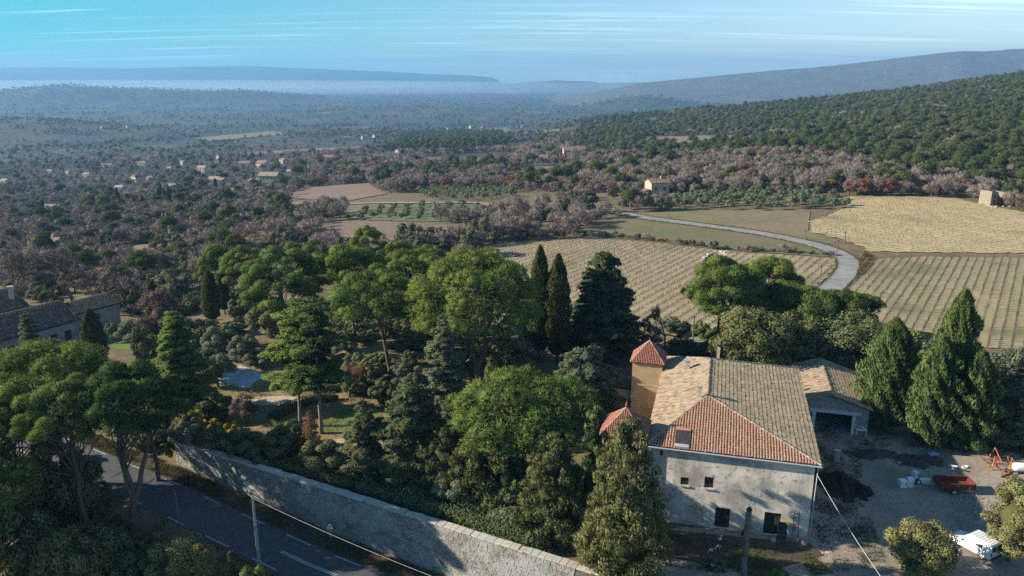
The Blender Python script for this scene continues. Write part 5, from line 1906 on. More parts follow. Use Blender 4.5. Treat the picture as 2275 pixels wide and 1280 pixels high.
VILL = [  # px, py of the base, width, height, wall, roof, turn
    (14, 412, 13, 5.0, 'wall_far', 'roof_farpale', .5), (52, 414, 9, 3.6, 'wall_far', 'roof_far', 1.9), (112, 386, 11, 3.5, 'wall_far', 'roof_farpale', .2), (153, 388, 9, 3.4, 'wall_far', 'roof_far', .6),
    (196, 393, 13, 3.2, 'wall_cream', 'roof_farpale', .3), (231, 375, 6, 5.2, 'wall_far', 'roof_far', .3), (243, 374, 15, 4.0, 'wall_cream', 'roof_far', .2), (305, 403, 14, 4.6, 'wall_cream', 'roof_far', .7),
    (337, 405, 12, 4.2, 'wall_far', 'roof_far', .8), (318, 370, 15, 4.4, 'wall_cream', 'roof_far', .2), (378, 379, 8, 3.2, 'wall_far', 'roof_farpale', .4), (396, 376, 10, 3.4, 'wall_far', 'roof_far', .6), (407, 367, 9, 4.2, 'wall_far', 'roof_farpale', .7),
    (452, 384, 15, 5.6, 'wall_far', 'roof_farpale', .4), (487, 355, 9, 4.6, 'wall_far', 'roof_farpale', .6), (483, 366, 7, 3.6, 'wall_far', 'roof_far', .2), (485, 406, 20, 3.0, 'wall_far', 'roof_farpale', .15), (545, 370, 18, 4.0, 'wall_cream', 'roof_far', .1),
    (585, 372, 18, 5.0, 'wall_cream', 'roof_far', .5), (630, 364, 12, 4.4, 'wall_far', 'roof_far', .8), (652, 388, 14, 3.0, 'wall_far', 'roof_farpale', .1), (600, 398, 22, 3.2, 'wall_far', 'roof_farpale', .1), (383, 420, 12, 2.8, 'wall_far', 'roof_farpale', .2),
    (268, 423, 11, 2.8, 'wall_far', 'roof_farpale', .3), (119, 470, 15, 2.8, 'wall_far', 'roof_farpale', .2), (110, 556, 15, 3.2, 'wall_cream', 'roof_far', .2), (568, 410, 12, 3.0, 'wall_far', 'roof_farpale', .3)]
PLAIN = [(770, 311, 13, 4.5, 'white lone house on the plain left of the dark pine grove'), (811, 309, 13, 5, 'white hamlet house with tower beside the dark pine grove'), (838, 306, 16, 4, 'long white hamlet house above the dark pine grove'), (899, 347, 17, 5.2, 'pale house with two wings in front of the dark pine grove'), (961, 366, 12, 4.5, 'small white house in the bare oak belt'),
         (817, 393, 9, 5, 'white house half hidden among bare oaks'), (908, 376, 8, 4.5, 'tiny white hut among bare oaks'), (1198, 360, 14, 3.4, 'white flat house beside two cypresses'), (1275, 346, 19, 5, 'pinkish villa at the edge of the hillside wood'), (845, 358, 11, 5, 'grey house under the dark pine grove'),
         (1000, 290, 20, 4.5, 'white farm above the dark pine grove, nearest of its row'), (1050, 285, 18, 5, 'white farm in the plain with bright gable'), (1075, 283, 16, 6, 'tall white farm at the end of the plain row'), (1165, 283, 16, 5, 'white house beside the plain road'), (728, 357, 14, 4, 'pale house at the village end under the bare oaks'),
         (1345, 264, 15, 6, 'white house at the foot of the wooded hill'), (1412, 247, 15, 6, 'small white house on the flank of the wooded hill'), (418, 270, 18, 6, 'long white barn far out on the plain, nearest the hills'), (235, 286, 20, 5, 'pale barn on the hazy plain'), (290, 284, 18, 4, 'long pale shed on the hazy plain')]
CLEAR = [(G(v[0], v[1]), v[2]) for v in VILL + PLAIN] + [(G(1458, 441), 9), (G(2204, 455), 7)]
rngf = np.random.default_rng(77)


def noise2(x, y, s, seed=0):
    r = np.random.default_rng(seed)
    v = np.zeros_like(x)
    for k in range(7):
        a = r.uniform(0, 6.283)
        f = r.uniform(.6, 2.2) / s
        v += np.sin((x * math.cos(a) + y * math.sin(a)) * f * 6.283 + r.uniform(0, 6.283) + 1.5 * np.sin((x * math.sin(a) - y * math.cos(a)) * f * 4))
    return v / 7 * 1.6


GREEN = {k: [] for k in ('pine', 'oak', 'bare', 'brown', 'bush', 'cypress', 'olive')}


def scatter_band(y0, y1, sp, mul=1.0, plain=False):
    xs = np.arange(-.85 * y1, .85 * y1, sp)
    ys = np.arange(y0, y1, sp)
    X, Y_ = np.meshgrid(xs, ys)
    X = X.ravel() + rngf.uniform(-.48, .48, X.size) * sp
    Y_ = Y_.ravel() + rngf.uniform(-.48, .48, Y_.size) * sp
    k = np.abs(X) < .80 * Y_
    X, Y_ = X[k], Y_[k]
    Z = zt(X, Y_)
    px, py = proj(X, Y_, Z)
    ex = np.zeros(len(X), bool)
    for e in EXCL:
        ex |= inpoly(px, py, e)
    for g, w in CLEAR:
        if y0 - 60 < g.y < y1 + 60:
            ex |= (np.abs(X - g.x * Y_ / g.y) < w * .75) & (Y_ > g.y - max(14, g.y * .045)) & (Y_ < g.y + w * .6)
    fu, fv = (X + 75.5) * .5 + (Y_ - 131) * .866, -((X + 75.5) * .866 - (Y_ - 131) * .5)
    ex |= (fu > -28) & (fu < 11) & (fv > -3) & (fv < 22)
    done = ex.copy()
    u = rngf.random(len(X))
    u2 = rngf.random(len(X))
    n1 = noise2(X, Y_, 60 if y1 < 500 else 160, 3)
    for ri, (poly, mixk, den) in enumerate(REG):
        inn = inpoly(px, py, poly) & ~done
        done |= inn
        dd = np.clip(den + .30 * n1 * (den < .95), 0.05, 1)
        sel = inn & (u < dd)
        names = list(mixk)
        cum = np.cumsum([mixk[n] for n in names])
        pick = np.searchsorted(cum / cum[-1], np.clip(u2 + .12 * n1, 0, .999))
        for i in np.where(sel)[0]:
            GREEN[names[pick[i]]].append((X[i], Y_[i], Z[i], mul, REGN[ri]))
    if plain:
        n2 = noise2(X, Y_, 420, 5) + .6 * noise2(X, Y_, 150, 8)
        sel = (~done) & (u < np.clip(.04 + .70 * (n2 > .22) + .6 * (py < 262) * (Z > -95), 0, .9)) & (Y_ > 330)
        for i in np.where(sel)[0]:
            GREEN['oak' if u2[i] < .5 else ('bare' if u2[i] < .85 else 'pine')].append((X[i], Y_[i], Z[i], mul, 'out on the plain'))


scatter_band(128, 330, 4.0)
scatter_band(330, 560, 5.0)
scatter_band(560, 1050, 7.5, 1.05, True)
scatter_band(1050, 2400, 12, 1.1, True)
scatter_band(2400, 6000, 25, 1.5, True)

LBL = {'pine': ('hillside_pine', 'green round pine', 'pines of the countryside', 'tree', 8),
       'oak': ('evergreen_oak', 'dark evergreen oak', 'evergreen oaks of the countryside', 'tree', 6),
       'bare': ('bare_oak', 'leafless purplish oak', 'leafless oaks of the countryside', 'tree', 8),
       'brown': ('brown_oak', 'oak with rusty brown leaves', 'rusty brown oaks of the countryside', 'tree', 6),
       'bush': ('wild_bush', 'low wild bush', 'wild bushes of the fallow plots', 'bush', 2.3),
       'cypress': ('village_cypress', 'slim dark cypress', 'slim cypresses of the valley', 'tree', 9)}
for px, py in [(240, 470), (250, 472), (265, 468), (300, 470), (307, 463), (355, 458), (360, 452), (367, 456), (378, 462), (395, 462), (88, 480), (98, 482), (420, 384), (222, 378), (490, 365), (560, 352), (590, 352), (640, 345), (700, 352), (580, 358), (625, 360), (480, 430), (505, 372), (446, 402), (318, 462), (1205, 355), (1210, 355)]:
    g = G(px, py)
    GREEN['cypress'].append((g.x, g.y, g.z, 1.0 + .25 * math.sin(px), 'on the village side'))


for a_, b_ in zip([(1100, 541), (1250, 524), (1340, 527), (1450, 537), (1560, 551), (1700, 563), (1850, 571)], [(1250, 524), (1340, 527), (1450, 537), (1560, 551), (1700, 563), (1850, 571), (1862, 570)]):
    ga, gb = G(*a_), G(*b_)
    for t_ in np.arange(0, 1, 1.5 / max((gb - ga).length, 1.5)):
        q_ = ga.lerp(gb, t_)
        x_, y_ = q_.x + rngf.normal(0, .5), q_.y + 1.5 + rngf.normal(0, .6)
        GREEN['bush'].append((x_, y_, float(zt(x_, y_)), rngf.uniform(.35, .75), 'in the bramble hedge'))


def gn_scatter(name, rows, protos, label, cat):
    """one mass of trees nobody could count: instances on points"""
    col = bpy.data.collections.new(name + '_sources')
    for k, me in enumerate(protos):
        col.objects.link(bpy.data.objects.new('%s_source' % name, me))
    V = np.array([r[:3] for r in rows], np.float32)
    me = mesh_np(name, V)
    n = len(V)
    sc = np.array([r[3] for r in rows])[:, None] * rngf.uniform(.72, 1.25, (n, 1)) * np.array([1, 1, 1]) * rngf.uniform(.85, 1.2, (n, 3))
    at = me.attributes.new('sc', 'FLOAT_VECTOR', 'POINT')
    at.data.foreach_set('vector', sc.astype(np.float32).ravel())
    at = me.attributes.new('ro', 'FLOAT_VECTOR', 'POINT')
    ro = np.zeros((n, 3), np.float32)
    ro[:, 2] = rngf.uniform(0, 6.283, n)
    at.data.foreach_set('vector', ro.ravel())
    at = me.attributes.new('ix', 'INT', 'POINT')
    at.data.foreach_set('value', rngf.integers(0, len(protos), n).astype(np.int32))
    o = obj(name, me, kind='stuff', label=label, cat=cat)
    g = bpy.data.node_groups.new(name, 'GeometryNodeTree')
    g.interface.new_socket('Geometry', in_out='INPUT', socket_type='NodeSocketGeometry')
    g.interface.new_socket('Geometry', in_out='OUTPUT', socket_type='NodeSocketGeometry')
    N, L = g.nodes, g.links
    gi, go = N.new('NodeGroupInput'), N.new('NodeGroupOutput')
    ci = N.new('GeometryNodeCollectionInfo')
    ci.inputs['Collection'].default_value = col
    ci.inputs['Separate Children'].default_value = True
    ci.inputs['Reset Children'].default_value = True
    ip = N.new('GeometryNodeInstanceOnPoints')
    ip.inputs['Pick Instance'].default_value = True

    def na(nm, dt):
        a = N.new('GeometryNodeInputNamedAttribute')
        a.data_type = dt
        a.inputs['Name'].default_value = nm
        return a.outputs['Attribute']
    L.new(gi.outputs[0], ip.inputs['Points'])
    L.new(ci.outputs[0], ip.inputs['Instance'])
    L.new(na('ix', 'INT'), ip.inputs['Instance Index'])
    L.new(na('ro', 'FLOAT_VECTOR'), ip.inputs['Rotation'])
    L.new(na('sc', 'FLOAT_VECTOR'), ip.inputs['Scale'])
    L.new(ip.outputs[0], go.inputs[0])
    md = o.modifiers.new('scatter', 'NODES')
    md.node_group = g
    return o


LAND = [('the low farm', 120, 640), ('the village houses', 380, 385), ('the reddish plot', 740, 428), ('the dirt track', 700, 455), ('the green plot', 920, 480), ('the pink house', 1455, 430), ('the lane', 1600, 505), ('the ruined cabin', 2205, 430), ('the stubble field', 2000, 430), ('the hillside plot', 1600, 312), ('the dark grove', 1000, 318), ('the brown vineyard', 900, 520), ('the slim cypresses', 480, 620), ('the meadow', 1250, 500), ('the row of cypresses', 320, 460), ('the picture corner', 20, 480), ('the bushy pine', 600, 540), ('the white hamlet', 830, 310), ('the hilltop', 2100, 200), ('the picture edge', 2260, 330), ('the villa', 1275, 350)]
for kind, rows in GREEN.items():
    if not rows or kind == 'olive':
        continue
    nm, lb, gp_, cat, hh = LBL[kind]
    rows.sort(key=lambda r: r[1] / r[3])
    vis, rest = [], []
    for r in rows:
        if r[1] < 330 and hidden(r[0], r[1], r[2], hh):
            continue
        px, py = proj(r[0], r[1], r[2] + hh * .5)
        inside = -10 < px < 2285 and -10 < py < 1290
        (vis if inside and len(vis) < 280 and r[1] < 1100 else rest).append(r)
    ms = MID[kind]
    for r in vis:
        s = r[3] * rngf.uniform(.72, 1.25)
        o = bpy.data.objects.new(nm, ms[int(rngf.integers(0, len(ms)))])
        COL.objects.link(o)
        o.location = r[:3]
        o.rotation_euler = (0, 0, rngf.uniform(0, 6.28))
        o.scale = (s * rngf.uniform(.9, 1.15), s * rngf.uniform(.9, 1.15), s * rngf.uniform(.85, 1.15))
        px, py = proj(r[0], r[1], r[2])
        lm = min(LAND, key=lambda q: (q[1] - px) ** 2 + (2.2 * (q[2] - py)) ** 2)[0]
        tag(o, '%s %s %s, nearest %s' % ('tall' if s > r[3] * 1.07 else ('small' if s < r[3] * .89 else 'middling'), lb, r[4], lm), cat, '%s %s near %s' % (gp_.split(' of ')[0], r[4], lm))
    near = [r for r in rest if r[1] < 620]
    far = [r for r in rest if r[1] >= 620]
    if near:
        gn_scatter('wood', near, ms, 'mass of trees like the %s beyond the vineyards' % lb, 'wood')
    if far:
        gn_scatter('distant_wood', far, FAR.get(kind, ms), 'far off mass of trees like the %s' % lb, 'wood')


# olive groves
def grove(poly, sp, ang, kind, nm, lb, gp_, size=1.0, jit=.5):
    w = pxpoly(poly)
    pl = [(p.x, p.y) for p in w]
    cx, cy_ = np.mean([p[0] for p in pl]), np.mean([p[1] for p in pl])
    R = max(math.hypot(p[0] - cx, p[1] - cy_) for p in pl)
    n = 0
    pts = []
    for i in np.arange(-R, R, sp):
        for j in np.arange(-R, R, sp):
            x = cx + i * math.cos(ang) - j * math.sin(ang) + rngf.normal(0, jit)
            y = cy_ + i * math.sin(ang) + j * math.cos(ang) + rngf.normal(0, jit)
            if inpoly(np.array([x]), np.array([y]), pl)[0]:
                pts.append((x, y))
    for x, y in sorted(pts, key=lambda p: p[1])[:280]:
        z = float(zt(x, y))
        o = bpy.data.objects.new(nm, MID[kind][int(rngf.integers(0, len(MID[kind])))])
        COL.objects.link(o)
        o.location = (x, y, z)
        o.rotation_euler = (0, 0, rngf.uniform(0, 6.28))
        s = size * rngf.uniform(.8, 1.2)
        o.scale = (s, s, s * rngf.uniform(.85, 1.1))
        tag(o, lb, 'tree', gp_)


grove([(1490, 466), (1500, 434), (1690, 432), (1875, 434), (1885, 462), (1800, 468), (1640, 467)], 6.2, .4, 'olive', 'olive_tree', 'silver green olive tree in the grove beside the pale stubble field', 'olive trees beside the stubble field')
grove([(930, 446), (932, 426), (1130, 422), (1150, 440), (1060, 447)], 6.5, .2, 'olive', 'olive_tree', 'silver green olive tree in the grove behind the dirt track', 'olive trees behind the dirt track', .9)
grove(F_OLIVE, 5.2, .1, 'olive', 'young_olive', 'young olive tree on the green plot below the dirt track', 'young olive trees on the green plot', .58)


# vines
def vine_mesh(seed, L, step=1.15):
    rng = np.random.default_rng(seed)
    mb = MB()
    lf = Leafy()
    for s in np.arange(0, L, step):
        if rng.random() < .08:
            continue
        y = rng.normal(0, .08)
        h = rng.uniform(.35, .55)
        mb.tube([(s, y, -.15), (s + rng.normal(0, .05), y, h)], [.06, .045], 3, False)
        for k in range(4):
            a = rng.uniform(-1.2, 1.2)
            mb.tube([(s, y, h), (s + a * .45, y + rng.normal(0, .15), h + rng.uniform(.2, .5))], [.035, .008], 3, False)
    return mb


def vineyard_rows(poly, ang, sp, lb, gp_, seg=30, thin=0.0, zs=1.0):
    w = [(p.x, p.y) for p in pxpoly(poly)]
    d = np.array([math.cos(ang), math.sin(ang)])
    nn = np.array([-d[1], d[0]])
    A = np.array(w)
    v0, v1 = (A @ nn).min(), (A @ nn).max()
    u0, u1 = (A @ d).min(), (A @ d).max()
    k = 0
    for v in np.arange(math.ceil(v0 / sp) * sp, v1, sp):
        us = np.arange(u0, u1, .5)
        pts = us[:, None] * d + v * nn
        ins = inpoly(pts[:, 0], pts[:, 1], w)
        px, py = proj(pts[:, 0], pts[:, 1], zt(pts[:, 0], pts[:, 1]))
        ci, cj = np.clip((py / 8).astype(int), 0, 169), np.clip((px / 8).astype(int), 0, 299)
        ins &= (px > -60) & (px < 2340) & (OCC[ci, cj] > pts[:, 1] - 8)
        if ins.sum() < 12:
            continue
        a, b = us[ins][0], us[ins][-1]
        rng = np.random.default_rng(int(1000 + k + v))
        V, T = [], []
        last = None
        for s in np.arange(a, b, 1.15):
            if rng.random() < .06 + thin:
                continue
            p = s * d + (v + rng.normal(0, .06)) * nn
            if not inpoly(p[:1], p[1:], w)[0]:
                continue
            z = float(zt(p[0], p[1])) + .1
            h = rng.uniform(.40, .62) * zs
            wv = np.array([nn[0], nn[1], 0]) * .07
            o = len(V)
            V += [np.array([p[0], p[1], z]) - wv, np.array([p[0], p[1], z]) + wv]
            if last is not None:
                T += [(last, o, o + 1), (last, o + 1, last + 1)]
            last = o
            for q in range(5):
                al = rng.uniform(-1, 1) * .6
                V.append(np.array([p[0] + d[0] * al + rng.normal(0, .12), p[1] + d[1] * al + rng.normal(0, .12), z + h * rng.uniform(1.0, 1.7)]))
                T.append((o, o + 1, len(V) - 1))
        if len(T) > 60:
            me = mesh_np('vine_row', np.array(V), None, T, rnd=np.random.default_rng(k).random(len(V)) * .6, mat=MATS['twig'])
            obj('vine_row', me, label=lb, cat='vines', group=gp_)
            k += 1


vineyard_rows(F_MAIN, VINE_ANG, 2.0, 'row of pruned vines in the middle vineyard behind the cypresses', 'vine rows of the middle vineyard')
vineyard_rows(F_NEAR, VINE_ANG, 1.6, 'row of pruned vines in the vineyard beyond the tall evergreens', 'vine rows beside the lane', zs=1.3)
vineyard_rows(F_FAR, STUB_ANG, 2.4, 'row of low young vines in the pale stubble field', 'vine rows in the stubble field', thin=.2, zs=.8)
vineyard_rows(F_BROWN, .12, 3.0, 'row of dark vines in the brown vineyard behind the pines', 'vine rows of the brown vineyard', zs=1.4)


# ------------------------------------------------------------------ houses in the distance
def small_house(name, loc, w, d, h, rz, wmat, rmat, label, group=None, roof_h=None, wins=2, chim=True, parts=True):
    o = empty(name, loc, rz, 1.0, label, 'house', group)
    rh = roof_h or w * .16
    mb = MB()
    mb.box((0, 0, h / 2 - .5), (w, d, h + 1.0))
    mb.add([(-w / 2, -d / 2, h), (-w / 2, d / 2, h), (-w / 2, 0, h + rh)], [(0, 2, 1)])
    mb.add([(w / 2, -d / 2, h), (w / 2, d / 2, h), (w / 2, 0, h + rh)], [(0, 1, 2)])
    mb.build('wall', MATS[wmat], o)
    rf = MB()
    e = .35
    for s in (-1, 1):
        a = [(-w / 2 - e, s * (d / 2 + e), h - e * rh / (d / 2)), (w / 2 + e, s * (d / 2 + e), h - e * rh / (d / 2)), (w / 2 + e, 0, h + rh), (-w / 2 - e, 0, h + rh)]
        rf.add(a + [(x, y, z + .15) for x, y, z in a], [(0, 1, 2, 3), (4, 5, 6, 7), (0, 1, 5, 4), (1, 2, 6, 5), (3, 0, 4, 7)])
    r = rf.build('roof', MATS[rmat], o)
    if chim:
        MB().box((w * .22, 0, h + rh + .35), (.6, .6, 1.3)).build('chimney', MATS[wmat], r)
    if parts:
        for k in range(wins):
            x = (k + .5) / wins * w - w / 2
            for z in ([1.4, 4.0] if h > 4.6 else [1.4]):
                MB().box((x, -d / 2 - .02, z), (.9, .08, 1.25)).build('window', MATS['glass_dark'], o)
        MB().box((-w / 2 - .02, 0, min(1.5, h * .5)), (.08, .9, 1.2)).build('window', MATS['glass_dark'], o)
    return o


ORD = 'first second third fourth fifth sixth seventh eighth ninth tenth eleventh twelfth thirteenth fourteenth fifteenth sixteenth seventeenth eighteenth nineteenth twentieth twenty-first twenty-second twenty-third twenty-fourth twenty-fifth twenty-sixth twenty-seventh twenty-eighth'.split()
for k, v in enumerate(sorted(VILL)):
    px, py, w, h, wm, rm, tz = v
    g = G(px, py)
    small_house('village_house', g, w * .66, w * .48, h, -tz, wm, rm, '%s walled house in the valley village, %s counting from the picture edge' % ('cream' if wm == 'wall_cream' else 'white', ORD[k]), 'village houses', wins=max(2, int(w / 4)))
for px, py, w, h, lb in PLAIN:
    small_house('country_house', G(px, py), w, w * .6, h, .3 + .5 * math.sin(px), 'wall_pink' if 'pink' in lb else 'wall_far', 'roof_far', lb, wins=2)
for k, (px, py) in enumerate([(1595, 206), (1660, 200), (1700, 208), (1760, 206), (1790, 203), (1830, 200), (2020, 160), (2040, 158), (2185, 146), (1945, 176), (2230, 142)]):
    pt = P(px, py, 4700 + 10 * k)
    pt.z -= 14
    small_house('hillside_house', pt, 34, 20, 22, .2 * k, 'wall_far', 'roof_far', 'tiny pale house on the far hillside, %s along the slope' % ORD[k], 'houses on the far hillside', parts=False)

# the pink house by the olive grove
g = G(1458, 441)
ph = small_house('pink_house', g, 7.0, 6.0, 6.2, .25, 'wall_pink', 'roof_far', 'pink two storey house beside the olive grove', wins=2)
an = MB().box((-5.3, -1.0, 1.4), (3.8, 5.0, 3.4))
an.build('annex', MATS['wall_pink'], ph)
MB().box((-5.3, -1.0, 3.2), (4.3, 5.5, .25), M=Matrix.Rotation(-.2, 3, 'Y')).build('annex_roof', MATS['roof_far'], ph)


# ruined cabin in the field corner
def ruin():
    g = G(2204, 455)
    o = empty('ruined_cabin', g, .25, 1.0, 'roofless ruined stone cabin at the corner of the stubble field', 'ruin')
    w, d = 6.0, 5.0
    facade(o, 'front_wall', (-w / 2, -d / 2, 0), (-.8, -d / 2, 0), -.5, 4.6, [(.7, 1.4, .2, 1.9), (.7, 1.4, 2.6, 3.6)], MATS['ruin_stone'], .5)
    bw = MB()
    bw.box((w / 2 - .2, .4, 1.9), (.5, d - .8, 4.6))
    bw.box((0, d / 2 - .25, 2.0), (w, .5, 4.8))
    bw.box((-w / 2 + .2, 0, 2.1), (.45, d - .6, 5.2))
    bw.build('wall', MATS['ruin_stone'], o)
    bs = MB()
    bs.add([(-.8, -d / 2, -.5), (2.9, -d / 2, -.5), (2.9, -d / 2, 2.2), (1.6, -d / 2, 3.8), (.4, -d / 2, 2.7), (-.4, -d / 2, 3.4), (-.8, -d / 2, 4.4)], [(0, 1, 2, 3, 4, 5, 6)])
    bs.build('broken_wall', MATS['rust'], o)
    for k in range(9):
        MB().box((rngf.uniform(-4, 4), rngf.uniform(-5, -3), .1), (rngf.uniform(.3, .8), .5, .4), rngf.uniform(0, 3)).build('fallen_stone', MATS['coping_stone'], o)


ruin()


# ruined round mill tower in the vineyard
def mill():
    p = P(1585, 600, 152)
    o = empty('ruined_mill', (p.x, p.y, float(zt(p.x, p.y))), 0, 1, 'round roofless stone tower rising behind the pines in the vineyard', 'tower')
    H = hgt(572, 152, o.location.z)
    mb = MB()
    n = 22
    R = 2.45
    tops = [H + .9 * math.cos(2 * math.pi * k / n - .4) + (.25 if k % 5 == 0 else 0) - (.7 if k in (12, 13) else 0) for k in range(n)]
    v = []
    for k in range(n):
        c, s = math.cos(2 * math.pi * k / n), math.sin(2 * math.pi * k / n)
        v += [(R * 1.06 * c, R * 1.06 * s, -1), (R * c, R * s, tops[k]), ((R - .55) * c, (R - .55) * s, tops[k]), ((R - .6) * c, (R - .6) * s, -1)]
    f = []
    for k in range(n):
        a, b = 4 * k, 4 * ((k + 1) % n)
        f += [(a, b, b + 1, a + 1), (a + 1, b + 1, b + 2, a + 2), (a + 2, b + 2, b + 3, a + 3)]
    mb.add(v, f)
    mb.build('wall', MATS['ruin_stone'], o)
    cp_ = MB()
    for k in range(0, n, 2):
        c, s = math.cos(2 * math.pi * (k + .5) / n), math.sin(2 * math.pi * (k + .5) / n)
        MB().box(((R - .25) * c, (R - .25) * s, (tops[k] + tops[(k + 1) % n]) / 2 + .08), (.6, .65, .22), 2 * math.pi * (k + .5) / n).build('rim_stone', MATS['coping_stone'], o)


mill()


# ------------------------------------------------------------------ the low farm at the edge of the picture
def farm():
    o = empty('low_farm', (0, 0, 0), label='long low stone farm with dark tiled roofs at the picture edge', cat='house')
    f = Vector((.5, .866, 0))
    s = Vector((.866, -.5, 0))           # facing side
    B = Vector((-75.5, 131.0, 0))
    zg = -3.2
    pt = lambda u, v, z: B + f * u - s * v + Vector((0, 0, z))
    # main block u -24..0, depth 11
    def block(u0, u1, v0, v1, ze, zr, seed, nm):
        mb = MB()
        q = [pt(u0, v0, 0), pt(u1, v0, 0), pt(u1, v1, 0), pt(u0, v1, 0)]
        for i in range(4):
            a, b = q[i], q[(i + 1) % 4]
            mb.add([a + Vector((0, 0, zg - 2)), b + Vector((0, 0, zg - 2)), b + Vector((0, 0, ze)), a + Vector((0, 0, ze))], [(0, 1, 2, 3)])
        vm = (v0 + v1) / 2
        for u in (u0, u1):
            mb.add([pt(u, v0, ze), pt(u, v1, ze), pt(u, vm, zr)], [(0, 1, 2)])
        mb.build(nm, MATS['wall_grey'], o)
        r = obj('roof', None, o)
        e = .35
        k = (zr - ze) / (vm - v0)
        slope(r, [pt(u0 - e, v0 - e, ze - e * k), pt(u1 + e, v0 - e, ze - e * k), pt(u1 + e, vm, zr), pt(u0 - e, vm, zr)], .36, .45, MATS['tile_dark'], MATS['roof_dark'], 0, seed)
        slope(r, [pt(u1 + e, v1 + e, ze - e * k), pt(u0 - e, v1 + e, ze - e * k), pt(u0 - e, vm, zr), pt(u1 + e, vm, zr)], .36, .45, MATS['tile_tan'], MATS['roof_dark'], 0, seed + 1)
        ridge_caps(r, pt(u0 - e, vm, zr), pt(u1 + e, vm, zr), MATS['tile_tan'])
        return r
    r1 = block(-26, 0, 0, 10, .9, 3.4, 51, 'wall')
    block(0.2, 8.5, 1.2, 7.2, 1.6, 2.9, 53, 'wing_wall')
    r3 = block(-22, -3, 10.2, 20, 2.6, 5.0, 55, 'rear_wall')
    for u, v, z in ((-4.0, 12.5, 4.6), (-17, 15.5, 5.6)):
        c = MB().box(pt(u, v, z), (.8, .8, 2.4), .5).build('chimney', MATS['wall_far'], r3)
        MB().box(pt(u, v, z + 1.3), (1.0, 1.0, .14), .5).build('cap', MATS['wall_far'], c)
    for u in (-2.2, -4.6, -8.0, -11.5):
        w = MB().box(pt(u, -.02, zg + 1.7), (1.1, .12, 1.9), math.atan2(.866, .5)).build('window', MATS['glass_dark'], o)
        MB().box(pt(u, -.06, zg + 2.72), (1.4, .14, .16), math.atan2(.866, .5)).build('lintel', MATS['stone_edge'], w)
    w = MB().box(pt(4.2, 1.16, zg + 3.2), (.7, .12, 1.1), math.atan2(.866, .5)).build('window', MATS['glass_dark'], o)
    MB().box(pt(2.0, 0.2, zg + 2.3), (4.5, 2.0, .12), math.atan2(.866, .5)).build('canopy', MATS['wood_grey'], o)


farm()
# ------------------------------------------------------------------ poles, wires, sign
def rotz(a):
    return Matrix.Rotation(a, 3, 'Z')


def catenary(a, b, sag, n=24):
    a, b = Vector(a), Vector(b)
    return [a.lerp(b, i / n) - Vector((0, 0, sag * 4 * (i / n) * (1 - i / n))) for i in range(n + 1)]


cp0 = Vector((-23.9, 65.0, float(zt(-23.9, 65.0))))
cpole = empty('concrete_pole', cp0, label='tall pale concrete utility pole at the road edge', cat='pole')
ph_ = hgt(1108, 65.0, cp0.z)
pm = MB()
pm.box((0, 0, ph_ / 2), (.30, .24, ph_ + .4), taper=.62)
pm.build('shaft', MATS['concrete'], cpole, bevel=.03)
for k in range(7):
    MB().box((0, -.122 + .006 * k, 1.6 + k * .95), (.09, .03, .55)).build('recess', MATS['wall_grey'], cpole)
MB().box((0, 0, ph_ - .15), (.5, .08, .08), .5).build('bracket', MATS['iron'], cpole)
MB().lathe([(.0, 0), (.05, 0), (.06, .08), (.03, .16), (0, .18)], (0, 0, ph_ + .1), 8).build('insulator', MATS['iron'], cpole)
ptop = cp0 + Vector((0, 0, ph_ + .05))
wl_ = MB().tube(catenary(ptop, Vector((-49, 93, 4.6)), .5), .016, 5)
wl_.build('overhead_cable', MATS['concrete'], label='pale overhead cable running from the concrete pole towards the forked pine', cat='cable')
e2 = P(1180, 1362, 47)
MB().tube(catenary(ptop, e2, .45), .016, 5).build('overhead_cable', MATS['concrete'], label='pale overhead cable hanging along the stone wall from the concrete pole', cat='cable')
sp_ = G(402, 1186)
thin = empty('slim_post', sp_, label='slim grey post standing between the forked pine and the concrete pole', cat='post')
MB().tube([(0, 0, -.3), (-.05, 0, hgt(1098, sp_.y, sp_.z))], [.07, .05], 7).build('shaft', MATS['wood_grey'], thin)
MB().lathe([(.06, 0), (.07, .05), (0, .12)], (-.05, 0, hgt(1098, sp_.y, sp_.z) - .02), 7).build('cap', MATS['concrete'], thin)
# old trunk-like post before the facade
op = spot(1656, 58.8, 1230)
oh = hgt(1131, 58.8, op.z)
post = empty('old_post', op, label='thick weathered wooden post standing alone in front of the facade', cat='post')
rngp = np.random.default_rng(3)
pts = [(rngp.normal(0, .03), rngp.normal(0, .03), z) for z in np.linspace(-.3, oh, 12)]
MB().tube(pts, [.27 + rngp.normal(0, .018) for _ in pts[:-1]] + [.19], 11).build('shaft', MATS['wood_grey'], post)
MB().lathe([(.24, 0), (.25, .12), (.12, .3), (0, .34)], (pts[-1][0], pts[-1][1], oh - .12), 9).build('mossy_top', MATS['wood_dark'], post)
iv = Leafy()
c_ = np.stack([rngp.normal(0, .16, 500), rngp.normal(-.12, .14, 500), rngp.uniform(oh * .35, oh * .8, 500)], 1)
V_, Q_ = diamonds(c_, rand_dirs(rngp, 500), .08, .11, rngp)
iv.quads(V_, Q_, rngp.random(500))
obj('ivy', iv.mesh('ivy', MATS['oak_leaf']), post)
MB().tube(catenary(hp(15.5, .3, 6.9), P(2018, 1366, 47.5), .4), .018, 5).build('overhead_cable', MATS['cable_white'], label='white cable running from the house corner across the yard', cat='cable')
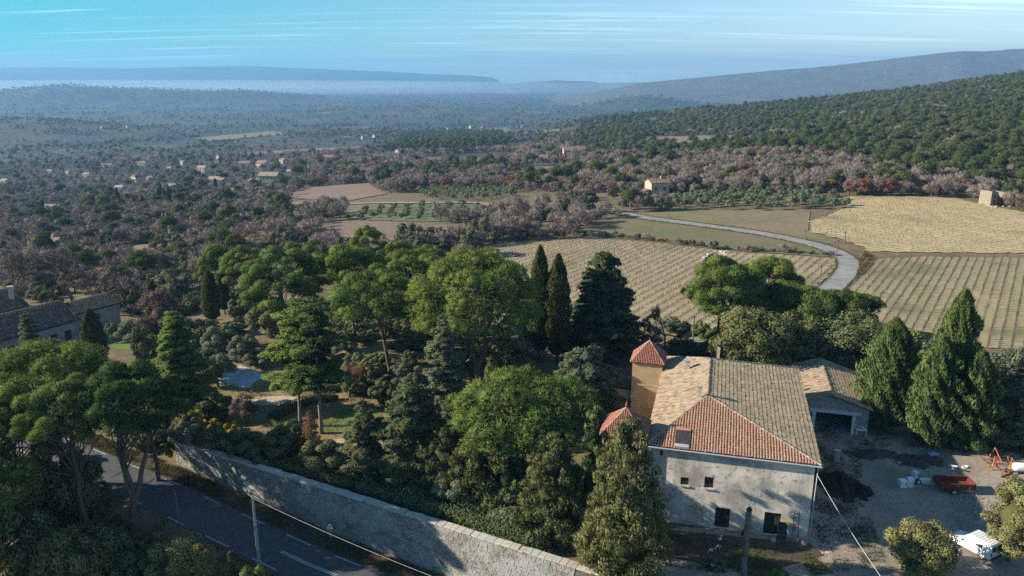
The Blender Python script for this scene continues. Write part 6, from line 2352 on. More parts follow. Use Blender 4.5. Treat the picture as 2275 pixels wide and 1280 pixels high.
# wooden line poles in the country
LP = [(1072, 452, 424), (1220, 456, 424), (1276, 462, 434), (1173, 452, 426), (1857, 577, 532), (1876, 542, 513), (1822, 622, 588), (1788, 534, 510), (1539, 758, 700), (1044, 450, 424)]
wood_pole = None
for k, (px, pb, pt_) in enumerate(LP):
    g = G(px, pb)
    hh = hgt(pt_, g.y, g.z)
    lb = ['wooden line pole behind the dirt track, in the middle of the olive grove', 'wooden line pole beside the bare garden plot', 'wooden line pole at the yellow meadow edge', 'wooden line pole among the oaks behind the dirt track', 'slim line pole at the inner side of the lane bend', 'line pole above the lane bend in the stubble corner', 'line pole at the lower edge of the middle vineyard', 'line pole beside the dry meadow', 'wooden pole beside the bare tree behind the tower roof', 'wooden line pole at the olive grove end of the dirt track'][k]
    o = empty('line_pole', g, 0.3, 1.0, lb, 'pole', 'wooden line poles')
    MB().tube([(0, 0, -.4), (0, 0, hh)], [.15, .10], 7).build('shaft', MATS['wood_grey'], o)
    MB().box((0, 0, hh - .35), (1.0, .09, .09)).build('crossarm', MATS['wood_grey'], o)
# warning sign on the verge
sg = Vector((*wpt(float((G(752, 1192).to_2d() - Vector(WALL0)).dot(Vector(WD))), 1.2), 0))
sg.z = float(zt(sg.x, sg.y))
sign = empty('warning_sign', sg, math.atan2(WD[1], WD[0]) + .45, 1.0, 'triangular bend warning sign on a post before the stone wall', 'sign')
MB().tube([(0, .04, -.2), (0, .04, 2.3)], .035, 7).build('post', MATS['concrete'], sign)


def tri_plate(r, y, cut=.14, z0=1.75):
    pts = []
    for k in range(3):
        a = math.pi / 2 + k * 2.0944
        for s in (-1, 1):
            b = a + s * cut
            pts.append((r * .93 * math.cos(b), r * .93 * math.sin(b)))
    v = [(x, y, z0 + z) for x, z in pts] + [(x, y + .02, z0 + z) for x, z in pts]
    n = 6
    return v, [tuple(range(n))] + [tuple(range(2 * n - 1, n - 1, -1))] + [((i + 1) % n, i, n + i, n + (i + 1) % n) for i in range(n)]


pl_ = MB()
pl_.add(*tri_plate(.62, 0.0))
pl = pl_.build('plate', MATS['paint_red'], sign)
w_ = MB()
w_.add(*tri_plate(.44, -.012))
w_.build('face', MATS['plastic_white'], pl)
ar = MB()
ar.tube([(-.10, -.022, 1.58), (-.09, -.022, 1.74), (.0, -.022, 1.84), (.10, -.022, 1.86)], .035, 5)
ar.add([(.08, -.022, 1.78), (.20, -.022, 1.87), (.08, -.022, 1.94)], [(0, 1, 2)])
ar.build('bend_arrow', MATS['rubber'], pl)

# ------------------------------------------------------------------ garden: pool, trampoline, hedge
pq = [G(*p) for p in [(478, 846), (535, 818), (588, 836), (548, 862)]]
pool = empty('swimming_pool', (0, 0, 0), label='small swimming pool under a pale blue grey slatted cover', cat='pool')
pc = sum((p for p in pq), Vector()) / 4
rim = MB()
rim.prism([(pc + (p - pc) * 1.16).to_2d() for p in pq], pc.z + .02, pc.z + .16)
rim.build('rim', MATS['stone_edge'], pool)
n = 13
for k in range(n):
    a0, a1 = (k + .06) / n, (k + .94) / n
    q = [pq[0].lerp(pq[1], a0), pq[0].lerp(pq[1], a1), pq[3].lerp(pq[2], a1), pq[3].lerp(pq[2], a0)]
    MB().prism([p.to_2d() for p in q], pc.z + .165, pc.z + .21 + .004 * (k % 3)).build('cover_slat', MATS['pool_cover'], pool)
tg = G(894, 832)
tramp = empty('trampoline', tg, 0, 1, 'round black trampoline with upright poles under the pines', 'trampoline')
MB().torus((0, 0, .75), 1.75, .05).build('frame', MATS['shutter'], tramp)
MB().lathe([(0, .74), (1.5, .73), (1.52, .74)], (0, 0, 0), 20).build('mat', MATS['rubber'], tramp)
MB().lathe([(1.5, .77), (1.85, .78), (1.87, .74)], (0, 0, 0), 20).build('pad', MATS['fir_leaf'] if False else MATS['shutter'], tramp)
for k in range(6):
    a = k * 1.047
    x, y = 1.8 * math.cos(a), 1.8 * math.sin(a)
    MB().tube([(x, y, -.05), (x, y, 2.5)], .03, 5).build('upright', MATS['iron'], tramp)


def hedge(name, line, w, h, label, seed, leaf='oak_leaf'):
    rng = np.random.default_rng(seed)
    pts = smooth_line([Vector((p.x, p.y)) for p in line], 10)
    lf = Leafy()
    n = 260
    for i in range(len(pts) - 1):
        p, q = pts[i], pts[i + 1]
        d = (q - p)
        if d.length < 1e-4:
            continue
        t = d.normalized()
        m = int(n * d.length)
        u = rng.random(m)
        a = rng.uniform(-.25, math.pi + .25, m)
        base = np.array([[p.x, p.y]]) + np.outer(u, np.array([d.x, d.y]))
        nx = np.array([-t.y, t.x])
        r = rng.uniform(.88, 1.05, m)
        ca = np.sign(np.cos(a)) * np.abs(np.cos(a)) ** .5
        sa = np.abs(np.sin(a)) ** .5
        C = np.column_stack([base + np.outer(ca * w / 2 * r, nx), zt(base[:, 0], base[:, 1]) + h * sa * r])
        O = unit(np.column_stack([np.outer(np.cos(a), nx), np.sin(a)]))
        V, Q = diamonds(C, unit(O + rng.normal(0, .5, O.shape)), .14, .20, rng)
        lf.quads(V, Q, .45 + rng.normal(0, .2, m), O)
        z0 = float(zt(p.x, p.y))
        lf.blob(np.array([p.x, p.y, z0 + h * .4]), w * .42, rng, .1, h / w * .9)
    o = empty(name, (0, 0, 0), label=label, cat='hedge')
    obj('foliage', lf.mesh('foliage', MATS[leaf]), o)
    st = MB()
    for i in range(0, len(pts), 4):
        z0 = float(zt(pts[i].x, pts[i].y))
        st.tube([(pts[i].x, pts[i].y, z0 - .1), (pts[i].x, pts[i].y, z0 + h * .6)], .04, 4)
    obj('stems', st.mesh('stems', MATS['bark']), o, kind='stuff')


hedge('clipped_hedge', [G(*p) for p in [(745, 890), (690, 898), (640, 915), (608, 938), (625, 958), (660, 950)]], 1.3, 1.2, 'low curved clipped hedge round the twin tall trunks', 31)
hedge('clipped_hedge', [G(*p) for p in [(700, 875), (760, 868), (820, 878), (850, 890)]], 1.2, 1.1, 'low clipped hedge behind the twin tall trunks', 32)
hedge('clipped_hedge', [Vector((p[0], p[1], 0)) for p in [wpt(s, -2.4) for s in (-24, -18, -12, -6, 0)]], 1.8, 1.7, 'dark hedge growing along the back of the stone wall', 33)
hedge('clipped_hedge', [Vector((p[0], p[1], 0)) for p in [wpt(s, -2.5) for s in (1, 6, 11, 16, 21)]], 2.4, 1.9, 'loose evergreen hedge along the back of the wall nearer the house', 35)
hedge('clipped_hedge', [G(*p) for p in [(1490, 795), (1530, 790), (1580, 788), (1620, 795)]], 1.5, 1.6, 'dark reed like hedge just behind the house roof', 34)


# ------------------------------------------------------------------ yard: vehicles, machines, junk
def wheel(parent, c, r, w, axis, hub='concrete', nm='wheel'):
    """axis: unit vector of the axle"""
    z = Vector(axis).normalized()
    x = z.orthogonal().normalized()
    M = Matrix((x, z.cross(x), z)).transposed()
    ty = MB().lathe([(r * .62, -w / 2), (r * .92, -w / 2), (r, -w * .3), (r, w * .3), (r * .92, w / 2), (r * .62, w / 2), (r * .62, -w / 2)], c, 18, M).build(nm, MATS['rubber'], parent)
    MB().lathe([(0, w * .38), (r * .25, w * .42), (r * .5, w * .30), (r * .62, w * .45), (r * .62, -w * .45), (r * .5, -w * .3), (r * .2, -w * .4), (0, -w * .38)], c, 14, M).build('rim', MATS[hub], ty)
    return ty


def car(name, loc, rz, label, body='car_white', box=True, L=3.95, W=1.62):
    o = empty(name, loc, rz, 1.0, label, 'van' if box else 'car')
    w = W / 2
    hz = 1.78 if box else 1.4
    side = [(-L / 2, .45), (-L / 2 + .02, hz - .08), (-L / 2 + .10, hz), (.18, hz), (.34, hz - .14 if box else hz), (.95, .98), (1.02, .95), (L / 2 - .10, .82), (L / 2, .66), (L / 2, .38), (L / 2 - .2, .28), (-L / 2 + .1, .30)]
    if not box:
        side = [(-L / 2, .45), (-L / 2 + .05, .9), (-L / 2 + .5, 1.36), (.1, 1.42), (.95, .94), (L / 2 - .1, .80), (L / 2, .60), (L / 2, .36), (L / 2 - .2, .28), (-L / 2 + .1, .30)]
    n = len(side)
    v = []
    for s in (-1, 1):
        for x, z in side:
            k = 1.0 if z < 1.0 else 1.0 - .07 * (z - 1.0) / .8
            v.append((x, s * w * k, z))
    f = [tuple(range(n)), tuple(range(2 * n - 1, n - 1, -1))] + [((i + 1) % n, i, n + i, n + (i + 1) % n) for i in range(n)]
    b = MB()
    b.add(v, f)
    bd = b.build('body', MATS[body], o, bevel=.05)
    ws = MB()
    a0, a1 = ((.36, hz - .20), (.90, 1.02)) if box else ((.18, 1.34), (.88, 1.0))
    k = .04
    ws.add([(a0[0] + k, -w * .86, a0[1] + k), (a0[0] + k, w * .86, a0[1] + k), (a1[0] + k, w * .92, a1[1] + k), (a1[0] + k, -w * .92, a1[1] + k)], [(0, 1, 2, 3)])
    ws.build('windscreen', MATS['glass_dark'], o)
    for s in (-1, 1):
        yy = s * (w * .965 + .004)
        yt = s * (w * .945 + .004)
        MB().add([(-.28, yy, 1.05), (.78, yy, 1.02), (.36, yt, hz - .22), (-.28, yt, hz - .22)], [(0, 1, 2, 3)]).build('side_window', MATS['glass_dark'], o)
        if box:
            MB().add([(-1.15, yy, 1.08), (-.55, yy, 1.08), (-.55, yt, hz - .26), (-1.15, yt, hz - .26)], [(0, 1, 2, 3)]).build('side_window', MATS['glass_dark'], o)
            MB().box((-L / 2 - .005, s * .38, 1.30), (.03, .58, .46)).build('rear_window', MATS['glass_dark'], o)
        MB().box((-L / 2 - .01, s * (w - .10), .82), (.04, .14, .38)).build('tail_light', MATS['paint_red'], o)
        MB().box((L / 2 - .03, s * (w - .26), .66), (.08, .30, .16)).build('headlight', MATS['white_enamel'], o)
        MB().box((.62, s * (w + .10), 1.05), (.10, .16, .12)).build('mirror', MATS['rubber'], o)
        for x in (-1.18, 1.22):
            wheel(o, (x, s * (w - .10), .29), .29, .18, (0, s, 0))
    MB().box((-L / 2 - .04, 0, .42), (.12, W * .96, .18)).build('bumper', MATS['rubber'], o)
    MB().box((L / 2 + .02, 0, .42), (.12, W * .96, .18)).build('bumper', MATS['rubber'], o)
    if box:
        for k in range(7):
            MB().box((-1.7 + .27 * k, 0, hz + .008), (.05, W * .80, .025)).build('roof_rib', MATS['car_white'], bd)
    return o


v0, v1 = P(2120, 1195, 65.5), P(2190, 1240, 61.0)
vl = G(2163, 1232)
car('white_van', vl + Vector((.3, .6, .06)), math.atan2(3.0, -1.6), 'small white van parked between the two pale bushes')
cl_ = spot(1246, 100, 850)
car('parked_car', cl_ + Vector((0, 0, .06)), .5, 'bluish car parked under the drooping cedar, half hidden', 'car_blue', False)


def trailer():
    g = G(2117, 1090)
    o = empty('red_trailer', g, -.06, 1.0, 'rusty red box trailer with pale wheels in the yard', 'trailer')
    L, W_, zb, h = 3.5, 1.75, .62, .55
    bed = MB().box((0, 0, zb), (L, W_, .08)).build('bed', MATS['rust'], o)
    for nm, c, sz in (('side_panel', (0, -W_ / 2, zb + h / 2), (L, .06, h)), ('side_panel', (0, W_ / 2, zb + h / 2), (L, .06, h)), ('tail_panel', (L / 2, 0, zb + h / 2), (.06, W_ + .06, h)), ('front_panel', (-L / 2, 0, zb + h / 2), (.06, W_ + .06, h))):
        p = MB().box(c, sz).build(nm, MATS['paint_red'], o)
        for k in range(3):
            if sz[0] > 1:
                MB().box((c[0] - L / 2 + (k + .5) * L / 3, c[1] + (.05 if c[1] > 0 else -.05), c[2]), (.07, .05, h)).build('stake', MATS['rust'], p)
    for c, sz in (((0, -W_ / 2, zb + h + .03), (L + .1, .11, .06)), ((0, W_ / 2, zb + h + .03), (L + .1, .11, .06)), ((L / 2, 0, zb + h + .032), (.11, W_, .06)), ((-L / 2, 0, zb + h + .032), (.11, W_, .06))):
        MB().box(c, sz).build('top_rail', MATS['paint_red'], o)
    for s in (-1, 1):
        wheel(o, (-.35, s * (W_ / 2 + .08), .36), .36, .2, (0, s, 0))
        MB().box((.9, s * (W_ / 2 + .07), .50), (1.2, .05, .12)).build('lettered_board', MATS['wood_grey'], o)
    MB().tube([(-L / 2, 0, .55), (-L / 2 - 1.3, 0, .42)], .05, 6).build('drawbar', MATS['rust'], o)
    MB().tube([(-.35, -W_ / 2, .36), (-.35, W_ / 2, .36)], .05, 6).build('axle', MATS['rust'], o)


trailer()


def harrow():
    g = G(2215, 1035)
    o = empty('orange_cultivator', g, -.12, 1.0, 'rusty orange farm cultivator with tines beside the white tank', 'machine')
    fr = MB()
    for y in (-1.0, 0, 1.0):
        fr.tube([(-1.6, y, .75), (1.6, y, .75)], .06, 6)
    for x in (-1.6, 0, 1.6):
        fr.tube([(x, -1.0, .75), (x, 1.0, .75)], .055, 6)
    fr.build('frame', MATS['rust'], o)
    for k in range(9):
        x = -1.5 + .37 * k
        y = (-1.0, 0, 1.0)[k % 3]
        MB().tube([(x, y, .75), (x - .05, y - .25, .55), (x + .05, y - .35, .25), (x + .02, y - .12, .02)], [.04, .04, .035, .02], 5).build('tine', MATS['paint_orange'], o)
    for s in (-1, 1):
        MB().tube([(s * .9 - .2, -1.2, .02), (s * .9, -1.0, 1.5), (s * .9 + .25, -1.2, .02)], .055, 6).build('stand', MATS['paint_orange'], o)
    hd = MB()
    hd.tube([(-.45, .9, .75), (0, 1.0, 1.7), (.45, .9, .75)], .05, 6)
    hd.tube([(0, 1.0, 1.7), (0, -.9, .8)], .04, 6)
    hd.build('headstock', MATS['paint_orange'], o)
    MB().tube([(-1.7, .9, .7), (-1.75, 1.0, 2.0)], .035, 5).build('lever', MATS['iron'], o)


harrow()


def harrow2():
    g = G(2232, 1058)
    o = empty('orange_plough', g, .5, 1.0, 'small orange plough lying in front of the cultivator', 'machine')
    MB().tube([(-.9, 0, .5), (0, .1, .65), (1.0, 0, .55)], .06, 6).build('beam', MATS['paint_orange'], o)
    for k in range(3):
        x = -.7 + .65 * k
        MB().tube([(x, 0, .55), (x + .1, -.1, .1)], .045, 5).build('leg', MATS['paint_orange'], o)
        MB().add([(x - .1, -.05, .02), (x + .45, -.3, .0), (x + .3, -.32, .35), (x, -.1, .38)], [(0, 1, 2, 3)]).build('share', MATS['rust'], o)
    wheel(o, (.9, .45, .28), .28, .1, (0, 1, 0), 'rust')


harrow2()
tk = G(2275, 1052)
tank = empty('white_tank', tk, -.08, 1.0, 'white cylindrical tank lying at the picture edge beside the orange machine', 'tank')
MB().lathe([(0, -1.3), (.25, -1.28), (.42, -1.15), (.48, -1.0), (.48, 1.0), (.42, 1.15), (.25, 1.28), (0, 1.3)], (0, 0, .75), 18, Matrix.Rotation(math.pi / 2, 3, 'Y')).build('shell', MATS['plastic_white'], tank, smooth=True)
for x in (-.7, .7):
    MB().box((x, 0, .2), (.12, .7, .4)).build('foot', MATS['iron'], tank)
MB().lathe([(.14, 0), (.14, .12), (0, .14)], (.2, 0, 1.2), 10).build('lid', MATS['iron'], tank)


def appliance(px, py, sz, rz, lb, tilt=0.0):
    g = G(px, py)
    o = empty('old_appliance', g, rz, 1.0, lb, 'appliance')
    M = Matrix.Rotation(tilt, 3, 'X')
    bd = MB().box((0, 0, sz[2] / 2), sz, M=M).build('cabinet', MATS['white_enamel'], o, bevel=.02)
    MB().box((0, -sz[1] / 2 - .012, sz[2] * .5), (sz[0] * .94, .03, sz[2] * .92), M=M).build('door', MATS['white_enamel'], o)
    MB().box((sz[0] * .36, -sz[1] / 2 - .045, sz[2] * .62), (.04, .04, .25), M=M).build('handle', MATS['iron'], o)


appliance(2004, 1082, (.72, .62, .85), .05, 'white kitchen appliance standing in the yard, nearest the gravel')
appliance(2020, 1080, (.66, .62, .95), -.06, 'white kitchen appliance close beside the loose wheel')
appliance(2032, 1062, (.5, .5, .8), .3, 'narrow white appliance behind the pair of white ones')
for k, (px, py, r, lb) in enumerate([(2039, 1076, .30, 'loose tyre with pale rim leaning beside the white appliances')]):
    g = G(px, py)
    o = empty('loose_wheel', g, .2, 1, lb, 'wheel')
    wheel(o, (0, 0, r), r, .2, (0.1, -1, .12), 'white_enamel', 'tyre')


def basin(px, py, lb, mat='plastic_white', rz=.2, s=1.0):
    g = G(px, py)
    o = empty('old_basin', g, rz, s, lb, 'basin')
    MB().lathe([(0, .04), (.30, .05), (.40, .32), (.46, .34), (.46, .31), (.42, .0), (0, .0)], (0, 0, .02), 14, Matrix.Diagonal((1.3, .8, 1))).build('bowl', MATS[mat], o)
    MB().torus((0, 0, .35), .44, .03, Matrix.Diagonal((1.3, .8, 1))).build('rim', MATS[mat], o)


basin(2054, 1072, 'white basin lying to the trailer side of the loose tyre')
basin(2022, 1022, 'small pale basin in the junk heap under the trees', s=.7)
basin(2143, 1040, 'pale bowl in the weeds behind the red trailer', s=.6)
# plastic chair on its back
g = G(2108, 1042)
ch = empty('plastic_chair', g + Vector((0, 0, .25)), (1.35, .1, .5), 1.0, 'white plastic garden chair fallen over behind the red trailer', 'chair')
MB().box((0, 0, .42), (.46, .44, .03)).build('seat', MATS['plastic_white'], ch)
for s in (-1, 1):
    for y in (-.2, .2):
        MB().tube([(s * .2, y, .42), (s * .24, y * 1.2, 0)], .025, 5).build('leg', MATS['plastic_white'], ch)
    MB().tube([(s * .22, .2, .42), (s * .24, .1, .64), (s * .23, -.2, .64)], .022, 5).build('armrest', MATS['plastic_white'], ch)
for k in range(4):
    MB().box((-.16 + .107 * k, .24, .68), (.06, .025, .5)).build('back_slat', MATS['plastic_white'], ch)
MB().box((0, .24, .94), (.44, .03, .06)).build('back_rail', MATS['plastic_white'], ch)
# blue-white tarpaulin bundle
g = G(2072, 1012)
tb_ = empty('tarpaulin', g, .4, 1.0, 'crumpled bluish tarpaulin in front of the tall evergreens', 'tarpaulin')
me_v, me_f = [], []
for i in range(9):
    for j in range(9):
        me_v.append((i * .16 - .64, j * .13 - .5, .12 + .35 * math.exp(-((i - 4) ** 2 + (j - 4) ** 2) / 9) + rngp.uniform(0, .14)))
for i in range(8):
    for j in range(8):
        me_f.append((i * 9 + j, (i + 1) * 9 + j, (i + 1) * 9 + j + 1, i * 9 + j + 1))
MB().add(me_v, me_f).build('sheet', MATS['tarp_blue'], tb_)
# compost heap
def heap(px, py, rx, ry, h, label, name='compost_heap', mat='compost', seed=2):
    g = G(px, py)
    rng = np.random.default_rng(seed)
    n, m = 40, 16
    V = [(0, 0, h)]
    F = []
    for j in range(1, m + 1):
        for i in range(n):
            a = 2 * math.pi * i / n
            k = j / m
            wob = 1 + .12 * math.sin(3 * a + 1) + .08 * math.sin(7 * a)
            V.append((rx * k * wob * math.cos(a), ry * k * wob * math.sin(a), h * (1 - k) ** 1.3 * (1 + .25 * math.sin(4 * a + 5 * k)) + rng.normal(0, .07) * (j < m) - .05 * (j == m)))
    for i in range(n):
        F.append((0, 1 + i, 1 + (i + 1) % n))
    for j in range(m - 1):
        for i in range(n):
            a, b = 1 + j * n + i, 1 + j * n + (i + 1) % n
            F.append((a, a + n, b + n, b))
    MB().add(V, F).build(name, MATS[mat], label=label, cat='heap', smooth=False).location = g


heap(1862, 1080, 2.6, 3.3, 1.5, 'tall dark compost heap beside the house corner')
heap(1910, 1092, 1.5, 2.0, .8, 'low dark tail of the compost heap towards the yard', seed=5)
heap(1935, 1010, 4.0, 1.6, .35, 'flat patch of dark debris in front of the garage bushes', 'debris_heap', 'leaf_litter', seed=6)
heap(2040, 1025, 3.6, 2.2, .5, 'dark debris heap below the tall evergreens', 'debris_heap', 'leaf_litter', seed=7)
# propane box and work table at the garage
g = G(1858, 1028)
bx_ = empty('utility_box', g, HOUSE_RZ, 1.0, 'grey narrow metal utility box standing beside the house', 'box')
MB().box((0, 0, .75), (.6, .45, 1.5)).build('cabinet', MATS['shutter'], bx_, bevel=.02)
MB().box((0, -.235, .78), (.52, .02, 1.35)).build('door', MATS['concrete'], bx_)
MB().box((0, 0, 1.53), (.7, .55, .06)).build('lid', MATS['shutter'], bx_)
g = G(1912, 968)
wt = empty('work_table', g, HOUSE_RZ, 1.0, 'small white table with junk at the garage pillar', 'table')
MB().box((0, 0, .82), (1.3, .8, .06)).build('table_top', MATS['plastic_white'], wt)
for x in (-.55, .55):
    for y in (-.3, .3):
        MB().box((x, y, .4), (.07, .07, .8)).build('leg', MATS['plastic_white'], wt)
MB().lathe([(.2, 0), (.28, .2), (.24, .22), (0, .05)], (.2, 0, .86), 10).build('bowl', MATS['white_enamel'], wt)
g = G(1908, 1110)
g = G(1858, 1132)
st_ = empty('saw_horse', g, .9, 1.0, 'pale wooden saw horse among the weeds beside the heap', 'saw horse')
MB().box((0, 0, .8), (1.6, .12, .1)).build('beam', MATS['wood_grey'], st_)
for x in (-.65, .65):
    for s in (-1, 1):
        MB().tube([(x, 0, .8), (x, s * .35, 0)], .035, 5).build('leg', MATS['wood_grey'], st_)


# things along the facade
def ladder():
    b = hp(14.1, -.35, 0)
    o = empty('wooden_ladder', b, HOUSE_RZ, 1.0, 'wooden ladder leaning against the facade near the house corner', 'ladder')
    for s in (-1, 1):
        MB().tube([(s * .26, 0, .0), (s * .22, .72, 3.0)], .04, 5).build('rail', MATS['wood_grey'], o)
    for k in range(9):
        z = .3 + k * .3
        MB().tube([(-.25, .24 * z, z), (.25, .24 * z, z)], .026, 5).build('rung', MATS['wood_grey'], o)


ladder()
bd_ = empty('leaning_board', hp(12.95, -.1, 0), HOUSE_RZ, 1.0, 'grey arched board leaning against the facade beside the ladder', 'board')
MB().add([(-.42, 0, 0), (.42, 0, 0), (.42, .3, 1.5), (.28, .34, 1.72), (-.28, .34, 1.72), (-.42, .3, 1.5), (-.42, .05, 0), (.42, .05, 0), (.42, .35, 1.5), (.28, .39, 1.72), (-.28, .39, 1.72), (-.42, .35, 1.5)],
         [(0, 1, 2, 3, 4, 5), (11, 10, 9, 8, 7, 6), (0, 6, 7, 1), (1, 7, 8, 2), (2, 8, 9, 3), (3, 9, 10, 4), (4, 10, 11, 5), (5, 11, 6, 0)]).build('panel', MATS['roof_dark'], bd_)
MB().box((0, .09, .55), (.86, .04, .09), M=Matrix.Rotation(-.2, 3, 'X')).build('batten', MATS['wood_grey'], bd_)
for k, (u, v, lb, mt) in enumerate([(15.0, -.2, 'pale plastic sack at the foot of the ladder', 'wall_grey'), (12.2, -.5, 'pale dusty sack beside the wide facade door', 'concrete'), (9.6, -.1, 'dark rounded sack beside the old post', 'roof_dark')]):
    o = empty('sack', hp(u, v, 0), k, .75, lb, 'sack')
    MB().lathe([(0, -.02), (.30, 0), (.38, .22), (.34, .5), (.16, .66), (.10, .70), (.15, .80), (0, .80)], (0, 0, 0), 11, Matrix.Diagonal((1.1, .8, .9))).build('bag', MATS[mt], o)
    MB().torus((0, 0, .62), .11, .02).build('tie', MATS['rubber'], o)


def bicycle():
    g = G(1585, 1226)
    o = empty('bicycle', g, .55, 1.0, 'small white bicycle lying in the weeds before the facade', 'bicycle')
    o.rotation_euler = (.25, 0, .55)
    R = .29
    for x in (-.48, .48):
        M = Matrix.Rotation(math.pi / 2, 3, 'X')
        t = MB().torus((x, 0, R), R, .035, M, 22, 6).build('wheel', MATS['plastic_white'], o)
        sk = MB()
        for k in range(8):
            a = k * math.pi / 4
            sk.tube([(x, 0, R), (x + R * math.cos(a), 0, R + R * math.sin(a))], .006, 3)
        sk.build('spokes', MATS['iron'], t)
    fr = MB()
    for a, b in (((-.48, 0, R), (-.12, 0, .62)), ((-.48, 0, R), (0, 0, R + .02)), ((0, 0, R + .02), (-.12, 0, .68)), ((-.1, 0, .60), (.33, 0, .62)), ((0, 0, R + .02), (.35, 0, .56)), ((.32, 0, .74), (.48, 0, R))):
        fr.tube([a, b], .022, 6)
    fr.build('frame', MATS['shutter'], o)
    MB().box((-.13, 0, .72), (.24, .13, .05)).build('saddle', MATS['rubber'], o)
    MB().tube([(.30, -.25, .78), (.33, 0, .76), (.30, .25, .78)], .018, 5).build('handlebar', MATS['iron'], o)


bicycle()
g = G(1600, 1204)
tr_ = empty('tricycle', g, 1.0, 1.0, 'white toy tricycle beside the narrow facade door', 'tricycle')
for x, y in ((.3, 0), (-.25, .2), (-.25, -.2)):
    wheel(tr_, (x, y, .15), .15, .06, (0, 1, 0), 'white_enamel')
MB().tube([(.3, 0, .15), (.25, 0, .5), (-.25, 0, .22)], .03, 5).build('frame', MATS['plastic_white'], tr_)
MB().box((-.12, 0, .36), (.25, .2, .05)).build('seat', MATS['plastic_white'], tr_)
MB().tube([(.25, -.2, .52), (.25, .2, .52)], .018, 5).build('handlebar', MATS['plastic_white'], tr_)
# stone gate post near the conical evergreen
g = spot(1341, 58.5, 1262)
gp2 = empty('gate_post', g, .2, 1.0, 'short square stone post at the foot of the conical evergreen', 'post')
MB().box((0, 0, .55), (.6, .6, 1.3)).build('shaft', MATS['coping_stone'], gp2, bevel=.03)
MB().box((0, 0, 1.25), (.72, .72, .14)).build('cap', MATS['coping_stone'], gp2, bevel=.02)


# ------------------------------------------------------------------ ground cover nobody could count
def tufts(name, region, n, h, mat, label, seed, w=.03, exclude=None, kind='px'):
    rng = np.random.default_rng(seed)
    pl = region
    xs = [p[0] for p in pl]
    ys = [p[1] for p in pl]
    C = []
    while len(C) < n:
        x = rng.uniform(min(xs), max(xs), n)
        y = rng.uniform(min(ys), max(ys), n)
        ok = inpoly(x, y, pl)
        cl = noise2(x, y, 9, seed) + .5 * noise2(x, y, 3, seed + 1)
        ok &= rng.random(n) < np.clip(.35 + .8 * cl, .03, 1)
        C += list(zip(x[ok], y[ok]))
    C = np.array(C[:n])
    Z = zt(C[:, 0], C[:, 1]) + .06
    B = np.column_stack([C, Z])
    lf = Leafy()
    for q in range(3):
        D = unit(np.array([0, 0, 1.0]) + rng.normal(0, .45, (n, 3)))
        V, T = spikes(B + rng.normal(0, .05, (n, 3)) * np.array([1, 1, 0]), D, w, h * rng.uniform(.5, 1.4, n), rng)
        lf.tris(V, T, rng.random(n), unit(np.array([[0, -.2, 1.0]]) + rng.normal(0, .3, (n, 3))))
    obj(name, lf.mesh(name, MATS[mat]), kind='stuff', label=label, cat='grass')


tufts('grass', [wpt(-45, 2.3), wpt(28, 2.3), wpt(28, .15), wpt(-45, .15)], 9000, .32, 'grass_blade', 'rough grass on the verge under the stone wall', 61, .05)
tufts('grass', [wpt(-50, 8.0), wpt(20, 8.0), wpt(20, 18), wpt(-50, 24)], 10000, .40, 'grass_blade', 'rough grass on the low side of the road', 62, .06)
tufts('grass', [(-50, 92), wpt(-28, -2), wpt(18, -2), (8, 76), (4, 98), (-8, 116), (-40, 116)], 13000, .22, 'grass_blade', 'patchy dry grass across the garden', 63, .05)
tufts('grass', [(28.5, 78), (29, 66), (27, 60), (33, 60), (36, 72), (40, 82), (48, 84), (60, 80), (62, 92), (44, 96)], 9000, .25, 'oak_leaf', 'weeds round the heaps in the yard', 64, .05)
tufts('grass', [(12, 66.5), (27, 62.5), (28, 59.5), (22, 59), (12, 61)], 4000, .22, 'oak_leaf', 'weeds along the foot of the facade', 65, .05)
tufts('grass', [p.to_2d()[:] for p in [G(1925, 600), G(1945, 575), G(1920, 560), G(1912, 580), G(1900, 625)]], 4000, .5, 'grass_blade', 'tall grass beside the lane bend', 66, .08)


for k_, sd_ in enumerate((-1, 1)):
    rg_ = np.random.default_rng(80 + k_)
    C_ = []
    for a_, b_ in zip(lane, lane[1:]):
        d_ = b_ - a_
        n_ = Vector((-d_.y, d_.x)).normalized()
        for t_ in range(int(d_.length * 8)):
            C_.append(tuple(a_.lerp(b_, rg_.random()) + n_ * (sd_ * (2.15 + abs(rg_.normal(0, .7))))))
    C_ = np.array(C_)
    L_ = Leafy()
    for q_ in range(2):
        V_, T_ = spikes(np.column_stack([C_, zt(C_[:, 0], C_[:, 1]) + .12]), unit(np.array([0, 0, 1.0]) + rg_.normal(0, .5, (len(C_), 3))), .12, .38 * rg_.uniform(.4, 1.4, len(C_)), rg_)
        L_.tris(V_, T_, rg_.random(len(C_)), unit(np.array([[0, -.2, 1.0]]) + rg_.normal(0, .3, (len(C_), 3))))
    obj('grass', L_.mesh('grass', MATS['grass_blade']), kind='stuff', label='fringe of grass creeping over the %s edge of the lane' % ('inner', 'outer')[k_], cat='grass')


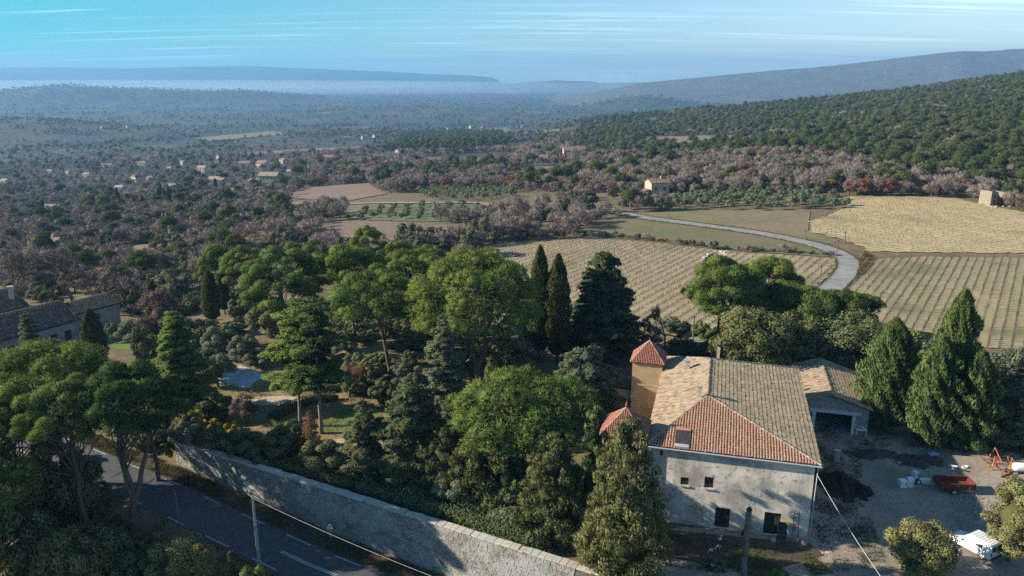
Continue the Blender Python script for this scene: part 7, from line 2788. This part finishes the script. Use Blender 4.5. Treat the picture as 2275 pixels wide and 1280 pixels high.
def stones(name, region, n, size, mat, label, seed):
    rng = np.random.default_rng(seed)
    V, T = [], []
    xs, ys = [p[0] for p in region], [p[1] for p in region]
    k = 0
    ic, fc = np.array(ICO[0]), np.array(ICO[1])
    R = []
    while k < n:
        x, y = rng.uniform(min(xs), max(xs)), rng.uniform(min(ys), max(ys))
        if not inpoly(np.array([x]), np.array([y]), region)[0]:
            continue
        s = size * rng.uniform(.4, 1.3)
        v = ic * s * rng.uniform(.6, 1.2, (12, 1)) * np.array([1, 1, .6]) + np.array([x, y, float(zt(x, y)) + s * .25 + .05])
        T.append(fc + 12 * k)
        V.append(v)
        R.append(np.full(12, rng.random()))
        k += 1
    obj(name, mesh_np(name, np.concatenate(V), None, np.concatenate(T), rnd=np.concatenate(R), mat=MATS[mat]), kind='stuff', label=label, cat='stones')


stones('rubble', [p.to_2d()[:] for p in [G(2105, 1110), G(2150, 1095), G(2200, 1110), G(2200, 1175), G(2130, 1180)]], 900, .085, 'wall_stone', 'spread of pale rubble stones beside the white van', 71)
stones('rubble', [p.to_2d()[:] for p in [G(1800, 1150), G(1850, 1130), G(1900, 1170), G(1850, 1230), G(1805, 1235)]], 220, .10, 'coping_stone', 'scattered pale stones beside the house corner', 72)
stones('gravel', [(28, 50), (45, 50), (55, 62), (50, 74), (40, 84), (33, 82), (31, 66)], 1500, .05, 'coping_stone', 'loose gravel over the yard', 73)
# ------------------------------------------------------------------ the haze over the valley
def build_haze():
    t = NT('haze')
    pv = t.node('ShaderNodeVolumePrincipled', {'Color': (.28, .60, .98, 1), 'Density': .00012, 'Anisotropy': .15})
    t.l.new(pv.outputs[0], t.out.inputs['Volume'])
    mb = MB()
    mb.box((0, 0, (330 - 150) / 2), (31000, 31000, 480))
    mb.build('haze', t.m, kind='stuff', label='thin blue haze filling the valley air', cat='haze')


build_haze()


def build_mist():
    """the low bank of morning mist lying in the valley in front of the far ridge"""
    t = NT('mist')
    pv = t.node('ShaderNodeVolumePrincipled', {'Color': (.72, .88, 1.0, 1), 'Density': .0003, 'Anisotropy': .1})
    t.l.new(pv.outputs[0], t.out.inputs['Volume'])
    mb = MB()
    mb.lathe([(0, -1), (.35, -.94), (.65, -.76), (.87, -.5), (1, 0), (.87, .5), (.65, .76), (.35, .94), (0, 1)], (0, 0, 0), 40)
    o = mb.build('mist', t.m, kind='stuff', label='pale bank of mist lying below the far ridge', cat='mist', smooth=True)
    o.location = (-4200, 8300, -105)
    o.scale = (6600, 2100, 92)


build_mist()
